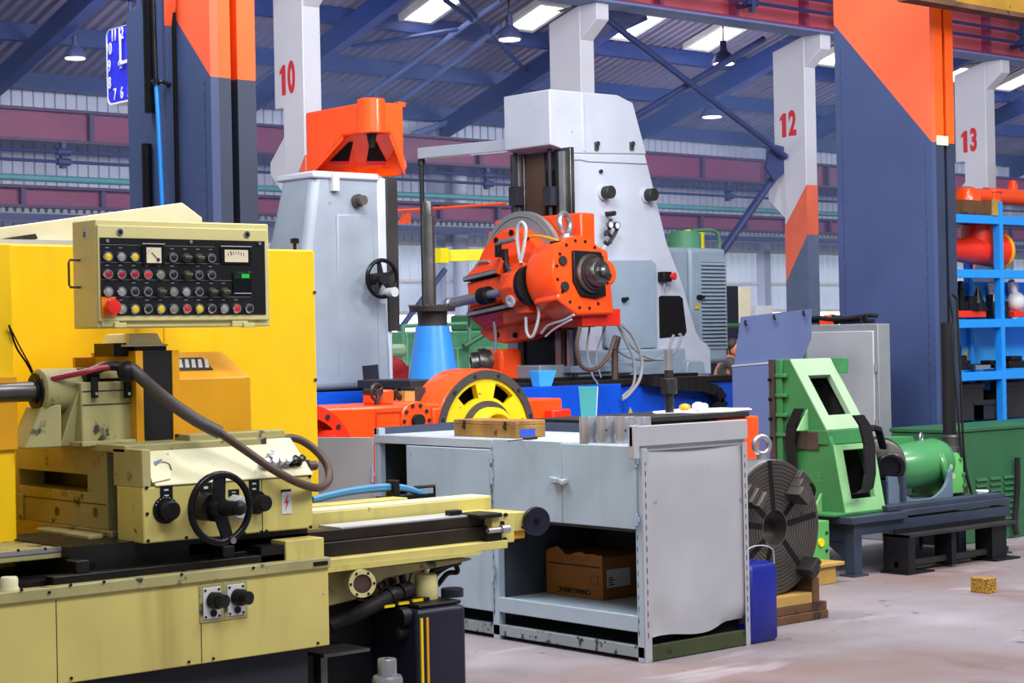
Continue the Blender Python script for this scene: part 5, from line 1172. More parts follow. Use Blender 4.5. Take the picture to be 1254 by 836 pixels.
# cradle and spindle head
CYb = TY+.16
xk0, xk1 = xY(1088, 600, CYb), xY(1167, 600, CYb); zk0, zk1 = zY(1125, 617, CYb), zY(1125, 585, CYb); zk0 = zt_+.0
t = thing('cradle', 'gray steel cradle with curved saddles under the green spindle head', 'cradle', ((xk0+xk1)/2, CYb+.2, zk0))
for k, y_ in enumerate((CYb, CYb+.42)):
    b = MB(); n_ = 16; mid = (xk0+xk1)/2+.03; rr_ = (xk1-xk0)*.40
    top = [(mid-rr_*math.cos(pi*j/n_), y_, zk1+.02-rr_*.62*math.sin(pi*j/n_)) for j in range(n_+1)]
    b.prism([(xk0, y_, zk0), (xk0, y_, zk1+.03)]+top+[(xk1, y_, zk1+.045), (xk1, y_, zk0)], (0, .022, 0)); b.build('saddle_plate', 'cradle', t, bevel=.002)
b = MB(); b.box(xk0-.02, xk1, CYb-.03, CYb+.36, zk0-.0, zk0+.015); b.build('cradle_base', 'cradle', t)
b = MB(); x_ = xY(1113, 600, CYb-.05); b.box(x_-.03, x_, CYb-.03, CYb+.3, zk0, zk1+.02); b.box(xk0-.02, xk0, CYb-.0, CYb+.3, zk0, zk1); b.build('web', 'table_slate', t)
b = MB(); b.box(x_-.18, xk1+.02, CYb-.05, CYb-.03, zk0-.0, zk0+.022); b.build('weld_lip', 'cab_gray', t)
Ys = CYb+.24
t = thing('spindle_head', 'green spindle head with black nose lying in the gray cradle', 'spindle head', oY(1130, 600, Ys))
c0 = oY(1100, 575, Ys); c1 = oY(1085, 565, Ys)
ax_ = Vector((-.62, -.78, 0)).normalized()
pm = oY(1078, 570, Ys-.02)
b = MB(); b.rev([(.17, -.06), (.175, -.05), (.175, .0), (.16, .01), (0, .01)], pm, ax_, 30); b.build('nose_flange', 'iron', t)
b = MB(); b.rev([(.10, 0), (.10, .22), (.085, .23), (.07, .23), (.07, .2), (0, .2)], pm+Vector((.02, 0, -.0)), ax_, 26); b.build('nose_bar', 'black_satin', t)
b = MB(); b.rev([(.17, -.2), (.19, -.16), (.19, -.06)], pm, ax_, 30); b.build('nose_body', 'steel_dark', t)
pb_ = oY(1120, 562, Ys); b = MB(); dx = Vector((1, 0, 0))
b.rev([(.09, -.3), (.14, -.24), (.155, 0.0), (.16, .2), (.14, .26), (.12, .28), (0, .28)], oY(1118, 569, Ys), (1, -.12, .06), 30); b.build('barrel', 'green_mach', t)
b = MB(); pk = oY(1150, 572, Ys-.06); b.torus(pk, (1, -.9, .35), .165, .018, 34, 8); b.build('flange_rim', 'green_mach', t)
b = MB(); b.rev([(.165, 0), (.165, .03), (0, .04)], pk, (1, -.9, .35), 30); b.build('flange_disc', 'green', t)
for k in range(3): q = pk+Vector((.0, -.05-.02*k, .07-.06*k)); b = MB(); b.cyl(q, q+Vector((-.04, -.05, 0)), .02, n=10); b.build('clamp_nut', 'green_lt', t)
b = MB(); b.prism(pY([(1078, 545), (1085, 535), (1118, 534), (1124, 546), (1118, 556), (1085, 556)], Ys+.1), (0, .12, 0)); b.build('cover_lug', 'green_mach', t, bevel=.006)
q = oY(1128, 541, Ys); b = MB(); b.torus(oY(1128, 536, Ys), (.4, -1, 0), .032, .007, 26, 8); b.cyl(oY(1128, 543, Ys), oY(1128, 549, Ys), .012, n=10); b.build('eye_bolt', 'steel', t)
# vertical gearbox at its right end
Yv = Ys-.08; xv0, xv1 = xY(1151, 575, Yv), xY(1186, 575, Yv)
b = MB(); zA, zB, zC = zY(1170, 604, Yv), zY(1170, 565, Yv), zY(1170, 555, Yv)
o_ = lambda z, e: [(xv0+.05-e, Yv-e*0+e, z), (xv1-.06-e, Yv+e, z), (xv1-e, Yv+.08, z), (xv1-e, Yv+.24, z), (xv0+e, Yv+.24, z), (xv0+e, Yv+.06, z)]
L = [[b.v(p) for p in o_(z, e)] for z, e in ((zA, 0), (zB, 0), (zC, .025))]
b.face(L[0][::-1]); b.face(L[-1])
for A_, B_ in zip(L, L[1:]):
    for k in range(6): b.face([A_[k], A_[(k+1) % 6], B_[(k+1) % 6], B_[k]])
b.build('end_gearbox', 'green_spring', t, bevel=.004)
q = oY(1166, 555, Yv+.12); b = MB(); b.rev([(.085, 0), (.085, .035), (.07, .04), (.07, .1), (.075, .105), (.06, .12), (0, .12)], (q.x, q.y, zC), (0, 0, 1), 26); b.build('upper_collar', 'steel_dark', t)
b = MB(); b.rev([(.08, 0), (.08, .06), (.1, .06), (.1, zA-zk0-.01)], (q.x, q.y, zk0-.0), (0, 0, 1), 26); b.build('lower_collar', 'steel_brown', t)
for px, py in ((1176, 562), (1179, 580), (1180, 594)): q = oY(px, py, Yv); b = MB(); b.cyl(q+Vector((0, .0, 0)), q-Vector((0, .012, 0)), .014, n=6); b.build('bolt', 'green', t)
# black bellows column rising from the head
q = oY(1163, 540, Yv+.14); b = MB(); b.cyl((q.x, q.y, zC+.12), (q.x, q.y, zY(1160, 395, Yv+.14)), .045, n=18); tag(b.build('drive_shaft', 'rubber'), 'black upright shaft rising from the green spindle head', 'shaft')
for k, (a, c, e) in enumerate((((1162, 362), (1166, 420), (1178, 560)), ((1166, 360), (1172, 372), (1181, 560)))):
    b = MB(); b.tube([oY(*a, Yv+.02), oY((a[0]+c[0])/2+3, (a[1]+c[1])/2, Yv+.02), oY(*c, Yv+.02), oY((c[0]+e[0])/2, (c[1]+e[1])/2, Yv+.02), oY(*e, Yv+.02), oY(1190, 605, Yv+.02)], .009, 6)
    tag(b.build('air_line', 'rubber'), ('left', 'right')[k]+' one of two thin black hoses in front of the blue shelves', 'hose')
# white tub
q = oY(1203, 607, TY+.2); q.z = ztab+.05
t = thing('putty_tub', 'small white lidded tub with dark lettering on the slate table', 'tub', q)
R = 7.3/FPX*(q-CAM).dot(FW); hgt = zY(1203, 600, TY+.2)-q.z
b = MB(); b.rev([(R*.85, 0), (R*.95, hgt*.85), (0, hgt*.85)], q, (0, 0, 1), 24); b.build('tub_body', 'white', t)
b = MB(); b.rev([(R*1.05, hgt*.8), (R*1.05, hgt*1.0), (0, hgt*1.02)], q, (0, 0, 1), 24); b.build('lid', 'white', t)
d_ = (CAM-q); d_.z = 0; d_.normalize(); e_ = Vector((-d_.y, d_.x, 0))
RR = Matrix((( e_.x, 0, d_.x), (e_.y, 0, d_.y), (0, 1, 0)))
text('tub_lettering', 'PASTA', q+d_*R*.97+Vector((0, 0, hgt*.42)), hgt*.36, RR, 'ink', t, sx=.9, bold=.001, ext=.001)
# black steel trough in front of the table
pk = oZ(1113, 704, 0); KY = min(pk.y, TY-.1); KX = pk.x
xk1 = xY(1248, 680, KY); zk = zY(1115, 656, KY)
t = thing('steel_trough', 'black open steel stand on the floor in front of the slate table', 'stand', ((KX+xk1)/2, KY+.1, 0))
yk1 = yX(1082, 680, KX)
yk1 = min(yk1, KY+.26)
b = MB(); b.box(KX, KX+.015, KY, yk1, .012, zk+.005); b.build('end_plate', 'black', t)
b = MB(); b.box(KX, xk1, KY, yk1, zk-.012, zk+.004); b.build('top_plate', 'iron_dark', t)
b = MB(); b.box(KX, xk1, KY+.1, KY+.115, zk, zk+.035); b.build('top_lip', 'black', t)
for x_ in (xk1-.24, xY(1172, 680, KY)): b = MB(); b.box(x_, x_+(.16 if x_ > xk1-.3 else .05), KY+.04, yk1-.02, .012, zk-.012); b.build('leg', 'black', t)
b = MB(); b.box(KX, xk1, KY+.08, KY+.11, .04, .075); b.build('stretcher', 'iron_dark', t)
for x_ in (KX, xk1-.25): b = MB(); b.box(x_-.02, x_+.25, KY-.01, yk1+.01, 0, .012); b.build('foot', 'black', t)
b = MB(); b.box(KX+.012, KX+.07, KY, KY+.02, .012, zk-.012); b.build('edge_angle', 'black', t)
b = MB(); qa = oZ(1230, 668, .1); b.torus((qa.x, TY+.5, .12), (.3, -1, .2), .1, .015, 26, 8); tag(b.build('cable_coil', 'rubber'), 'dark coil of cable lying under the slate table', 'cable')
# small wooden block alone on the floor
pw = oZ(1216, 726, 0); s_ = 22/FPX*(pw-CAM).dot(FW)
b = MB(); b.box(pw.x-.04, pw.x+.04, pw.y, pw.y+.125, 0, zY(1216, 708, pw.y)); o = b.build('wood_block', 'wood_worn', bevel=.004)
tag(o, 'small worn yellow wooden block alone on the open floor', 'block')
# ================================================================ gray electrical cabinet, blue sheets
CX0 = 10.92
y0, y1 = yX(1084, 450, CX0), yX(986, 450, CX0); zc = zX(1040, 397, CX0)
t = thing('electrical_cabinet', 'gray steel cabinet with cables on top in front of the right steel column', 'cabinet', (CX0+.25, (y0+y1)/2, 0))
b = MB(); b.box(CX0, CX0+.14, y0+.06, y1, 0, zc); b.build('cabinet_body', 'cab_gray_dk', t, bevel=.006)
b = MB(); b.box(CX0-.018, CX0, y0+.09, y1-.03, .12, zc-.05); d_ = b.build('door', 'cab_gray', t, bevel=.006)
for z in (zc-.35, zc-.75, zc-1.1): b = MB(); b.cyl((CX0-.012, y0+.075, z), (CX0-.012, y0+.075, z+.06), .008, n=8); b.build('hinge', 'cab_gray_dk', t)
q = oX(1027, 448, CX0-.02); b = MB(); b.box(q.x-.01, q.x, q.y-.012, q.y+.012, q.z-.02, q.z+.02); b.build('door_lock', 'silver_paint', d_)
# cables on top of it
for k in range(5):
    pts = [oX(988+k*6+j*16+random.uniform(-3, 3), 389+random.uniform(-4, 4)+(4 if k % 2 else 0), CX0+.02+.025*k) for j in range(5)]
    for p_ in pts: p_.z = max(p_.z, zc+.022)
    b = MB(); b.tube(pts, .016, 8); tag(b.build('black_cable', 'rubber'), 'thick black cable lying tangled on top of the gray cabinet', 'cable', 'cables on the gray cabinet')
q = oX(1031, 390, CX0+.2); b = MB(); b.box(CX0+.02, CX0+.1, q.y-.06, q.y+.07, zc+.001, zc+.055); b.box(CX0+.02, CX0+.1, q.y-.02, q.y+.03, zc+.05, zc+.075); tag(b.build('orange_connector', 'orange', bevel=.006), 'small orange connector among the black cables on the gray cabinet', 'connector')
SX = 10.45
pts = [(899, 545), (899, 446), (907, 388), (993, 378), (993, 415), (968, 470), (972, 545)]
P_ = pX(pts, SX)
t = thing('guard_sheet', 'blue-gray sheet metal guard with a slanted cut edge beside the gray cabinet', 'guard', (SX, (P_[0].y+P_[3].y)/2, 0))
yA, yB = P_[1].y, P_[3].y
b = MB(); b.prism([(SX, yX(899, 470, SX), 0), (SX, yX(899, 446, SX), zX(899, 446, SX)), (SX, P_[2].y, P_[2].z), (SX, P_[3].y, P_[3].z), (SX, P_[4].y, P_[4].z), (SX, P_[5].y, P_[5].z), (SX, P_[5].y-.04, 0)], (.006, 0, 0)); b.build('upper_sheet', 'sheet_blue', t)
b = MB(); q0, q1 = oX(899, 447, SX-.03), oX(966, 441, SX-.03); b.prism([(SX-.03, q0.y+.02, 0), (SX-.03, q0.y+.02, q0.z), (SX-.03, q1.y, q1.z), (SX-.03, q1.y, 0)], (.006, 0, 0)); b.build('lower_sheet', 'sheet_blue', t)
b = MB(); b.prism([(SX-.035, q0.y+.02, q0.z-.012), (SX-.035, q0.y+.02, q0.z), (SX-.035, q1.y, q1.z), (SX-.035, q1.y, q1.z-.012)], (.03, 0, 0)); b.build('folded_edge', 'silver_paint', t)
for px, py in ((913, 393), (948, 386), (984, 381)): q = oX(px, py, SX); b = MB(); b.tube([q, q+Vector((-.03, -.02, -.01)), q+Vector((-.05, -.05, -.03))], .009, 6); b.build('hook', 'black', t)
# ================================================================ BLUE SHELVING
SY = 9.0; SXs = [12.0, xY(1228.5, 400, SY), 14.4]
z_ = lambda py: zY(1195, py, SY)
levels = [z_(268), z_(335), z_(396), z_(460.5), z_(523)]
t = thing('steel_shelving', 'bright blue steel shelving unit at the right edge behind the column', 'shelving', (13.2, SY+.3, 0))
for x in SXs:
    for y in (SY, SY+.30):
        b = MB(); b.box(x-.025, x+.025, y, y+.06, 0, zY(1228, 247, SY)); pst = b.build('upright', 'shelf_blue', t)
        if y == SY and x > 12.5:
            b = MB(); b.box(x+.026, x+.035, y+.005, y+.045, .6, 2.1); b.build('slot_row', 'slots_shelf', pst)
for k, z in enumerate(levels):
    for x0_, x1_ in zip(SXs, SXs[1:]):
        b = MB(); b.box(x0_+.025, x1_-.025, SY, SY+.05, z-.034, z+.034); b.build('beam', 'shelf_blue', t, bevel=.003)
        b = MB(); b.box(x0_+.035, x1_-.035, SY+.05, SY+.33, z-.02, z+.02); b.build('shelf_deck', 'shelf_dark' if k in (0,) else 'shelf_blue', t)
b = MB(); b.box(SXs[0], SXs[2], SY+.345, SY+.355, levels[3], levels[1]-.05); b.build('back_panel', 'shelf_panel', t)
b = MB(); b.box(SXs[0], SXs[2], SY+.345, SY+.355, levels[4], levels[3]-.05); b.build('lower_back_panel', 'shelf_dark', t)
for x_ in (SXs[1]-.12, SXs[1]+.16): b = MB(); b.box(x_-.05, x_+.02, SY+.22, SY+.29, levels[4]+.28, levels[3]-.05); b.build('divider', 'shelf_blue', t)
q = oY(1185, 433, SY+.335); b = MB(); b.prism([(q.x-.06, SY+.335, q.z-.05), (q.x+.06, SY+.335, q.z-.05), (q.x, SY+.335, q.z+.06)], (0, .006, 0)); wt = b.build('warning_sign', 'warn', t)
b = MB(); b.prism([(q.x+.012, SY+.333, q.z+.025), (q.x-.012, SY+.333, q.z-.006), (q.x+.002, SY+.333, q.z-.008), (q.x-.008, SY+.333, q.z-.038), (q.x+.014, SY+.333, q.z-.002), (q.x+.0, SY+.333, q.z)], (0, .001, 0)); b.build('warning_mark', 'ink', wt)
# things on the shelves
z0 = levels[0]+.05
b = MB(); b.box(12.1, SXs[1]-.045, SY+.0, SY+.5, z0-.015, z0+.10); o = tag(b.build('crate', 'wood_old', bevel=.004), 'shallow dark wooden tray on the top shelf of the blue shelving', 'tray')
b = MB(); b.box(SXs[1]-.13, SXs[1]-.045, SY-.008, SY+.001, z0-.015, z0+.11); b.build('end_label', 'wood_light', o)
zz = z0+.10
q = oY(1190, 235, SY+.2)
t2 = thing('pipe_bend', 'orange flanged pipe bend on the wooden tray at the top of the shelving', 'pipe fitting', (q.x, q.y, zz))
b = MB(); b.rev([(.12, 0), (.12, .05), (.09, .11), (.04, .13), (0, .13)], (xY(1183, 240, SY+.2), SY+.2, zz), (0, 0, 1), 26); b.build('dome', 'orange', t2)
b = MB(); b.tube([(xY(1183, 240, SY+.2), SY+.2, zz+.062), (xY(1195, 240, SY+.2), SY+.2, zz+.062), (xY(1208, 240, SY+.2), SY+.2, zz+.06)], .06, 12); b.build('elbow', 'orange', t2)
t2 = thing('pipe_manifold', 'orange pipe with stub outlets lying across the top of the blue shelving', 'pipe fitting', (13.4, SY+.25, zz))
b = MB(); b.rev([(.085, 0), (.085, .1), (.1, .1), (.1, .125), (0, .125)], (xY(1213, 240, SY+.25), SY+.25, zz+.0), (0, 0, 1), 24); b.build('flange_stub', 'orange', t2)
b = MB(); b.cyl((xY(1206, 240, SY+.25), SY+.25, zz+.072), (14.1, SY+.25, zz+.072), .07, n=24); b.build('main_pipe', 'orange', t2)
b = MB(); q = xY(1240, 237, SY+.25); b.rev([(.045, .05), (.045, .11), (.035, .11), (.035, .14), (0, .14)], (q, SY+.25, zz+.072), (0, 0, 1), 18); b.build('outlet', 'orange', t2)
z0 = levels[1]+.05
t2 = thing('pipe_tee', 'red-orange tee pipe fitting lying on the second shelf', 'pipe fitting', (xY(1195, 320, SY+.25), SY+.25, z0))
b = MB(); b.rev([(.07, -.75), (.1, -.5), (.13, -.12), (.15, .0), (.13, .0), (.12, -.05), (0, -.05)], (xY(1222, 316, SY+.22), SY+.22, z0+.15), (1, 0, 0), 28); b.build('run', 'orange_red', t2)
b = MB(); b.rev([(.14, 0), (.14, (levels[0]-.03)-z0-.12), (0, (levels[0]-.03)-z0-.12)], (xY(1197, 300, SY+.25), SY+.25, z0+.12), (0, 0, 1), 26); b.build('branch', 'orange_red', t2)
b = MB(); b.rev([(.155, 0), (.16, .01), (.16, .03), (.13, .03)], (xY(1221, 316, SY+.22), SY+.22, z0+.15), (1, 0, 0), 28); b.build('flange', 'mustard', t2)
z0 = levels[2]+.05
b = MB(); b.box(12.15, xY(1203, 390, SY+.1), SY+.06, SY+.29, z0, z0+.055); tag(b.build('tool_tray', 'orange_red', bevel=.004), 'red tray of tools on the third shelf of the blue shelving', 'tray')
def tool(px, h, w_, name, lab, prof, zb_=None):
    x = xY(px, 388, SY+.12); b = MB(); b.rev([(r*w_, z*h) for r, z in prof], (x, SY+.12, (z0+.056) if zb_ is None else zb_), (0, 0, 1), 16); tag(b.build(name, 'black_satin'), lab, 'tool')
tool(1177, .24, .06, 'tool_holder', 'tall black tool holder standing in the red shelf tray', [(1, 0), (1, .3), (.55, .35), (.55, .7), (.35, .75), (.35, 1), (0, 1)])
tool(1188, .12, .09, 'tool_holder', 'squat black tool holder beside the tall one in the red shelf tray', [(1, 0), (1, .5), (.6, .55), (.6, 1), (0, 1)])
tool(1198, .19, .08, 'cone_arbor', 'black cone shaped arbor in the red shelf tray', [(1, 0), (.8, .2), (.2, .9), (.15, 1), (0, 1)])
x = xY(1216, 390, SY+.15); b = MB(); b.box(x-.12, x+.1, SY+.06, SY+.3, z0, z0+.13); b.cyl((x, SY+.18, z0+.13), (x, SY+.18, z0+.19), .03, n=12); tag(b.build('black_fixture', 'black', bevel=.006), 'black boxy fixture at the right end of the third shelf', 'fixture')
x = xY(1243, 385, SY+.15); b = MB(); b.box(x-.15, x+.1, SY+.05, SY+.3, z0, z0+.05); tag(b.build('tool_tray', 'orange_red', bevel=.004), 'second red tray on the third shelf by the right picture edge', 'tray')
b = MB(); b.sph((x+.02, SY+.15, z0+.13), .09, (1, .8, .9)); b.cyl((x, SY+.15, z0+.2), (x-.05, SY+.15, z0+.3), .03, n=10); tag(b.build('rag', 'white_label'), 'crumpled pale rag in the second red shelf tray', 'rag')
for k, px in enumerate((1217, 1242)):
    x = xY(px, 340, SY+.3); b = MB(); b.prism([(x-.07, SY+.3, levels[1]-.06), (x+.07, SY+.3, levels[1]-.06), (x+.05, SY+.3, levels[1]-.35), (x-.02, SY+.3, levels[1]-.38), (x-.05, SY+.3, levels[1]-.33)], (0, .02, 0)); tag(b.build('plastic_bag', 'paper', bevel=.004), ('pale plastic sheet hanging left of the shelf upright', 'pale plastic sheet hanging right of the shelf upright')[k], 'bag')
z0 = levels[3]+.05
for px, w_, h, l in ((1172, .09, .2, 'black toolpost block at the left of the fourth shelf'), (1185, .04, .08, 'small dark jar on the fourth shelf'), (1218, .12, .07, 'flat dark box at the right of the fourth shelf'), (1244, .14, .1, 'black box on the fourth shelf at the picture edge')):
    x = xY(px, 455, SY+.1); b = MB(); b.box(x-w_, x+w_, SY+.06, SY+.25, z0, z0+h*.6); b.box(x-w_*.5, x+w_*.5, SY+.08, SY+.2, z0+h*.6, z0+h); tag(b.build('dark_fixture', 'black', bevel=.008), l, 'fixture')
x = xY(1202, 453, SY+.1); b = MB(); b.box(x-.13, x+.12, SY+.06, SY+.2, z0, z0+.035); tag(b.build('metal_bar', 'steel', bevel=.003), 'short bright metal bar lying on the fourth shelf', 'bar')
z0 = levels[4]+.05
for px, w_, h, l in ((1180, .25, .3, 'dark brown box on the lowest visible shelf, left'), (1208, .2, .16, 'flat dark box beside the brown box on the lowest visible shelf'), (1244, .18, .3, 'dark box on the lowest shelf at the picture edge')):
    x = xY(px, 515, SY+.1); b = MB(); b.box(x-w_, x+w_, SY+.08, SY+.28, z0, z0+h); b.box(x-w_*1.02, x+w_*1.02, SY+.07, SY+.29, z0+h-.04, z0+h); tag(b.build('storage_box', 'iron_dark', bevel=.004), l, 'box')
# green louvred cabinet in front of the shelving
GYc = 8.0; gx0 = xY(1163, 600, GYc); zg = zY(1210, 527, GYc)
t = thing('louvred_cabinet', 'dark green cabinet with vent louvres behind the slate table at right', 'cabinet', (gx0+.8, GYc+.25, 0))
b = MB(); b.box(gx0, gx0+1.7, GYc, GYc+.5, 0, zg); b.build('cabinet_body', 'green_cab', t, bevel=.008)
b = MB(); b.box(gx0-.01, gx0+1.71, GYc-.012, GYc+.51, zg, zg+.03); b.build('top_cover', 'green_cab', t, bevel=.006)
for cx in range(3):
    for k in range(9):
        x = xY(1195+cx*17, 600, GYc); z = zY(1200, 585+k*7.2, GYc); b = MB(); b.prism([(x, GYc-.001, z), (x, GYc-.018, z-.022), (x, GYc-.001, z-.026)], (.13, 0, 0)); b.build('louvre', 'green_cab', t)
b = MB(); b.tube([oY(1246, 560, GYc-.04), oY(1246, 600, GYc-.04), oY(1243, 640, GYc-.04), oY(1245, 655, GYc-.05)], .02, 8); b.build('cable', 'rubber', t)
# ================================================================ LONG BLUE MACHINE BED
MY = 11.85                                   # plane of the mills' right hand faces
zbed = zY(870, 459, MY-.1)
bx1 = xY(918, 480, MY-.35)
B = thing('machine_bed', 'long royal blue machine bed under the gray boring mill', 'machine bed', (11, MY+.3, 0))
b = MB(); b.box(7.0, bx1, MY-.35, MY+1.2, 0, zbed-.05); b.build('bed_body', 'bed_blue', B, bevel=.01)
b = MB(); b.box(9.5, bx1, MY-.38, MY-.1, zbed-.05, zbed-.0); b.box(7.0, bx1, MY+.4, MY+.7, zbed-.05, zbed); b.build('guideway', 'dark_ways', B, bevel=.004)
xa, xb = xY(652, 490, MY-.5), xY(761, 490, MY-.5)
b = MB(); b.box(xa-1.2, xb, MY-.5, MY-.36, 0, zY(700, 472, MY-.5)); b.build('side_cover', 'bed_blue', B, bevel=.006)
q = oY(773, 507, MY-.36); b = MB(); b.prism([(q.x-.055, MY-.352, q.z-.05), (q.x+.055, MY-.352, q.z-.05), (q.x, MY-.352, q.z+.06)], (0, .002, 0)); b.build('warning_sign', 'warn', B)
# cable carrier on the bed
t = thing('cable_carrier', 'black curved cable carrier lying along the blue bed', 'cable carrier', oY(860, 500, MY-.45))
cp = [oY(*p, MY-.5) for p in ((800, 466), (835, 472), (862, 473), (880, 478), (888, 490), (884, 501))]
n_ = 0
for a, c in zip(cp, cp[1:]):
    L_ = (c-a).length; k = max(1, int(L_/.07))
    for j in range(k):
        p0, p1 = a.lerp(c, j/k), a.lerp(c, (j+.92)/k)
        d = (p1-p0).normalized(); u = Vector((-d.z, 0, d.x))*.045; w_ = Vector((0, .12, 0))
        b = MB(); b.hexa([p0-u, p0+u, p0+u+w_, p0-u+w_], [p1-u, p1+u, p1+u+w_, p1-u+w_]); b.build('link', 'rubber', t)
# ================================================================ GRAY BORING MILL
gx = 10.55                                   # face towards the viewer's left (cap)
px0 = xY(697, 300, MY)
MW = .62
BM = thing('boring_mill', 'tall gray boring mill with a big orange spindle head and louvred side cabinet', 'machine', (11.4, MY+.3, zbed))
def bp(name, mb, m, par=None, **kw): return mb.build(name, m, BM if par is None else par, **kw)
out = [(697, 184), (790, 186), (799, 221), (818, 299), (833, 336), (853, 404), (859, 416), (866, 420), (871, 428), (872, 459), (697, 459)]
b = MB(); b.prism(pY(out, MY), (0, MW, 0)); colb = bp('column', b, 'mach_gray', bevel=.02, seg=3)
# cap, rounded box seen from its corner
cz1 = zY(672, 109, MY); czb = zY(672, 177, MY); ccx = xY(672, 140, MY); cyb = yX(617, 150, ccx)
b = MB(); b.prism([(ccx, MY-.012, czb), (ccx, MY-.012, cz1), (xY(755, 118, MY), MY-.012, cz1+.005), (xY(774, 120, MY), MY-.012, zY(774, 126, MY)), (xY(791, 189, MY), MY-.012, zY(791, 189, MY)), (px0, MY-.012, zY(697, 188, MY)), (px0, MY-.012, czb-.04)], (0, cyb-MY+.012, 0)); cap = bp('cap', b, 'mach_gray', bevel=.055, seg=5)
x = xY(713, 150, MY); b = MB(); b.prism([(x-.01, MY-.02, zY(713, 186, MY)), (x-.025, MY-.02, cz1-.02), (x+.02, MY-.02, cz1-.02), (x+.02, MY-.02, zY(713, 186, MY))], (0, .02, 0)); bp('cap_rib', b, 'mach_gray', cap, bevel=.009)
for px in (730, 773):
    q = oY(px, 179, MY-.015); b = MB(); b.box(q.x-.02, q.x+.02, MY-.03, MY-.01, q.z-.035, q.z+.035); b.cyl((q.x, MY-.03, q.z+.02), (q.x, MY-.045, q.z+.02), .022, n=12); bp('cap_clamp', b, 'steel_dark', cap)
za, zb_ = zY(745, 197, MY), zY(745, 203, MY)
b = MB(); b.prism(pY([(697, 189), (790, 190), (793, 201), (720, 198), (712, 196), (697, 196)], MY-.012), (0, .014, 0)); bp('raised_band', b, 'mach_gray', colb, bevel=.008)
# ways on the front face
wx = ccx+.12; wz0 = zbed+.02
yw = [yX(px, 230, wx) for px in (697, 678, 640, 623)]
b = MB(); b.box(px0-.02, px0+.01, MY+.01, MY+MW, zbed, czb); bp('front_recess', b, 'cavity', colb)
for y0, y1 in ((yw[1], yw[0]), (yw[3], yw[2])):
    b = MB(); b.box(wx+.02, px0-.02, min(y0, y1), max(y0, y1), wz0, czb-.02); w_ = bp('guideway', b, 'steel_dark', colb, bevel=.004)
    b = MB(); ym_ = (y0+y1)/2; b.box(wx+.0, wx+.02, ym_-.03, ym_+.03, wz0, czb-.05); bp('way_strip', b, 'steel', w_)
b = MB(); b.box(wx+.06, wx+.1, yw[1], yw[2], zX(660, 211, wx+.1), czb); bp('upper_shutter', b, 'plinth', colb)
b = MB(); b.box(px0-.04, px0-.022, yX(668, 240, px0-.03), yX(646, 240, px0-.03), wz0, czb); bp('rust_panel', b, 'hose_brown', colb)
for px in (632, 674):
    y_ = yX(px, 250, wx-.02); b = MB(); b.cyl((wx-.02, y_, zX(px, 280, wx)), (wx-.02, y_, czb), .018, n=10); b.box(wx-.06, wx+.02, y_-.05, y_+.05, zX(px, 252, wx), zX(px, 229, wx)); bp('lead_screw', b, 'plinth', colb)
# mounting boss caps on the side
for px, py, R in ((738.5, 236, .055), (791, 239, .055)):
    q = oY(px, py, MY); b = MB(); b.cyl(q, q-Vector((0, .02, 0)), R*1.25, n=24); b.cyl(q-Vector((0, .02, 0)), q-Vector((0, .10, 0)), R, n=24); o = bp('lifting_boss', b, 'mach_gray', colb)
    b = MB(); b.rev([(R*1.02, .03), (R*1.02, .105), (R*.9, .112), (0, .112)], q, (0, -1, 0), 24); bp('rubber_cap', b, 'iron_dark', o)
q = oY(735, 210, MY); b = MB(); b.cyl(q, q-Vector((0, .02, 0)), .018, n=8); bp('bolt', b, 'iron_dark', colb)
# side door, opening, stop button
b = MB(); b.prism(pY([(742, 322), (750, 318), (798, 318), (804, 323), (805, 426), (748, 429), (742, 424)], MY-.05), (0, .06, 0)); dr = bp('side_door', b, 'mach_gray_mid', bevel=.012, seg=3)
q = oY(763, 367, MY-.05); b = MB(); b.cyl(q, q-Vector((0, .03, 0)), .022, n=14); b.cyl(q-Vector((.02, .03, 0)), q-Vector((-.03, .03, -.01)), .016, n=10); bp('door_latch', b, 'black', dr)
b = MB(); b.prism(pY([(807, 364), (809, 362), (832, 362), (836, 365), (841, 406), (838, 411), (808, 414)], MY-.004), (0, .006, 0)); bp('opening', b, 'cavity', colb)
q = oY(811, 339, MY); b = MB(); b.box(q.x-.06, q.x+.045, MY-.08, MY, q.z-.045, q.z+.045); es = bp('stop_box', b, 'black', bevel=.008)
b = MB(); b.rev([(.02, 0), (.02, .02), (.035, .022), (.035, .04), (0, .046)], (q.x+.03, MY-.08, q.z+.002), (0.2, -1, 0), 18); bp('stop_button', b, 'estop_red', es)
b = MB(); b.tube([q+Vector((-.02, -.05, -.045)), q+Vector((-.03, -.05, -.1)), q+Vector((0, -.05, -.13)), q+Vector((.01, -.05, -.09))], .006, 6); bp('stop_cable', b, 'hose_gray', es)
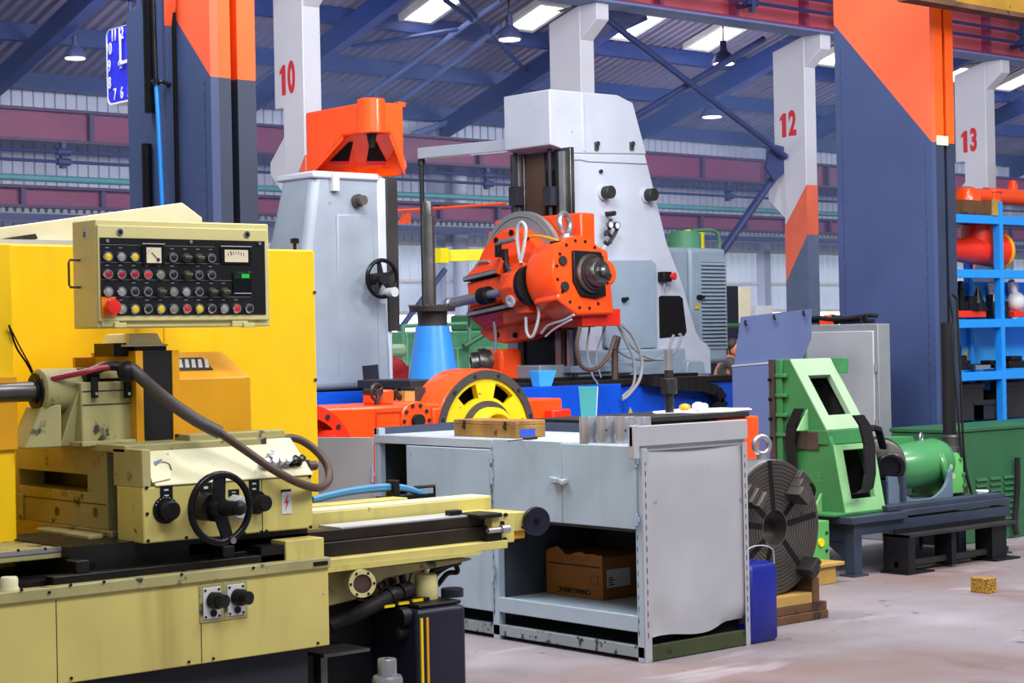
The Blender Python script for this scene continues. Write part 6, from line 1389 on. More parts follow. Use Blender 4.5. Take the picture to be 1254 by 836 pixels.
# pressure gauges with pipework
for px, py in ((748, 275), (756, 276)):
    q = oY(px, py, MY-.12); b = MB(); b.rev([(.026, .03), (.032, .025), (.032, -.005), (.027, -.005), (.027, .0), (0, .0)], q, (0, 1, 0), 22); g_ = bp('pressure_gauge', b, 'steel_dark')
    b = MB(); b.cyl(q+Vector((0, -.001, 0)), q+Vector((0, -.003, 0)), .027, n=20); bp('gauge_face', b, 'white_label', g_)
b = MB()
for pts in (((747, 264), (748, 262), (742, 261)), ((748, 268), (746, 281), (741, 288)), ((756, 280), (751, 290), (746, 297)), ((741, 284), (745, 286), (748, 289)), ((740, 296), (744, 299), (748, 296))):
    b.tube([oY(*p, MY-.08) for p in pts], .016, 8, straight=True)
q = oY(743, 262, MY); b.cyl(q, q-Vector((0, .1, 0)), .022, n=10)
bp('gauge_valves', b, 'iron_dark')
b = MB(); b.tube([oY(745, 298, MY-.07), oY(741, 304, MY-.06), oY(738, 315, MY-.04)], .015, 8); b.tube([oY(742, 298, MY-.07), oY(738, 306, MY-.06), oY(737, 316, MY-.04)], .012, 8); bp('gauge_hose', b, 'silver_paint')
# base apron of the mill (gray foot castings)
b = MB(); xa2 = xY(700, 440, MY-.08); b.box(xa2, xY(840, 430, MY-.08), MY-.08, MY+.1, zbed, zY(760, 428, MY-.08)); bp('apron', b, 'mach_gray_mid', bevel=.02)
b = MB(); b.prism(pY([(842, 445), (844, 441), (860, 441), (863, 445), (864, 459), (841, 459)], MY-.16), (0, .18, 0)); bp('foot_box', b, 'mach_gray_mid', bevel=.012)
for a, c in (((757, 444), (776, 444)), ((700, 448), (752, 448))):
    b = MB(); b.box(xY(*a, MY-.13), xY(*c, MY-.13), MY-.13, MY, zY(a[0], 457, MY-.13), zY(*a, MY-.13)); bp('apron_step', b, 'mach_gray_mid', bevel=.01)
b = MB(); b.box(xY(640, 450, MY-.2), xY(855, 455, MY-.2), MY-.2, MY+.4, zbed-.004, zbed+.03); bp('saddle_plate', b, 'dark_oily', bevel=.004)
b = MB(); b.box(wx-.3, px0+.1, MY-.02, MY+MW+.05, zbed+.0, zX(650, 447, wx-.2)); bp('column_base', b, 'mach_gray_dark', bevel=.01)
# louvred side cabinet
LYy = MY+.2; lx0, lx1 = xY(815, 370, LYy), xY(891, 370, LYy); lz1, lz0 = zY(850, 303, LYy), zY(888, 444, LYy)
b = MB(); b.box(lx0, xY(845, 370, LYy)-.006, LYy-.01, LYy+.6, lz0, lz1); b.box(xY(845, 370, LYy)+.003, lx1, LYy, LYy+.6, lz0, lz1-.0); cbx = bp('side_cabinet', b, 'mach_gray_mid', bevel=.045, seg=4)
sx0, sx1, sz1, sz0 = xY(858, 370, LYy), xY(889, 370, LYy)-.02, zY(873, 321, LYy), zY(873, 423, LYy)
b = MB(); b.ring([(sx0-.03, LYy-.012, sz0-.03), (sx1+.02, LYy-.012, sz0-.03), (sx1+.02, LYy-.012, sz1+.03), (sx0-.03, LYy-.012, sz1+.03)], [(sx0, LYy-.012, sz0), (sx1, LYy-.012, sz0), (sx1, LYy-.012, sz1), (sx0, LYy-.012, sz1)], (0, .012, 0)); bp('louvre_frame', b, 'mach_gray_mid', cbx)
b = MB(); b.box(sx0, sx1, LYy-.002, LYy-.001, sz0, sz1); bp('louvre_shadow_gap', b, 'cab_gray_dk', cbx)
for k in range(22):
    z = sz0+(sz1-sz0)*(k+.2)/22; h = (sz1-sz0)/22*.8; b = MB(); b.prism([(sx0, LYy-.0, z+h), (sx0, LYy-.028, z+.004), (sx0, LYy-.028, z), (sx0, LYy-.0, z)], (sx1-sx0, 0, 0)); bp('louvre', b, 'mach_gray_mid', cbx)
q = oY(855, 364, LYy); b = MB(); b.cyl(q, q-Vector((0, .04, 0)), .024, n=12); b.box(q.x-.03, q.x+.03, LYy-.06, LYy-.04, q.z-.012, q.z+.012); bp('cabinet_latch', b, 'black', cbx)
q = oY(854, 374, LYy-.012); b = MB(); b.prism([(q.x-.036, q.y, q.z-.03), (q.x+.036, q.y, q.z-.03), (q.x, q.y, q.z+.035)], (0, .002, 0)); ws = bp('warning_sign', b, 'warn', cbx)
b = MB(); b.box(q.x-.004, q.x+.004, q.y-.001, q.y, q.z-.012, q.z+.014); b.box(q.x-.004, q.x+.004, q.y-.001, q.y, q.z-.023, q.z-.016); bp('warning_mark', b, 'ink', ws)
# green motor and bracket behind
b = MB(); q = oY(838, 298, LYy+.3); b.cyl((q.x, q.y, lz1), (q.x, q.y, lz1+.15), .16, n=22); b.cyl((q.x, q.y, lz1+.15), (q.x, q.y, lz1+.17), .13, n=22); bp('coolant_motor', b, 'green_far', cbx)
b = MB(); b.tube([q+Vector((.1, 0, .12)), q+Vector((.4, 0, .13)), q+Vector((.48, 0, .05)), q+Vector((.48, 0, -.05))], .018, 8); bp('motor_hose', b, 'green_far', cbx)
# overhanging arm with hanging rod
ax_ = ccx+.18; a0, a1 = yX(614, 178, ax_), yX(511, 188, ax_)
zA1, zA0 = zX(560, 178, ax_), zX(560, 190, ax_)
b = MB(); b.prism([(ax_, cyb-.05, zX(617, 172, ax_)), (ax_, a1, zX(511, 181, ax_)), (ax_, a1, zX(511, 195, ax_)), (ax_, cyb-.05, zX(617, 186, ax_))], (.1, 0, 0)); arm = bp('overhead_arm', b, 'mach_gray', bevel=.008)
q = oX(516, 195, ax_+.05); q2 = oX(521, 395, ax_+.05); b = MB(); b.cyl((q.x, q.y, q.z-.06), (q.x, q.y, q.z+.02), .035, n=12); b.cyl((q.x, q.y, q2.z), (q.x, q.y, q.z-.03), .022, n=10); bp('hanging_rod', b, 'iron_dark', arm)
# ---------------- orange saddle and swivel head
sx = wx-.15
P = lambda px, py, X=sx: oX(px, py, X)
b = MB(); b.box(sx, wx+.01, yX(712, 300, sx), yX(606, 300, sx), zX(660, 402, sx), zX(690, 262, sx)); sad = bp('saddle', b, 'orange', bevel=.015)
b = MB(); b.box(sx+.0, wx+.05, yX(606, 300, sx), yX(598, 300, sx), zX(600, 330, sx), zX(602, 283, sx)); bp('saddle_lug', b, 'orange', sad, bevel=.01)
hx = sx-.14
ctr = P(645, 343, sx); Rd = 74/FPX*(ctr-CAM).dot(FW)
b = MB(); b.rev([(Rd*.5, -.05), (Rd*1.02, -.05), (Rd*1.02, .0), (Rd*.93, .0), (Rd*.93, -.06)], ctr+Vector((-.02, 0, .06)), (1, 0, 0), 56, caps=False); b.rev([(0, -.03), (Rd, -.03), (Rd, .0), (0, 0)], ctr+Vector((-.02, 0, .06)), (1, 0, 0), 56); ring = bp('swivel_ring', b, 'cab_gray_dk')
b = MB(); b.rev([(0, -.16), (Rd*.88, -.16), (Rd*.93, -.12), (Rd*.93, 0), (0, 0)], ctr+Vector((0, .04, -.03)), (1, 0, 0), 56); disc = bp('swivel_disc', b, 'orange', bevel=.004)
dx = ctr.x-.16
# upper flange lip and lower skirt following the disc
for a in range(0, 360, 30):
    if 200 < a < 340 or a in (60, 90, 120):
        c = ctr+Vector((-.165, 0, 0))+Vector((0, -math.cos(math.radians(a))*Rd*.78, math.sin(math.radians(a))*Rd*.78)); b = MB(); b.cyl(c+Vector((.01, 0, 0)), c-Vector((.006, 0, 0)), .026, n=14); bp('socket_screw', b, 'cavity', disc)
# slide body on the disc, running along Y, with steel ways above and below
yr0, yr1 = yX(705, 345, dx-.1), yX(585, 370, dx-.05)
zr1_, zr0_ = zX(600, 371, dx-.1), zX(600, 403, dx-.1)
cz = (zX(600, 360, dx-.1)+zX(600, 388, dx-.1))/2+.03
cz = zX(650, 352, dx-.1)
hh = .155
b = MB(); b.box(dx-.16, dx, yr0, yr1, cz-hh+.03, cz+hh-.03); sl = bp('ram_slide', b, 'orange', bevel=.012)
for s_ in (-1, 1):
    z_ = cz+s_*hh
    b = MB(); b.box(dx-.2, dx, yr0+.05, yr1-.005, z_-.022, z_+.022); bp('steel_way', b, 'dark_ways', sl, bevel=.004)
    b = MB(); b.box(dx-.203, dx-.2, yr0+.05, yr1-.003, z_-.012, z_+.016); bp('way_edge', b, 'steel', sl)
    b = MB(); b.prism([(dx-.17, yr0, z_+s_*.024), (dx-.17, yr1, z_+s_*.024), (dx-.06, yr1-.05, z_+s_*.14), (dx-.06, yr0, z_+s_*.14)], (.12, 0, 0)); bp('clamp_ledge', b, 'orange', sl, bevel=.01)
# lower apron of the head
lp = [P(*q_, dx-.02) for q_ in ((583, 396), (586, 402), (596, 411), (612, 417), (640, 417), (664, 409), (702, 393), (702, 372), (640, 384))]
b = MB(); b.prism(lp, (.14, 0, 0)); ap = bp('lower_apron', b, 'orange', bevel=.012)
for px, py in ((596, 391), (616, 393), (636, 391), (651, 388), (627, 409), (605, 405)):
    q = P(px, py, dx-.022); b = MB(); b.cyl(q+Vector((.01, 0, 0)), q-Vector((.012, 0, 0)), .024, n=14); bp('socket_screw', b, 'cavity', ap)
# mid clamp housing with steel draw bar
hc_ = P(640, 357, dx-.26); sc0y = MY-.62+.34
b = MB(); b.rev([(.0, 0), (.12, .0), (.17, .06), (.17, .24), (.15, .26)], hc_+Vector((0, .18, .0)), (0, -1, 0), 8); b.box(hc_.x, hc_.x+.28, hc_.y-.1, hc_.y+.16, hc_.z-.13, hc_.z+.13); mh = bp('feed_housing', b, 'orange', bevel=.014)
b = MB(); b.box(hc_.x-.02, hc_.x+.2, hc_.y-.06, hc_.y+.1, hc_.z+.13, hc_.z+.2); bp('housing_lug', b, 'orange', mh, bevel=.01); b = MB(); b.box(hc_.x-.02, hc_.x+.2, hc_.y-.06, hc_.y+.1, hc_.z-.22, hc_.z-.13); bp('housing_lug', b, 'orange', mh, bevel=.01)
b = MB(); b.cyl(hc_+Vector((0, -.07, 0)), hc_+Vector((0, -.12, 0)), .165, n=30); b.cyl(hc_+Vector((.05, -.12, 0)), hc_+Vector((.05, -.2, 0)), .12, n=26); bp('bellows', b, 'black', mh)
d0 = P(551, 365, hc_.x); d1 = hc_
sb = Vector((hc_.x, 0, hc_.z))
b = MB(); yq0, yq1 = yX(552, 362, hc_.x), hc_.y-.5
b.cyl((hc_.x, hc_.y, hc_.z), (hc_.x, yX(597, 358, hc_.x), hc_.z), .036, n=18); b.cyl((hc_.x, yX(597, 358, hc_.x), hc_.z), (hc_.x, yq0, hc_.z), .044, n=18); b.cyl((hc_.x, yq0, hc_.z), (hc_.x, yq0+.05, hc_.z), .055, n=18); bar = bp('draw_bar', b, 'steel', mh)
y_ = yX(594, 358, hc_.x); b = MB(); b.cyl((hc_.x, y_-.05, hc_.z), (hc_.x, y_+.05, hc_.z), .075, n=20); bp('bar_collar', b, 'black', bar)
b = MB(); b.cyl((hc_.x, hc_.y-.1, hc_.z), (hc_.x, sc0y, hc_.z), .05, n=18); bp('bar_front', b, 'chrome', bar)
q = hc_+Vector((-.12, .02, -.11)); b = MB(); b.rev([(.05, 0), (.05, .02), (.025, .02), (.025, .012), (0, .012)], q, (-1, 0, -.3), 18); bp('plug', b, 'silver_paint', mh)
# spindle head: drum facing -Y
sc = oY(713, 336, MY-.62); Rs = 49/FPX*(sc-CAM).dot(FW)
b = MB(); b.rev([(Rs*.96, .34), (Rs, .3), (Rs, .02), (Rs*.96, 0), (0, 0)], sc, (0, 1, 0), 48); hd = bp('spindle_drum', b, 'orange')
b = MB(); b.prism([(sc.x-.02, sc.y+.001, sc.z+Rs*.97), (sc.x+Rs*.98, sc.y+.001, sc.z+Rs*.62), (sc.x+Rs*.98, sc.y+.001, sc.z-Rs*1.0), (sc.x-.1, sc.y+.001, sc.z-Rs*1.02), (sc.x-.3, sc.y+.001, sc.z-Rs*.6)], (0, .3, 0)); bp('head_block', b, 'orange', hd, bevel=.02)
b = MB(); b.rev([(.11, .22), (.11, .01), (.09, -.006), (0, -.006)], sc+Vector((Rs*.88, 0, .02)), (0, 1, 0), 26); bp('side_boss', b, 'orange', hd, bevel=.006)
b = MB(); w1, w2 = Rs*.52, Rs*.60; c_ = sc+Vector((.05, -.03, 0)); b.prism([c_+Vector(p) for p in ((-w1*.85, 0, w2), (w1*.95, 0, w2*.95), (w1*1.1, 0, w2*.55), (w1*1.0, 0, -w2*.9), (w1*.4, 0, -w2*1.02), (-w1*.6, 0, -w2*.92), (-w1, 0, -w2*.3))], (0, .04, 0)); bp('nose_plate', b, 'black', hd, bevel=.006)
b = MB(); b.rev([(Rs*.50, 0), (Rs*.50, .03), (Rs*.42, .04), (Rs*.42, .06), (0, .06)], sc+Vector((.06, -.03, 0)), (0, -1, 0), 36); bp('spindle_nose', b, 'steel_brown', hd)
c_ = sc+Vector((.06, -.09, 0)); b = MB(); b.rev([(Rs*.36, 0), (Rs*.36, .05), (Rs*.30, .08), (Rs*.14, .08), (Rs*.14, .12), (Rs*.08, .14), (0, .14)], c_, (0, -1, 0), 12); ch = bp('chuck', b, 'steel_dark', hd, bevel=.004)
for k in range(3):
    a = math.radians(90+120*k); d = Vector((math.cos(a), 0, math.sin(a))); e = Vector((-d.z, 0, d.x)); b = MB(); o_ = c_+Vector((0, -.07, 0)); b.prism([o_+d*Rs*.14-e*.03, o_+d*Rs*.33-e*.03, o_+d*Rs*.33+e*.03, o_+d*Rs*.14+e*.03], (0, -.02, 0)); bp('chuck_jaw', b, 'steel_brown', ch, bevel=.004)
for k in range(16):
    a = 2*pi*k/16+.15; q = sc+Vector((math.cos(a)*Rs*.86, 0, math.sin(a)*Rs*.86)); b = MB(); b.cyl(q+Vector((0, .01, 0)), q-Vector((0, .006, 0)), .014, n=10); bp('cap_screw', b, 'cavity', hd)
for a in (152, 205): a = math.radians(a); q = sc+Vector((math.cos(a)*Rs*.72, 0, math.sin(a)*Rs*.72)); b = MB(); b.cyl(q+Vector((0, .01, 0)), q-Vector((0, .02, 0)), .04, n=16); bp('oil_plug', b, 'iron_dark', hd)
b = MB(); b.box(sc.x-.12, sc.x+.4, sc.y+.28, ctr.y, sc.z-.3, sc.z+.28); bp('head_neck', b, 'orange', hd, bevel=.02)
b = MB(); q = sc+Vector((.0, .15, Rs)); b.cyl(q-Vector((0, 0, .02)), q+Vector((0, 0, .03)), .05, n=14); b.torus(q+Vector((0, 0, .12)), (-.35, 1, 0), .085, .026, 30, 10); bp('eye_bolt', b, 'steel', hd)
def swivel(parts, piv, ang):
    R_ = Matrix.Rotation(ang, 3, 'X')
    for o_ in parts:
        w0 = WL[o_.name]; w1_ = Vector(piv)+R_ @ (w0-Vector(piv)); o_.location += w1_-w0; o_.rotation_euler = (ang, 0, 0)
swivel([sl, ap, mh], (ctr.x, ctr.y-.1, cz), math.radians(-6.5)); swivel([hd], sc, math.radians(-6.5))
# orange bracket below the head at right
yk = sc.y+.05; b = MB(); b.box(xY(713, 390, yk), xY(760, 390, yk), yk, yk+.35, zY(735, 399, yk), zY(735, 378, yk)); br = bp('hose_bracket', b, 'orange_red', bevel=.006)
b = MB(); b.box(xY(700, 390, yk+.3), xY(730, 390, yk+.3), yk+.2, yk+.5, zY(735, 399, yk), zY(735, 372, yk)); bp('bracket_root', b, 'orange_red', br)
# hoses
def hose(pts, Y, r, m, nm='hose'): b = MB(); b.tube([oY(x_, y_, Y+(dy[0] if dy else 0)) for x_, y_, *dy in pts], r, 8); return bp(nm, b, m)
hose([(762, 398), (775, 412), (786, 440), (783, 465), (770, 483), (762, 489)], MY-.55, 0.014, 'hose_gray')
hose([(757, 398), (765, 415), (776, 440), (776, 470), (762, 486)], MY-.5, 0.012, 'hose_gray')
hose([(758, 396), (770, 420), (790, 436), (812, 440), (828, 428), (834, 412), (832, 409)], MY-.3, 0.012, 'hose_gray')
hose([(755, 428), (770, 437), (795, 441), (815, 434), (823, 415), (825, 410)], MY-.25, 0.012, 'hose_gray')
hose([(710, 400), (706, 425), (712, 448), (727, 452), (744, 438), (753, 412)], MY-.6, 0.017, 'hose_brown')
hose([(741, 350), (744, 362), (746, 376)], MY-.5, 0.010, 'hose_gray')
hose([(722, 400), (719, 430), (725, 458), (732, 470)], MY-.4, 0.009, 'hose_gray')
hose([(741, 400), (730, 436), (736, 462)], MY-.4, 0.007, 'hose_gray')
b = MB(); q = oY(753, 418, MY-.35); b.cyl(oY(753, 466, MY-.35), oY(753, 428, MY-.35), .03, n=10); b.cyl(oY(752, 428, MY-.35), oY(756, 412, MY-.35), .035, n=10); bp('hose_post', b, 'hose_brown')
def hoseX(pts, X, r, m, nm='hose'): b = MB(); b.tube([oX(x_, y_, X) for x_, y_ in pts], r, 8); return bp(nm, b, m)
hoseX([(638, 322), (634, 300), (634, 280), (639, 272), (644, 280), (642, 300), (638, 318)], dx-.3, 0.015, 'silver_paint', 'lifting_sling')
hoseX([(599, 320), (586, 322), (579, 340), (575, 370), (574, 402)], dx-.1, 0.013, 'hose_gray')
hoseX([(657, 366), (660, 385), (655, 406), (650, 413), (645, 406), (644, 388)], dx-.25, 0.013, 'silver_paint')
hoseX([(605, 394), (607, 412), (606, 430), (597, 447)], dx-.15, 0.013, 'hose_gray')
hoseX([(663, 408), (672, 398), (690, 392), (703, 385)], dx-.15, 0.011, 'silver_paint')
hoseX([(668, 412), (680, 402), (700, 391)], dx-.15, 0.008, 'silver_paint')
hoseX([(640, 290), (660, 289), (675, 292), (688, 297)], dx-.18, 0.011, 'mustard')
hoseX([(609, 301), (613, 297), (625, 294), (632, 292)], dx-.2, .022, 'steel')
hoseX([(610, 300), (610, 315)], dx-.2, .03, 'black')
hoseX([(618, 305), (619, 322), (622, 332)], dx-.2, .03, 'black')
hoseX([(612, 334), (618, 318)], dx-.2, .04, 'orange')
b = MB(); b.box(dx-.21, dx-.05, yX(688, 297, dx-.2), yX(674, 297, dx-.2), zX(680, 301, dx-.2), zX(680, 295, dx-.2)); bp('terminal_box', b, 'black', bevel=.005)
# lower front ways under the head
for px0_, px1_, m in ((622, 634, 'steel'), (634, 641, 'hose_brown'), (680, 687, 'steel'), (687, 694, 'hose_brown'), (692, 698, 'steel')):
    b = MB(); b.box(wx-.02, wx+.05, yX(px1_, 430, wx-.02), yX(px0_, 430, wx-.02), zX(650, 449, wx), zX(650, 405, wx)); bp('lower_way', b, m)
b = MB(); b.box(wx+.0, wx+.1, yX(684, 430, wx), yX(640, 430, wx), zbed+.02, zX(650, 405, wx)); bp('way_cover', b, 'navy_black')
# small sky-blue bin on the bed and bits
q = oZ(664, 474, zbed-.05); q = oY(664, 473, MY-.42); hz = zY(700, 472, MY-.5)
b = MB(); b.hexa([(q.x-.08, MY-.48, hz), (q.x+.05, MY-.48, hz), (q.x+.05, MY-.39, hz), (q.x-.08, MY-.39, hz)], [(q.x-.1, MY-.5, hz+.13), (q.x+.09, MY-.5, hz+.13), (q.x+.09, MY-.37, hz+.13), (q.x-.1, MY-.37, hz+.13)]); tag(b.build('parts_bin', 'cyan_bin', bevel=.004), 'small sky blue bin on the blue machine bed', 'bin')
# orange motor left of the ways
mq = oX(603, 442, wx-.45)
t = thing('feed_motor', 'small orange motor with a black coupling behind the yellow wheel', 'motor', (mq.x, mq.y, zbed))
b = MB(); b.box(mq.x-.02, mq.x+.22, mq.y-.14, mq.y+.12, zbed, mq.z+.1); b.build('motor_body', 'orange', t, bevel=.03, seg=3)
b = MB(); qq = mq+Vector((-.02, .06, 0)); b.rev([(.08, -.1), (.1, -.02), (.115, .0), (.115, .06), (.09, .07), (.09, .13), (.06, .13), (.06, .1), (0, .1)], qq, (-.8, .5, -.1), 22); b.build('coupling', 'steel_dark', t)
# ================================================================ LEFT GRAY MACHINE with orange hood
LY = 11.2
q = oY(452, 140, LY); lx = q.x               # near corner of the hood
hz1 = zY(452, 125, LY)-.0
LM = thing('milling_machine', 'gray milling machine column with an orange hood and a black handwheel', 'machine', (lx+.3, LY+.6, 0))
def lp_(name, mb, m, par=None, **kw): return mb.build(name, m, LM if par is None else par, **kw)
yL_ = yX(374, 170, lx); xR_ = xY(495, 170, LY)
ztop = zX(374, 141, lx); zb0 = zX(376, 218, lx); zb1_ = zY(495, 219, LY); zm = zY(450, 161, LY)
zb0 = (zb0+zb1_)/2
n1 = (lx, yX(420, 161, lx)); n2 = (xY(478, 161, LY), LY)
b = MB(); V = {}
def vv(k, p): V[k] = b.v(p); return V[k]
zt_ = ztop+.02
vv('L', (lx, yL_, zt_)); vv('N', (lx, LY, zt_)); vv('R', (xR_, LY, zt_)); vv('B', (xR_, yL_, zt_))
vv('n1', (*n1, zm)); vv('n2', (*n2, zm)); vv('nc', (lx, LY, zm)); vv('l', (lx, yL_, zb0)); vv('r', (xR_, LY, zb0)); vv('bb', (xR_, yL_, zb0))
for f in (('L', 'N', 'R', 'B'), ('L', 'l', 'n1', 'nc', 'N'), ('N', 'nc', 'n2', 'r', 'R'), ('R', 'r', 'bb', 'B'), ('B', 'bb', 'l', 'L'), ('l', 'bb', 'r'), ('n1', 'n2', 'nc')): b.face([V[k] for k in f])
qs = [Vector(V[k].co) for k in ('n1', 'l', 'r', 'n2')]; cnn = (qs[2]-qs[1]).cross(qs[0]-qs[1]).normalized(); cnn = cnn if cnn.dot(FW) < 0 else -cnn
qc = sum(qs, Vector())/4; iq = [b.v(qc+(p_-qc)*.9-cnn*.13) for p_ in qs]; oq = [V[k] for k in ('n1', 'l', 'r', 'n2')]
b.face(iq)
for k in range(4): b.face([oq[k], oq[(k+1) % 4], iq[(k+1) % 4], iq[k]])
pl_n1, pl_n2, pl_l, pl_r = [Vector(V[k].co) for k in ('n1', 'n2', 'l', 'r')]
hood = lp_('hood', b, 'orange', bevel=.02, seg=3)
b = MB(); mc = Vector((lx+.075, LY+.075, zm-.005)); Rn = .105
b.cyl(mc, mc+Vector((0, 0, zt_-zm+.03)), Rn, n=30); lp_('hood_nose', b, 'orange', hood, bevel=.008)
cn = (pl_r-pl_l).cross(pl_n1-pl_l).normalized(); cn = cn if cn.dot(FW) < 0 else -cn
def cpl(px, py, off=.004):
    d = ray(px, py); return CAM+d*((pl_l-cn*.13-CAM).dot(cn)/d.dot(cn))+cn*off
for tri in (((404, 197), (427, 174), (432, 174), (427, 197)), ((449, 197), (453, 174), (460, 174), (473, 197))):
    b = MB(); b.prism([cpl(*p) for p in tri], -cn*.01); lp_('hood_opening', b, 'cavity', hood)
    b = MB(); b.prism([cpl(tri[0][0]-.5, 197, .005), cpl(tri[-1][0], 197, .005), cpl(tri[-1][0], 200.5, .005), cpl(tri[0][0], 200.5, .005)], -cn*.01); lp_('opening_lip', b, 'num_red', hood)
b = MB(); q = mc+Vector((0, 0, 0)); b.cyl(q, q-Vector((0, 0, .1)), .04, .02, n=12); lp_('grease_drip', b, 'black', hood)
b = MB(); e = .012; b.prism([pl_n1+cn*e, pl_n1+cn*e+Vector((0, 0, -.03)), pl_l+cn*e+Vector((0, 0, .0)), pl_l+cn*e+Vector((0, 0, .03))], -cn*.02); b.prism([pl_n2+cn*e, pl_n2+cn*e+Vector((0, 0, -.03)), pl_r+cn*e, pl_r+cn*e+Vector((0, 0, .03))], -cn*.02); lp_('hood_edge', b, 'orange', hood, bevel=.006)
b = MB(); b.box(xR_-.05, xR_+.02, LY-.0, LY+.05, zt_-.02, zt_+.012); lp_('hood_tab', b, 'orange', hood)
# tapered body
bz = zbed+.002
T_ = zb0+.0; by = LY+.06
tx0, tx1 = xY(385, 222, by), xY(476, 222, by)
bx0_, bx1_ = xY(352, 480, by), xY(481, 480, by)
ty = yX(345, 222, tx0); byb = ty+.1
b = MB()
b.hexa([(bx0_, by-.02, bz), (bx1_, by-.02, bz), (bx1_, ty+.25, bz), (bx0_, ty+.25, bz)], [(tx0, by, T_), (tx1, by, T_), (tx1, ty, T_), (tx0, ty, T_)]); body = lp_('column', b, 'mach_gray_dark', bevel=.06, seg=4)
b = MB(); b.box(tx0-.02, tx1-.1, by-.02, ty+.05, T_-.05, T_+.004); lp_('top_flange', b, 'mach_gray', body, bevel=.015)
q = oY(411, 219, by-.03); b = MB(); b.box(q.x-.03, q.x+.03, by-.04, by, q.z-.09, q.z+.04); lp_('flange_clip', b, 'silver_paint', body, bevel=.004)
q = oY(437, 246, by-.01); b = MB(); b.cyl(q, q-Vector((0, .03, 0)), .05, n=20); b.cyl(q, q-Vector((0, .09, 0)), .036, n=20); lp_('lifting_boss', b, 'iron', body)
# dark way strip on the right edge
b = MB(); b.box(xY(474, 300, by-.02), xY(487, 300, by-.02), by-.03, by+.3, zY(485, 405, by), zY(478, 218, by)); lp_('guideway', b, 'iron_dark', body, bevel=.004)
b = MB(); b.box(xY(462, 220, by-.01), xY(477, 240, by-.01), by-.012, by+.2, bz, zY(478, 219, by)); lp_('edge_casting', b, 'mach_gray', body, bevel=.008)
# raised panel and recess
b = MB(); b.prism(pY([(413, 262), (455, 262), (462, 350), (466, 470), (415, 470)], by-.02), (0, .02, 0)); lp_('raised_panel', b, 'mach_gray_dark', body, bevel=.01)
b = MB(); b.prism(pY([(445, 448), (463, 446), (465, 474), (447, 474)], by-.034), (0, .02, 0)); lp_('recess', b, 'plinth', body)
b = MB(); b.box(bx0_-.05, bx1_+.04, by-.08, ty+.3, bz, zY(440, 479, by)); lp_('foot_flange', b, 'mach_gray_dark', body, bevel=.02)
# handwheel with five spokes
hq = oY(468, 341, by-.14); Rw = 22.5/FPX*(hq-CAM).dot(FW)
b = MB(); b.torus(hq, (0, 1, 0), Rw, .016, 40, 10); hw_ = lp_('handwheel', b, 'black_satin')
for k in range(5):
    a = math.radians(100+72*k); d = Vector((math.cos(a), 0, math.sin(a))); e = Vector((-d.z, 0, d.x)); b = MB(); b.prism([hq+d*.03-e*.022, hq+d*Rw-e*.014, hq+d*Rw+e*.014, hq+d*.03+e*.022], (0, .02, 0)); lp_('spoke', b, 'black', hw_, bevel=.003)
b = MB(); b.cyl(hq+Vector((0, .12, 0)), hq-Vector((0, .03, 0)), .045, n=18); lp_('hub', b, 'black', hw_)
b = MB(); q = hq+Vector((.04, -.0, -Rw*.75)); b.cyl(q+Vector((0, .02, 0)), q-Vector((0, .1, .0)), .03, .036, n=14); lp_('crank_grip', b, 'silver_paint', hw_)
b = MB(); b.tube([oX(342, 302, lx-.1), oX(352, 295, lx-.1), oX(359, 278, lx-.1)], .008, 6); lp_('paint_scratch', b, 'iron_dark', body)
b = MB(); b.box(bx0_-.3, bx1_+.4, by-.15, MY-.39, 0, bz); lp_('machine_plinth', b, 'bed_blue')
# ================================================================ ORANGE GEAR CASE with yellow wheel
OY = 9.35
zo = zY(470, 496, OY)
ox0, ox1 = xY(380, 510, OY), xY(701, 500, OY)
O = thing('gear_case', 'long orange gear case holding a big yellow and black wheel behind the bench', 'gear case', ((ox0+ox1)/2, OY+.3, 0))
def op(name, mb, m, par=None, **kw): return mb.build(name, m, O if par is None else par, **kw)
xw_ = xY(535, 510, OY)
b = MB(); b.box(ox0, xw_+.2, OY, OY+.55, .3, zo); case = op('case_body', b, 'orange', bevel=.02, seg=3)
b = MB(); b.box(ox0+.1, ox1-.1, OY+.05, OY+.5, 0, .3); op('base_frame', b, 'plinth')
b = MB(); b.box(xw_, ox1, OY+.1, OY+.5, .3, zY(690, 487, OY+.1)); op('right_arm', b, 'orange', case, bevel=.015)
b = MB(); b.box(xY(677, 510, OY+.02), xY(700, 510, OY+.02), OY+.02, OY+.2, .6, zY(690, 501, OY)); op('arm_pad', b, 'orange_red', case, bevel=.012)
q = oY(510, 515, OY-.01); Rg = 24/FPX*(q-CAM).dot(FW)
b = MB(); b.cyl((q.x, OY+.3, q.z), (q.x, OY-.012, q.z), Rg, n=40); bs = op('bearing_boss', b, 'orange', case, bevel=.008)
b = MB(); b.cyl((q.x, OY-.012, q.z), (q.x, OY-.05, q.z), Rg*.34, n=22); op('bearing_end', b, 'rubber', bs)
for k in range(10):
    a = k*2*pi/10; c = Vector((q.x+math.cos(a)*Rg*.8, OY-.012, q.z+math.sin(a)*Rg*.8)); b = MB(); b.cyl(c, c-Vector((0, .008, 0)), .013, n=10); op('bolt', b, 'iron_dark', bs)
x0_, x1_, z1_, z0_ = xY(460, 515, OY), xY(491, 515, OY), zY(475, 504, OY), zY(475, 530, OY)
b = MB(); b.ring([(x0_, OY-.006, z0_), (x1_, OY-.006, z0_), (x1_, OY-.006, z1_), (x0_, OY-.006, z1_)], [(x0_+.006, OY-.006, z0_+.006), (x1_-.006, OY-.006, z0_+.006), (x1_-.006, OY-.006, z1_-.006), (x0_+.006, OY-.006, z1_-.006)], (0, .008, 0)); op('cover_plate', b, 'orange_red', case)
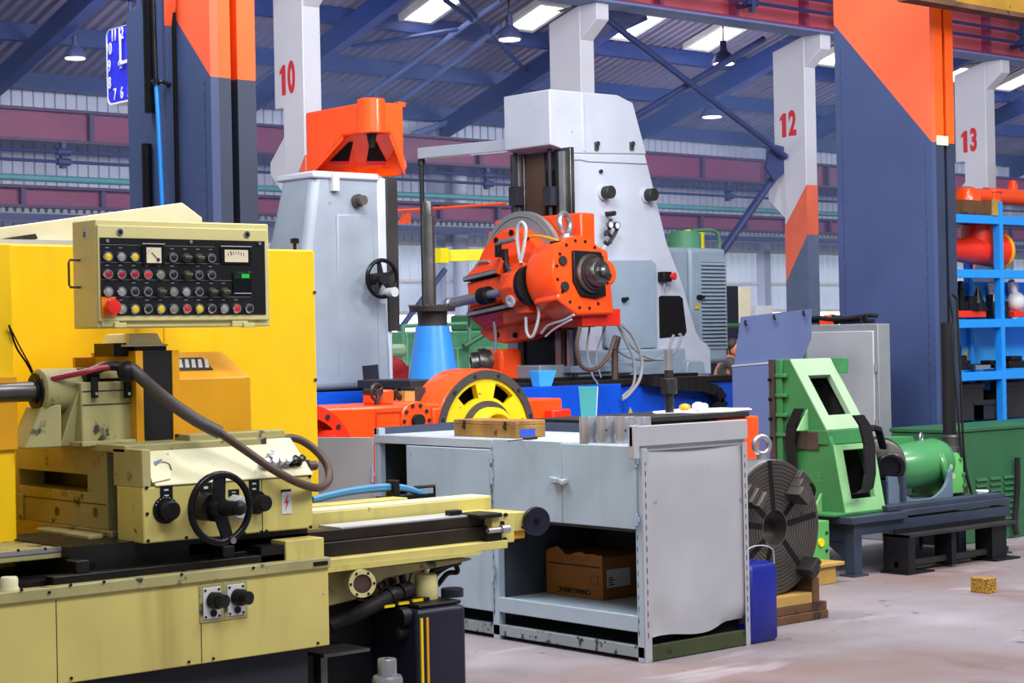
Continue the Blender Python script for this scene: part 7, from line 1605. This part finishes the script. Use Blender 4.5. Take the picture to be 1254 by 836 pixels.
b = MB(); x2_ = xY(528, 515, OY); b.box(x2_, x2_+.1, OY-.02, OY, .5, zY(530, 500, OY)); op('side_rib', b, 'orange', case, bevel=.006)
# left curved flange
q = oY(372, 568, OY-.05); Rl = 73/FPX*(q-CAM).dot(FW)
b = MB(); b.rev([(Rl*.78, 0), (Rl, 0), (Rl, .12), (Rl*.78, .12)], (q.x, OY-.08, q.z), (0, 1, 0), 56, caps=False)
bm_ = b.bm; bmesh.ops.delete(bm_, geom=[f for f in bm_.faces if (f.verts[0].co.x+f.verts[2].co.x)/2 < q.x-.02], context='FACES'); fl_ = op('curved_flange', b, 'orange_red', case)
for a in (78, 60, 42, 25): a = math.radians(a); c = Vector((q.x+math.cos(a)*Rl*.89, OY-.082, q.z+math.sin(a)*Rl*.89)); b = MB(); b.cyl(c+Vector((0, .01, 0)), c-Vector((0, .005, 0)), .016, n=10); op('bolt', b, 'iron_dark', fl_)
q2 = oY(411, 541, OY-.15); b = MB(); b.cyl(q2, q2+Vector((0, .2, 0)), .07, n=20); b.cyl(q2-Vector((0, .03, 0)), q2, .045, n=20); op('flange_boss', b, 'orange_red', case)
# wheel: orange housing rim, dark ring, yellow spoked disc, hub
q = oY(596, 530, OY-.03); Rw = 79/FPX*(q-CAM).dot(FW)
wc = Vector((q.x, OY-.03, q.z))
b = MB(); b.rev([(Rw*.9, -.0), (Rw*.985, 0), (Rw, .015), (Rw, .3), (Rw*.9, .3)], wc, (0, 1, 0), 72, caps=False); wr = op('wheel_housing', b, 'orange', case)
b = MB(); b.rev([(Rw*.85, .02), (Rw*.85, -.012), (Rw*.975, -.012), (Rw*.975, .02)], wc, (0, 1, 0), 72, caps=False); op('dark_ring', b, 'hose_dark', wr)
n_ = 6; b = MB(); segs = 72; ri, ro = Rw*.46, Rw*.86; r1_, r2_ = Rw*.56, Rw*.79
# yellow disc with six windows, built as a polar grid with cells left open
rad = [ri, r1_, (r1_+r2_)/2, r2_, ro]; G0 = [[b.v(wc+Vector((math.cos(2*pi*k/segs)*r, .0, math.sin(2*pi*k/segs)*r))) for k in range(segs)] for r in rad]; G1 = [[b.v(wc+Vector((math.cos(2*pi*k/segs)*r, .05, math.sin(2*pi*k/segs)*r))) for k in range(segs)] for r in rad]
def solid(i, k):
    i2, ph = i, ((k+.5)/segs*360-90) % 60
    return not (i in (1, 2) and abs(ph-30) < 15.1)
for i in range(4):
    for k in range(segs):
        if not solid(i, k): continue
        j = (k+1) % segs
        b.face([G0[i][k], G0[i][j], G0[i+1][j], G0[i+1][k]]); b.face([G1[i][k], G1[i+1][k], G1[i+1][j], G1[i][j]])
        if i == 0 or not solid(i-1, k): b.face([G0[i][k], G1[i][k], G1[i][j], G0[i][j]])
        if i == 3 or not solid(i+1, k): b.face([G0[i+1][k], G0[i+1][j], G1[i+1][j], G1[i+1][k]])
        for s_, kk in ((k, (k-1) % segs), (j, (k+1) % segs)):
            if not solid(i, kk): b.face([G0[i][s_], G0[i+1][s_], G1[i+1][s_], G1[i][s_]])
op('wheel_disc', b, 'wheel_yellow', wr)
b = MB(); b.cyl(wc+Vector((0, .12, 0)), wc+Vector((0, .14, 0)), Rw*.9, n=40); op('wheel_cavity', b, 'cavity', wr)
b = MB(); b.rev([(Rw*.36, .02), (Rw*.36, -.02), (Rw*.5, -.02), (Rw*.5, .02)], wc, (0, 1, 0), 56, caps=False); op('inner_ring', b, 'hose_dark', wr)
b = MB(); b.rev([(Rw*.37, .1), (Rw*.4, -.02), (Rw*.4, -.08), (Rw*.34, -.12), (Rw*.3, -.12), (Rw*.27, -.02), (Rw*.2, -.0)], wc, (0, 1, 0), 48, caps=False); op('hub_rim', b, 'wheel_yellow', wr)
b = MB(); b.cyl(wc+Vector((0, .02, 0)), wc+Vector((0, 0.03, 0)), Rw*.36, n=36); op('hub_back', b, 'hose_brown', wr)
b = MB(); b.rev([(Rw*.16, .02), (Rw*.16, -.1), (Rw*.1, -.14), (Rw*.1, -.2), (0, -.2)], wc, (0, 1, 0), 26); op('hub_nut', b, 'wheel_yellow', wr)
for k in range(12):
    a = 2*pi*k/12+.26; c = wc+Vector((math.cos(a)*Rw*.915, -.012, math.sin(a)*Rw*.915)); b = MB(); b.cyl(c, c-Vector((0, .008, 0)), .012, n=10); op('ring_bolt', b, 'iron_dark', wr)
# small handwheel and fittings on the case
hq = oY(461, 480, OY+.05); b = MB(); Rk = 10/FPX*(hq-CAM).dot(FW); b.torus(hq, (-.25, 1, 0), Rk, .011, 30, 8); b.cyl(hq+Vector((0, .12, 0)), hq-Vector((0, .02, 0)), .022, n=14); b.cyl(hq-Vector((0, 0, Rk)), (hq.x, hq.y, zo), .016, n=10)
for k in range(3): a = k*2*pi/3+.5; b.cyl(hq, hq+Vector((math.cos(a)*Rk, 0, math.sin(a)*Rk)), .007, n=8)
op('small_handwheel', b, 'steel_brown')
b = MB(); b.box(xY(467, 485, OY+.1), xY(483, 485, OY+.1), OY+.1, OY+.3, zo, zY(475, 477, OY+.1)); op('orange_block', b, 'orange', bevel=.012)
b = MB(); b.box(xY(496, 485, OY+.2), xY(508, 485, OY+.2), OY+.2, OY+.3, zo-.01, zY(500, 479, OY+.2)); op('wood_packing', b, 'wood_light')
b = MB(); b.box(xY(508, 480, OY+.2), xY(521, 480, OY+.2), OY+.2, OY+.35, zo-.01, zY(515, 474, OY+.2)); b.tube([oY(483, 478, OY+.25), oY(489, 486, OY+.25), oY(497, 482, OY+.25)], .02, 8); op('dark_fitting', b, 'iron_dark')
# ================================================================ BLUE CONE STAND with steel arbor on a dark platform
NY = 10.6
q = oY(531, 463, NY); cr = 31/FPX*(q-CAM).dot(FW)
zp = q.z
t = thing('platform', 'dark steel platform behind the orange gear case carrying the blue cone', 'platform', (q.x, NY, 0))
b = MB(); b.box(xY(500, 470, NY-.3), xY(580, 470, NY-.3), NY-.32, NY+.3, zp-.06, zp); b.build('top_plate', 'iron_dark', t, bevel=.006)
b = MB(); b.box(q.x-.3, q.x+.3, NY-.25, NY+.3, 0, zp-.06); b.build('pedestal', 'plinth', t, bevel=.006)
t = thing('arbor_stand', 'blue cone stand with a black flange and an upright steel arbor', 'stand', (q.x, NY, zp))
zf0, zf1, zr_ = zY(531, 399, NY), zY(531, 375, NY), zY(526, 247, NY)
b = MB(); b.rev([(cr, 0), (cr*.98, .02), (cr*.66, zf0-zp), (0, zf0-zp)], (q.x, NY, zp), (0, 0, 1), 40); b.build('cone', 'cone_blue', t)
h = zf1-zf0; b = MB(); b.rev([(cr*.58, 0), (cr*.6, h*.72), (cr*.9, h*.74), (cr*.92, h), (0, h)], (q.x, NY, zf0), (0, 0, 1), 40); fg = b.build('flange', 'iron_dark', t)
for k in range(20): a = 2*pi*k/20; c = Vector((q.x+math.cos(a)*cr*.85, NY+math.sin(a)*cr*.85, zf1)); b = MB(); b.cyl(c, c+Vector((0, 0, .012)), .016, n=8); b.build('flange_bolt', 'iron', fg)
ra = 7.3/FPX*(q-CAM).dot(FW); hh_ = zr_-zf1
b = MB(); b.rev([(ra*1.05, 0), (ra, hh_*.86), (ra*.8, hh_*.87), (ra*.8, hh_*.98), (ra*.7, hh_), (0, hh_)], (q.x-.02, NY, zf1), (0, 0, 1), 28); b.build('arbor', 'steel_dark', t)
b = MB(); b.rev([(.02, 0), (.02, .09), (.03, .09), (.03, .11), (0, .115)], (q.x+.2, NY-.3, zp), (0, 0, 1), 10); tag(b.build('bolt', 'iron_dark'), 'loose upright bolt on the dark platform by the blue cone', 'bolt')
# ================================================================ dark work plate and orange block behind the bench
WY2 = 7.35
x0_, x1_ = xY(790, 507, WY2), xY(929, 507, WY2); z1 = zY(860, 513, WY2)
t = thing('clamping_table', 'orange clamping table with a dark top just behind the bench', 'table', ((x0_+x1_)/2, WY2+.3, 0))
b = MB(); b.box(xY(880, 530, WY2), xY(930, 530, WY2), WY2, WY2+.5, .0, z1); b.build('orange_side', 'orange_flat', t, bevel=.012)
b = MB(); b.box(x0_-.4, xY(880, 530, WY2)-.004, WY2+.08, WY2+.5, .0, z1); b.build('core', 'iron_dark', t)
b = MB(); b.box(x0_-.4, x1_-.1, WY2-.02, WY2+.5, z1+.001, z1+.03); tt = b.build('top_plate', 'iron_dark', t, bevel=.004)
b = MB(); n_ = 22; cen = Vector((xY(858, 506, WY2+.25), WY2+.25, z1+.03)); pts = [cen+Vector((math.cos(2*pi*k/n_)*(.36+random.uniform(-.02, .02)), math.sin(2*pi*k/n_)*(.22+random.uniform(-.02, .02)), random.uniform(0, .004))) for k in range(n_)]
b.prism(pts, (0, 0, .006)); tag(b.build('cardboard_sheet', 'paper'), 'ragged white sheet lying on the dark clamping table', 'sheet')
for k, (px, py, r) in enumerate(((855, 501, .05), (862, 501, .035))):
    q = oY(px, py, WY2+.12); b = MB(); b.sph((q.x, WY2+.12, z1+.066), r*.6, (1.5, 1, .9), 8); tag(b.build('crumpled_paper', 'paper', smooth=False), ('larger', 'smaller')[k]+' crumpled white paper on the clamping table behind the bench', 'paper')
q = oY(831, 497, WY2+.4); b = MB(); b.sph((q.x, WY2+.35, z1+.055), .03, (1.3, 1, .7), 8); tag(b.build('yellow_rag', 'mustard', smooth=False), 'small yellow rag beside the tall threaded stud', 'rag')
# tall stud with nut
q = oY(820, 505, WY2+.2); sx_, sy_ = q.x, WY2+.2
t = thing('threaded_stud', 'tall upright steel stud with a big black nut behind the bench', 'stud', (sx_, sy_, z1+.03))
zs = [zY(820, y_, sy_) for y_ in (428, 453, 463, 482, 495)]
rr_ = 5.3/FPX*(q-CAM).dot(FW)
b = MB(); b.cyl((sx_, sy_, z1+.037), (sx_, sy_, zs[4]), rr_, n=18); b.build('lower_rod', 'steel_brown', t)
b = MB(); b.cyl((sx_, sy_, zs[4]), (sx_, sy_, zs[1]), rr_*1.05, n=18); b.build('thread', 'iron_dark', t)
b = MB(); b.cyl((sx_, sy_, zs[3]), (sx_, sy_, zs[2]), rr_*2.0, n=6); b.build('nut', 'iron_dark', t, bevel=.004)
b = MB(); b.cyl((sx_, sy_, zs[1]), (sx_, sy_, zs[0]), rr_*.95, n=18); b.build('upper_rod', 'steel', t)
# ================================================================ FAR BACKGROUND through the gaps
FYb = 19.0
p0, p1 = oY(487, 440, FYb), oY(600, 440, FYb)
t = thing('green_machine', 'green machine with railings far behind the blue cone', 'machine', ((p0.x+p1.x)/2, FYb+.6, 0))
b = MB(); b.box(p0.x+.15, p1.x+.8, FYb, FYb+1.2, 0, zY(560, 405, FYb)); b.build('body', 'green_far', t, bevel=.02)
b = MB(); b.box(xY(560, 420, FYb-.2), xY(615, 420, FYb-.2), FYb-.2, FYb, 0, zY(580, 425, FYb-.2)); b.build('front_cover', 'green_far', t, bevel=.02)
b = MB()
for px in (494, 535, 575): q = oY(px, 410, FYb-.3); b.cyl((q.x, q.y, 0), (q.x, q.y, zY(px, 398, FYb-.3)), .025, n=8)
b.tube([oY(494, 399, FYb-.3), oY(575, 396, FYb-.3)], .025, 8, straight=True); b.build('railing', 'green_far', t)
b = MB(); b.tube([oY(568, 424, FYb-.3), oY(600, 405, FYb-.3)], .04, 8, straight=True); b.build('strut', 'green_cab', t)
b = MB(); q = oY(585, 405, FYb+.2); b.box(q.x-.15, q.x+.2, q.y, q.y+.4, zY(560, 405, FYb), zY(585, 385, FYb)); b.build('gear_head', 'green_cab', t, bevel=.03)
q = oY(486, 455, 15); b = MB(); b.box(q.x-.12, q.x+.15, 15, 15.3, 0, zY(486, 448, 15)); b.sph((q.x+.02, 15.1, zY(486, 452, 15)), .14, (1.2, .8, .9), 8); tag(b.build('red_bundle', 'red_cloth'), 'red bundle on a dark stand between the gray machine and the blue cone', 'bundle')
for k, (py0, py1) in enumerate(((421, 434), (440, 456))):
    q = oY(487, 430, 16.5); b = MB(); b.box(q.x-.15, q.x+.15, 16.5, 16.9, zY(487, (456, 437.5)[1-k], 16.5)+.002, zY(487, py0, 16.5)); tag(b.build('paper_roll', 'green_pale', bevel=.05), ('upper', 'lower')[k]+' of two pale stacked rolls beside the gray machine', 'roll')
q = oY(487, 430, 16.5); b = MB(); b.box(q.x-.2, q.x+.2, 16.45, 16.95, 0, zY(487, 456.5, 16.5)); tag(b.build('roll_stand', 'green_far'), 'pale green stand under the stacked rolls', 'stand')
# yellow jib beam and orange pipe on the far side
JY = 21
b = MB(); p0, p1 = oY(535, 307, JY), oY(640, 294, JY)
t = thing('jib_beam', 'bright yellow jib crane beam far behind the orange spindle head', 'beam', (p1.x, JY, 0))
jx0, jx1 = p0.x, p1.x+2.0; jz = p0.z
b = MB(); b.prism([(jx0, JY, zY(535, 320, JY)), (jx0, JY, zY(535, 306, JY)), (jx1, JY-1.6, zY(535, 306, JY)+.05), (jx1, JY-1.6, zY(535, 320, JY)+.05)], (.12, .1, 0)); b.build('beam', 'lemon', t)
b = MB(); b.box(jx0-.03, jx0+.12, JY-.12, JY+.22, zY(535, 322, JY), zY(535, 304, JY)); b.build('end_stop', 'lemon', t)
b = MB(); b.cyl((jx1+.1, JY-1.5, 0), (jx1+.1, JY-1.5, jz+.3), .15, n=16); b.build('mast', 'lemon', t)
b = MB(); b.tube([oY(484, 258, CY+3), oY(520, 256, CY+3), oY(620, 249, CY+3)], .03, 6); b.prism(pY([(497, 262), (503, 260), (503, 273), (491, 274)], CY+3), (0, .1, 0)); tag(b.build('orange_pipe', 'orange_flat'), 'thin orange pipe with a drop box crossing above the blue cone', 'pipe')
# far-wall diagonal strut and downpipe
for a, c, l in (((545, 330), (488, 405), 'dark'), ((505, 165), (560, 145), 'pale')):
    b = MB(); b.tube([oY(*a, WY-.6), oY(*c, WY-.6)], .07, 8, straight=True); tag(b.build('wall_strut', 'brace_blue' if l == 'dark' else 'roof_blue_lt'), l+' diagonal strut in front of the far wall behind the blue cone', 'strut')
b = MB(); q = oY(562, 200, WY-.3); b.cyl((q.x, WY-.3, 0), (q.x, WY-.3, 6.3), .2, n=14); tag(b.build('downpipe', 'wall_clad'), 'pale vertical duct on the far wall left of the mill', 'pipe')
# dark locker and beige board beyond the louvred cabinet
DY = 20
for px0_, px1_, py, m, nm, l in ((890, 905, 350, 'navy_black', 'locker', 'tall dark locker far behind the louvred cabinet'), (905.5, 920, 352, 'meter_face', 'notice_board', 'beige upright board beside the dark locker')):
    b = MB(); b.box(xY(px0_, 400, DY), xY(px1_, 400, DY), DY, DY+.4, 0, zY((px0_+px1_)/2, py, DY)); tag(b.build(nm, m, bevel=.01), l, nm.replace('_', ' '))
t = thing('guard_rail', 'green guard rail far behind the louvred cabinet', 'railing', (xY(900, 400, 18), 18, 0))
b = MB(); b.tube([oY(880, 399, 18), oY(935, 398, 18)], .035, 8, straight=True); b.build('top_rail', 'green_cab', t)
for px in (883, 925): q = oY(px, 398, 18); b = MB(); b.cyl((q.x, 18, 0), (q.x, 18, q.z), .03, n=8); b.build('post', 'green_cab', t)
b = MB(); q = oY(955, 372, 30); b.box(xY(925, 360, 30), xY(946, 360, 30), 30, 30.3, zY(935, 390, 30), zY(935, 374, 30)); b.box(xY(930, 360, 30), xY(932, 360, 30), 30.1, 30.2, 0, zY(935, 390, 30)); tag(b.build('wall_sign', 'white_label'), 'pale board on a post in front of the bright windows', 'board')
# translucent blue-white sheet leaning at the column
q = [oY(*p, 12.6) for p in ((1012, 385), (1030, 352), (1030, 400), (1016, 396))]
# person bending at work, far behind
PD = oY(890, 428, 17.2)
def person():
    t = thing('person', 'person in a dark shirt bending forward beside the green guard rail', 'person', (PD.x, PD.y, 0))
    o = Vector((PD.x, PD.y, 0)); hz_ = PD.z+.0
    d = RT                                               # faces towards the right of the picture
    side = FW
    J = {'pel': o-d*.10+UP*.88, 'chest': o+d*.02+UP*(hz_-.19), 'neck': o+d*.05+UP*(hz_-.07), 'head': o+d*.09+UP*(hz_+.02)}
    for s_, nm in ((-1, 'L'), (1, 'R')):
        J['sh'+nm] = J['chest']+side*.17*s_+UP*.04; J['el'+nm] = J['sh'+nm]+d*.14-UP*.24; J['wr'+nm] = J['el'+nm]+d*.22+UP*.0
        J['hip'+nm] = J['pel']+side*.09*s_-UP*.04; J['kn'+nm] = J['hip'+nm]+d*.05-UP*.38; J['an'+nm] = o+side*.1*s_-d*.06+UP*.07; J['to'+nm] = o+side*.1*s_+d*.1+UP*.04
    def skin(name, edges, rad, m, par):
        names = []; [names.append(x) for e in edges for x in e if x not in names]
        me = bpy.data.meshes.new(name); me.from_pydata([J[n]-o for n in names], [(names.index(a), names.index(c)) for a, c in edges], [])
        ob = bpy.data.objects.new(name, me); COL.objects.link(ob); ob.parent = par; WL[ob.name] = o.copy()
        md = ob.modifiers.new('skin', 'SKIN'); sv = me.skin_vertices[0].data if me.skin_vertices else None
        if sv is None:
            bm = bmesh.new(); bm.from_mesh(me); bm.verts.layers.skin.verify(); bm.to_mesh(me); bm.free(); sv = me.skin_vertices[0].data
        for i, n in enumerate(names): sv[i].radius = (rad[n], rad[n]); sv[i].use_root = (i == 0)
        ob.modifiers.new('sub', 'SUBSURF').render_levels = 2; me.materials.append(M[m]); return ob
    R = dict(pel=.14, chest=.16, neck=.055, head=.06)
    for nm in 'LR': R.update({'sh'+nm: .07, 'el'+nm: .045, 'wr'+nm: .032, 'hip'+nm: .1, 'kn'+nm: .065, 'an'+nm: .045, 'to'+nm: .04})
    E_ = [('pel', 'chest'), ('chest', 'neck'), ('neck', 'head')]+[e for nm in 'LR' for e in (('chest', 'sh'+nm), ('sh'+nm, 'el'+nm), ('el'+nm, 'wr'+nm), ('pel', 'hip'+nm), ('hip'+nm, 'kn'+nm), ('kn'+nm, 'an'+nm), ('an'+nm, 'to'+nm))]
    body = skin('body', E_, R, 'skin', t)
    R2 = {k: v*1.15 for k, v in R.items()}
    skin('shirt', [('pel', 'chest')]+[e for nm in 'LR' for e in (('chest', 'sh'+nm), ('sh'+nm, 'el'+nm))], R2, 'shirt', t)
    R3 = {k: v*1.2 for k, v in R.items()}
    skin('trousers', [e for nm in 'LR' for e in (('pel', 'hip'+nm), ('hip'+nm, 'kn'+nm), ('kn'+nm, 'an'+nm))], R3, 'trousers', t)
    hc = J['head']+d*.03
    b = MB(); b.sph(hc, .1, (.95, .82, 1.2), 14); hd = b.build('head', 'skin', t)
    b = MB(); b.cyl(hc+d*.09+UP*.0, hc+d*.115-UP*.02, .014, .018, n=8); b.build('nose', 'skin', hd)
    for s_ in (-1, 1):
        b = MB(); b.sph(hc+side*.08*s_-d*.005, .022, (.6, .5, 1.3), 8); b.build('ear', 'skin', hd)
        b = MB(); b.sph(hc+d*.083+side*.034*s_+UP*.02, .012, (1, 1, .7), 8); b.build('eye', 'ink', hd)
    b = MB(); b.sph(hc+d*.09-UP*.05, .02, (.4, 1.2, .3), 8); b.build('mouth', 'red_hose', hd)
    b = MB(); b.sph(hc-d*.04+UP*.045, .1, (.95, .86, .95), 14); b.build('hair', 'hair', t)
    for nm in 'LR':
        w = J['wr'+nm]
        b = MB(); b.sph(w+d*.04, .042, (1.2, .9, .5), 8); hn = b.build('hand', 'skin', t)
        for k in range(4):
            f0 = w+d*.075+side*(k-1.5)*.02; b = MB(); b.tube([f0, f0+d*(.035-.004*abs(k-1.2)), f0+d*.055-UP*.025], .009, 6); b.build('finger', 'skin', hn)
        f0 = w+d*.03+side*(-.04 if nm == 'R' else .04); b = MB(); b.tube([f0, f0+d*.03+UP*.005, f0+d*.05-UP*.01], .01, 6); b.build('thumb', 'skin', hn)
    return t
person()
q = oY(899, 436, 17.2)
b = MB(); b.box(q.x+.75, q.x+1.6, 17.0, 17.7, 0, .95); tag(b.build('work_stand', 'green_cab', bevel=.01), 'green work stand in front of the bending person', 'stand')
# ================================================================ LIGHT
w = bpy.data.worlds.new('world'); SC.world = w; w.use_nodes = True
bg = w.node_tree.nodes['Background']; bg.inputs['Color'].default_value = (.80, .88, 1, 1); bg.inputs['Strength'].default_value = .34
def area(loc, rot, sx, sy, e, col=(1, 1, 1)):
    l = bpy.data.lights.new('hall_fill_light', 'AREA'); l.shape = 'RECTANGLE'; l.size = sx; l.size_y = sy; l.energy = e; l.color = col
    o = bpy.data.objects.new('hall_fill_light', l); COL.objects.link(o); o.location = loc; o.rotation_euler = rot; return o
def aim(loc, to, sx, sy, e, col=(1, 1, 1)):
    o = area(loc, (0, 0, 0), sx, sy, e, col); o.rotation_euler = (Vector(to)-Vector(loc)).to_track_quat('-Z', 'Y').to_euler(); return o  # unseen area lights, added and aimed at the surfaces to brighten
aim((3.0, 1.0, 6.5), (3.6, 6.2, .8), 3, 2, 300, (1, .98, .95))
aim((7.5, 1.5, 7.0), (7.5, 6.5, .5), 3, 2, 330, (1, .98, .96))
aim((5.5, 7.0, 7.0), (9.5, 11.8, 2.5), 3, 2, 560, (.97, .98, 1))
aim((3.6, 9.6, 6.2), (6.6, 7.4, .9), 2, 2, 260, (.95, .97, 1))  # added to brighten the bench front
aim((10.5, 5.5, 7.5), (11.5, 10.5, 2), 3, 2, 400, (.97, .98, 1))
aim((11.0, 3.0, 4.6), (13.2, 9.3, 1.2), 2, 1, 230, (.97, .98, 1))  # added to brighten the blue shelving
aim((17, 12, 8.0), (22, 24, 6), 5, 3, 700, (.92, .95, 1))
aim((28, 14, 8.0), (34, 24, 6), 5, 3, 700, (.92, .95, 1))
aim((9, 17.5, 8.5), (22, 25.5, 6), 3, 3, 900, (.95, .97, 1))  # added to brighten the left faces of the white columns
aim((19, 27.5, 6.6), (22, 36, 4.5), 7, 1.5, 420, (.78, .86, 1))  # bluish lights from here on added to lift the far wall
aim((33, 27.5, 6.6), (36, 36, 4.5), 9, 1.5, 560, (.78, .86, 1))
aim((50, 27.5, 6.6), (53, 36, 4.5), 9, 1.5, 560, (.78, .86, 1))
V = SC.view_settings; V.view_transform = 'Standard'; V.look = 'None'; V.gamma = 1; V.use_curve_mapping = False; V.exposure = 0

# thin bluish haze of the far aisle
hz = bpy.data.materials.new('haze'); hz.use_nodes = True; nt = hz.node_tree; nt.nodes.remove(nt.nodes['Principled BSDF'])
vs = nt.nodes.new('ShaderNodeVolumeScatter'); vs.inputs['Color'].default_value = (.34, .5, 1, 1); vs.inputs['Density'].default_value = .012
nt.links.new(vs.outputs[0], nt.nodes['Material Output'].inputs['Volume']); M['haze'] = hz
b = MB(); b.prism([(8, 25.6, .05), (8, 36.2, .05), (8, 36.2, 7.0), (8, 25.6, 10.0)], (70, 0, 0)); o = b.build('haze', 'haze', smooth=False); o['kind'] = 'stuff'; o['label'] = 'thin bluish haze hanging in the far aisle'; o['category'] = 'haze'
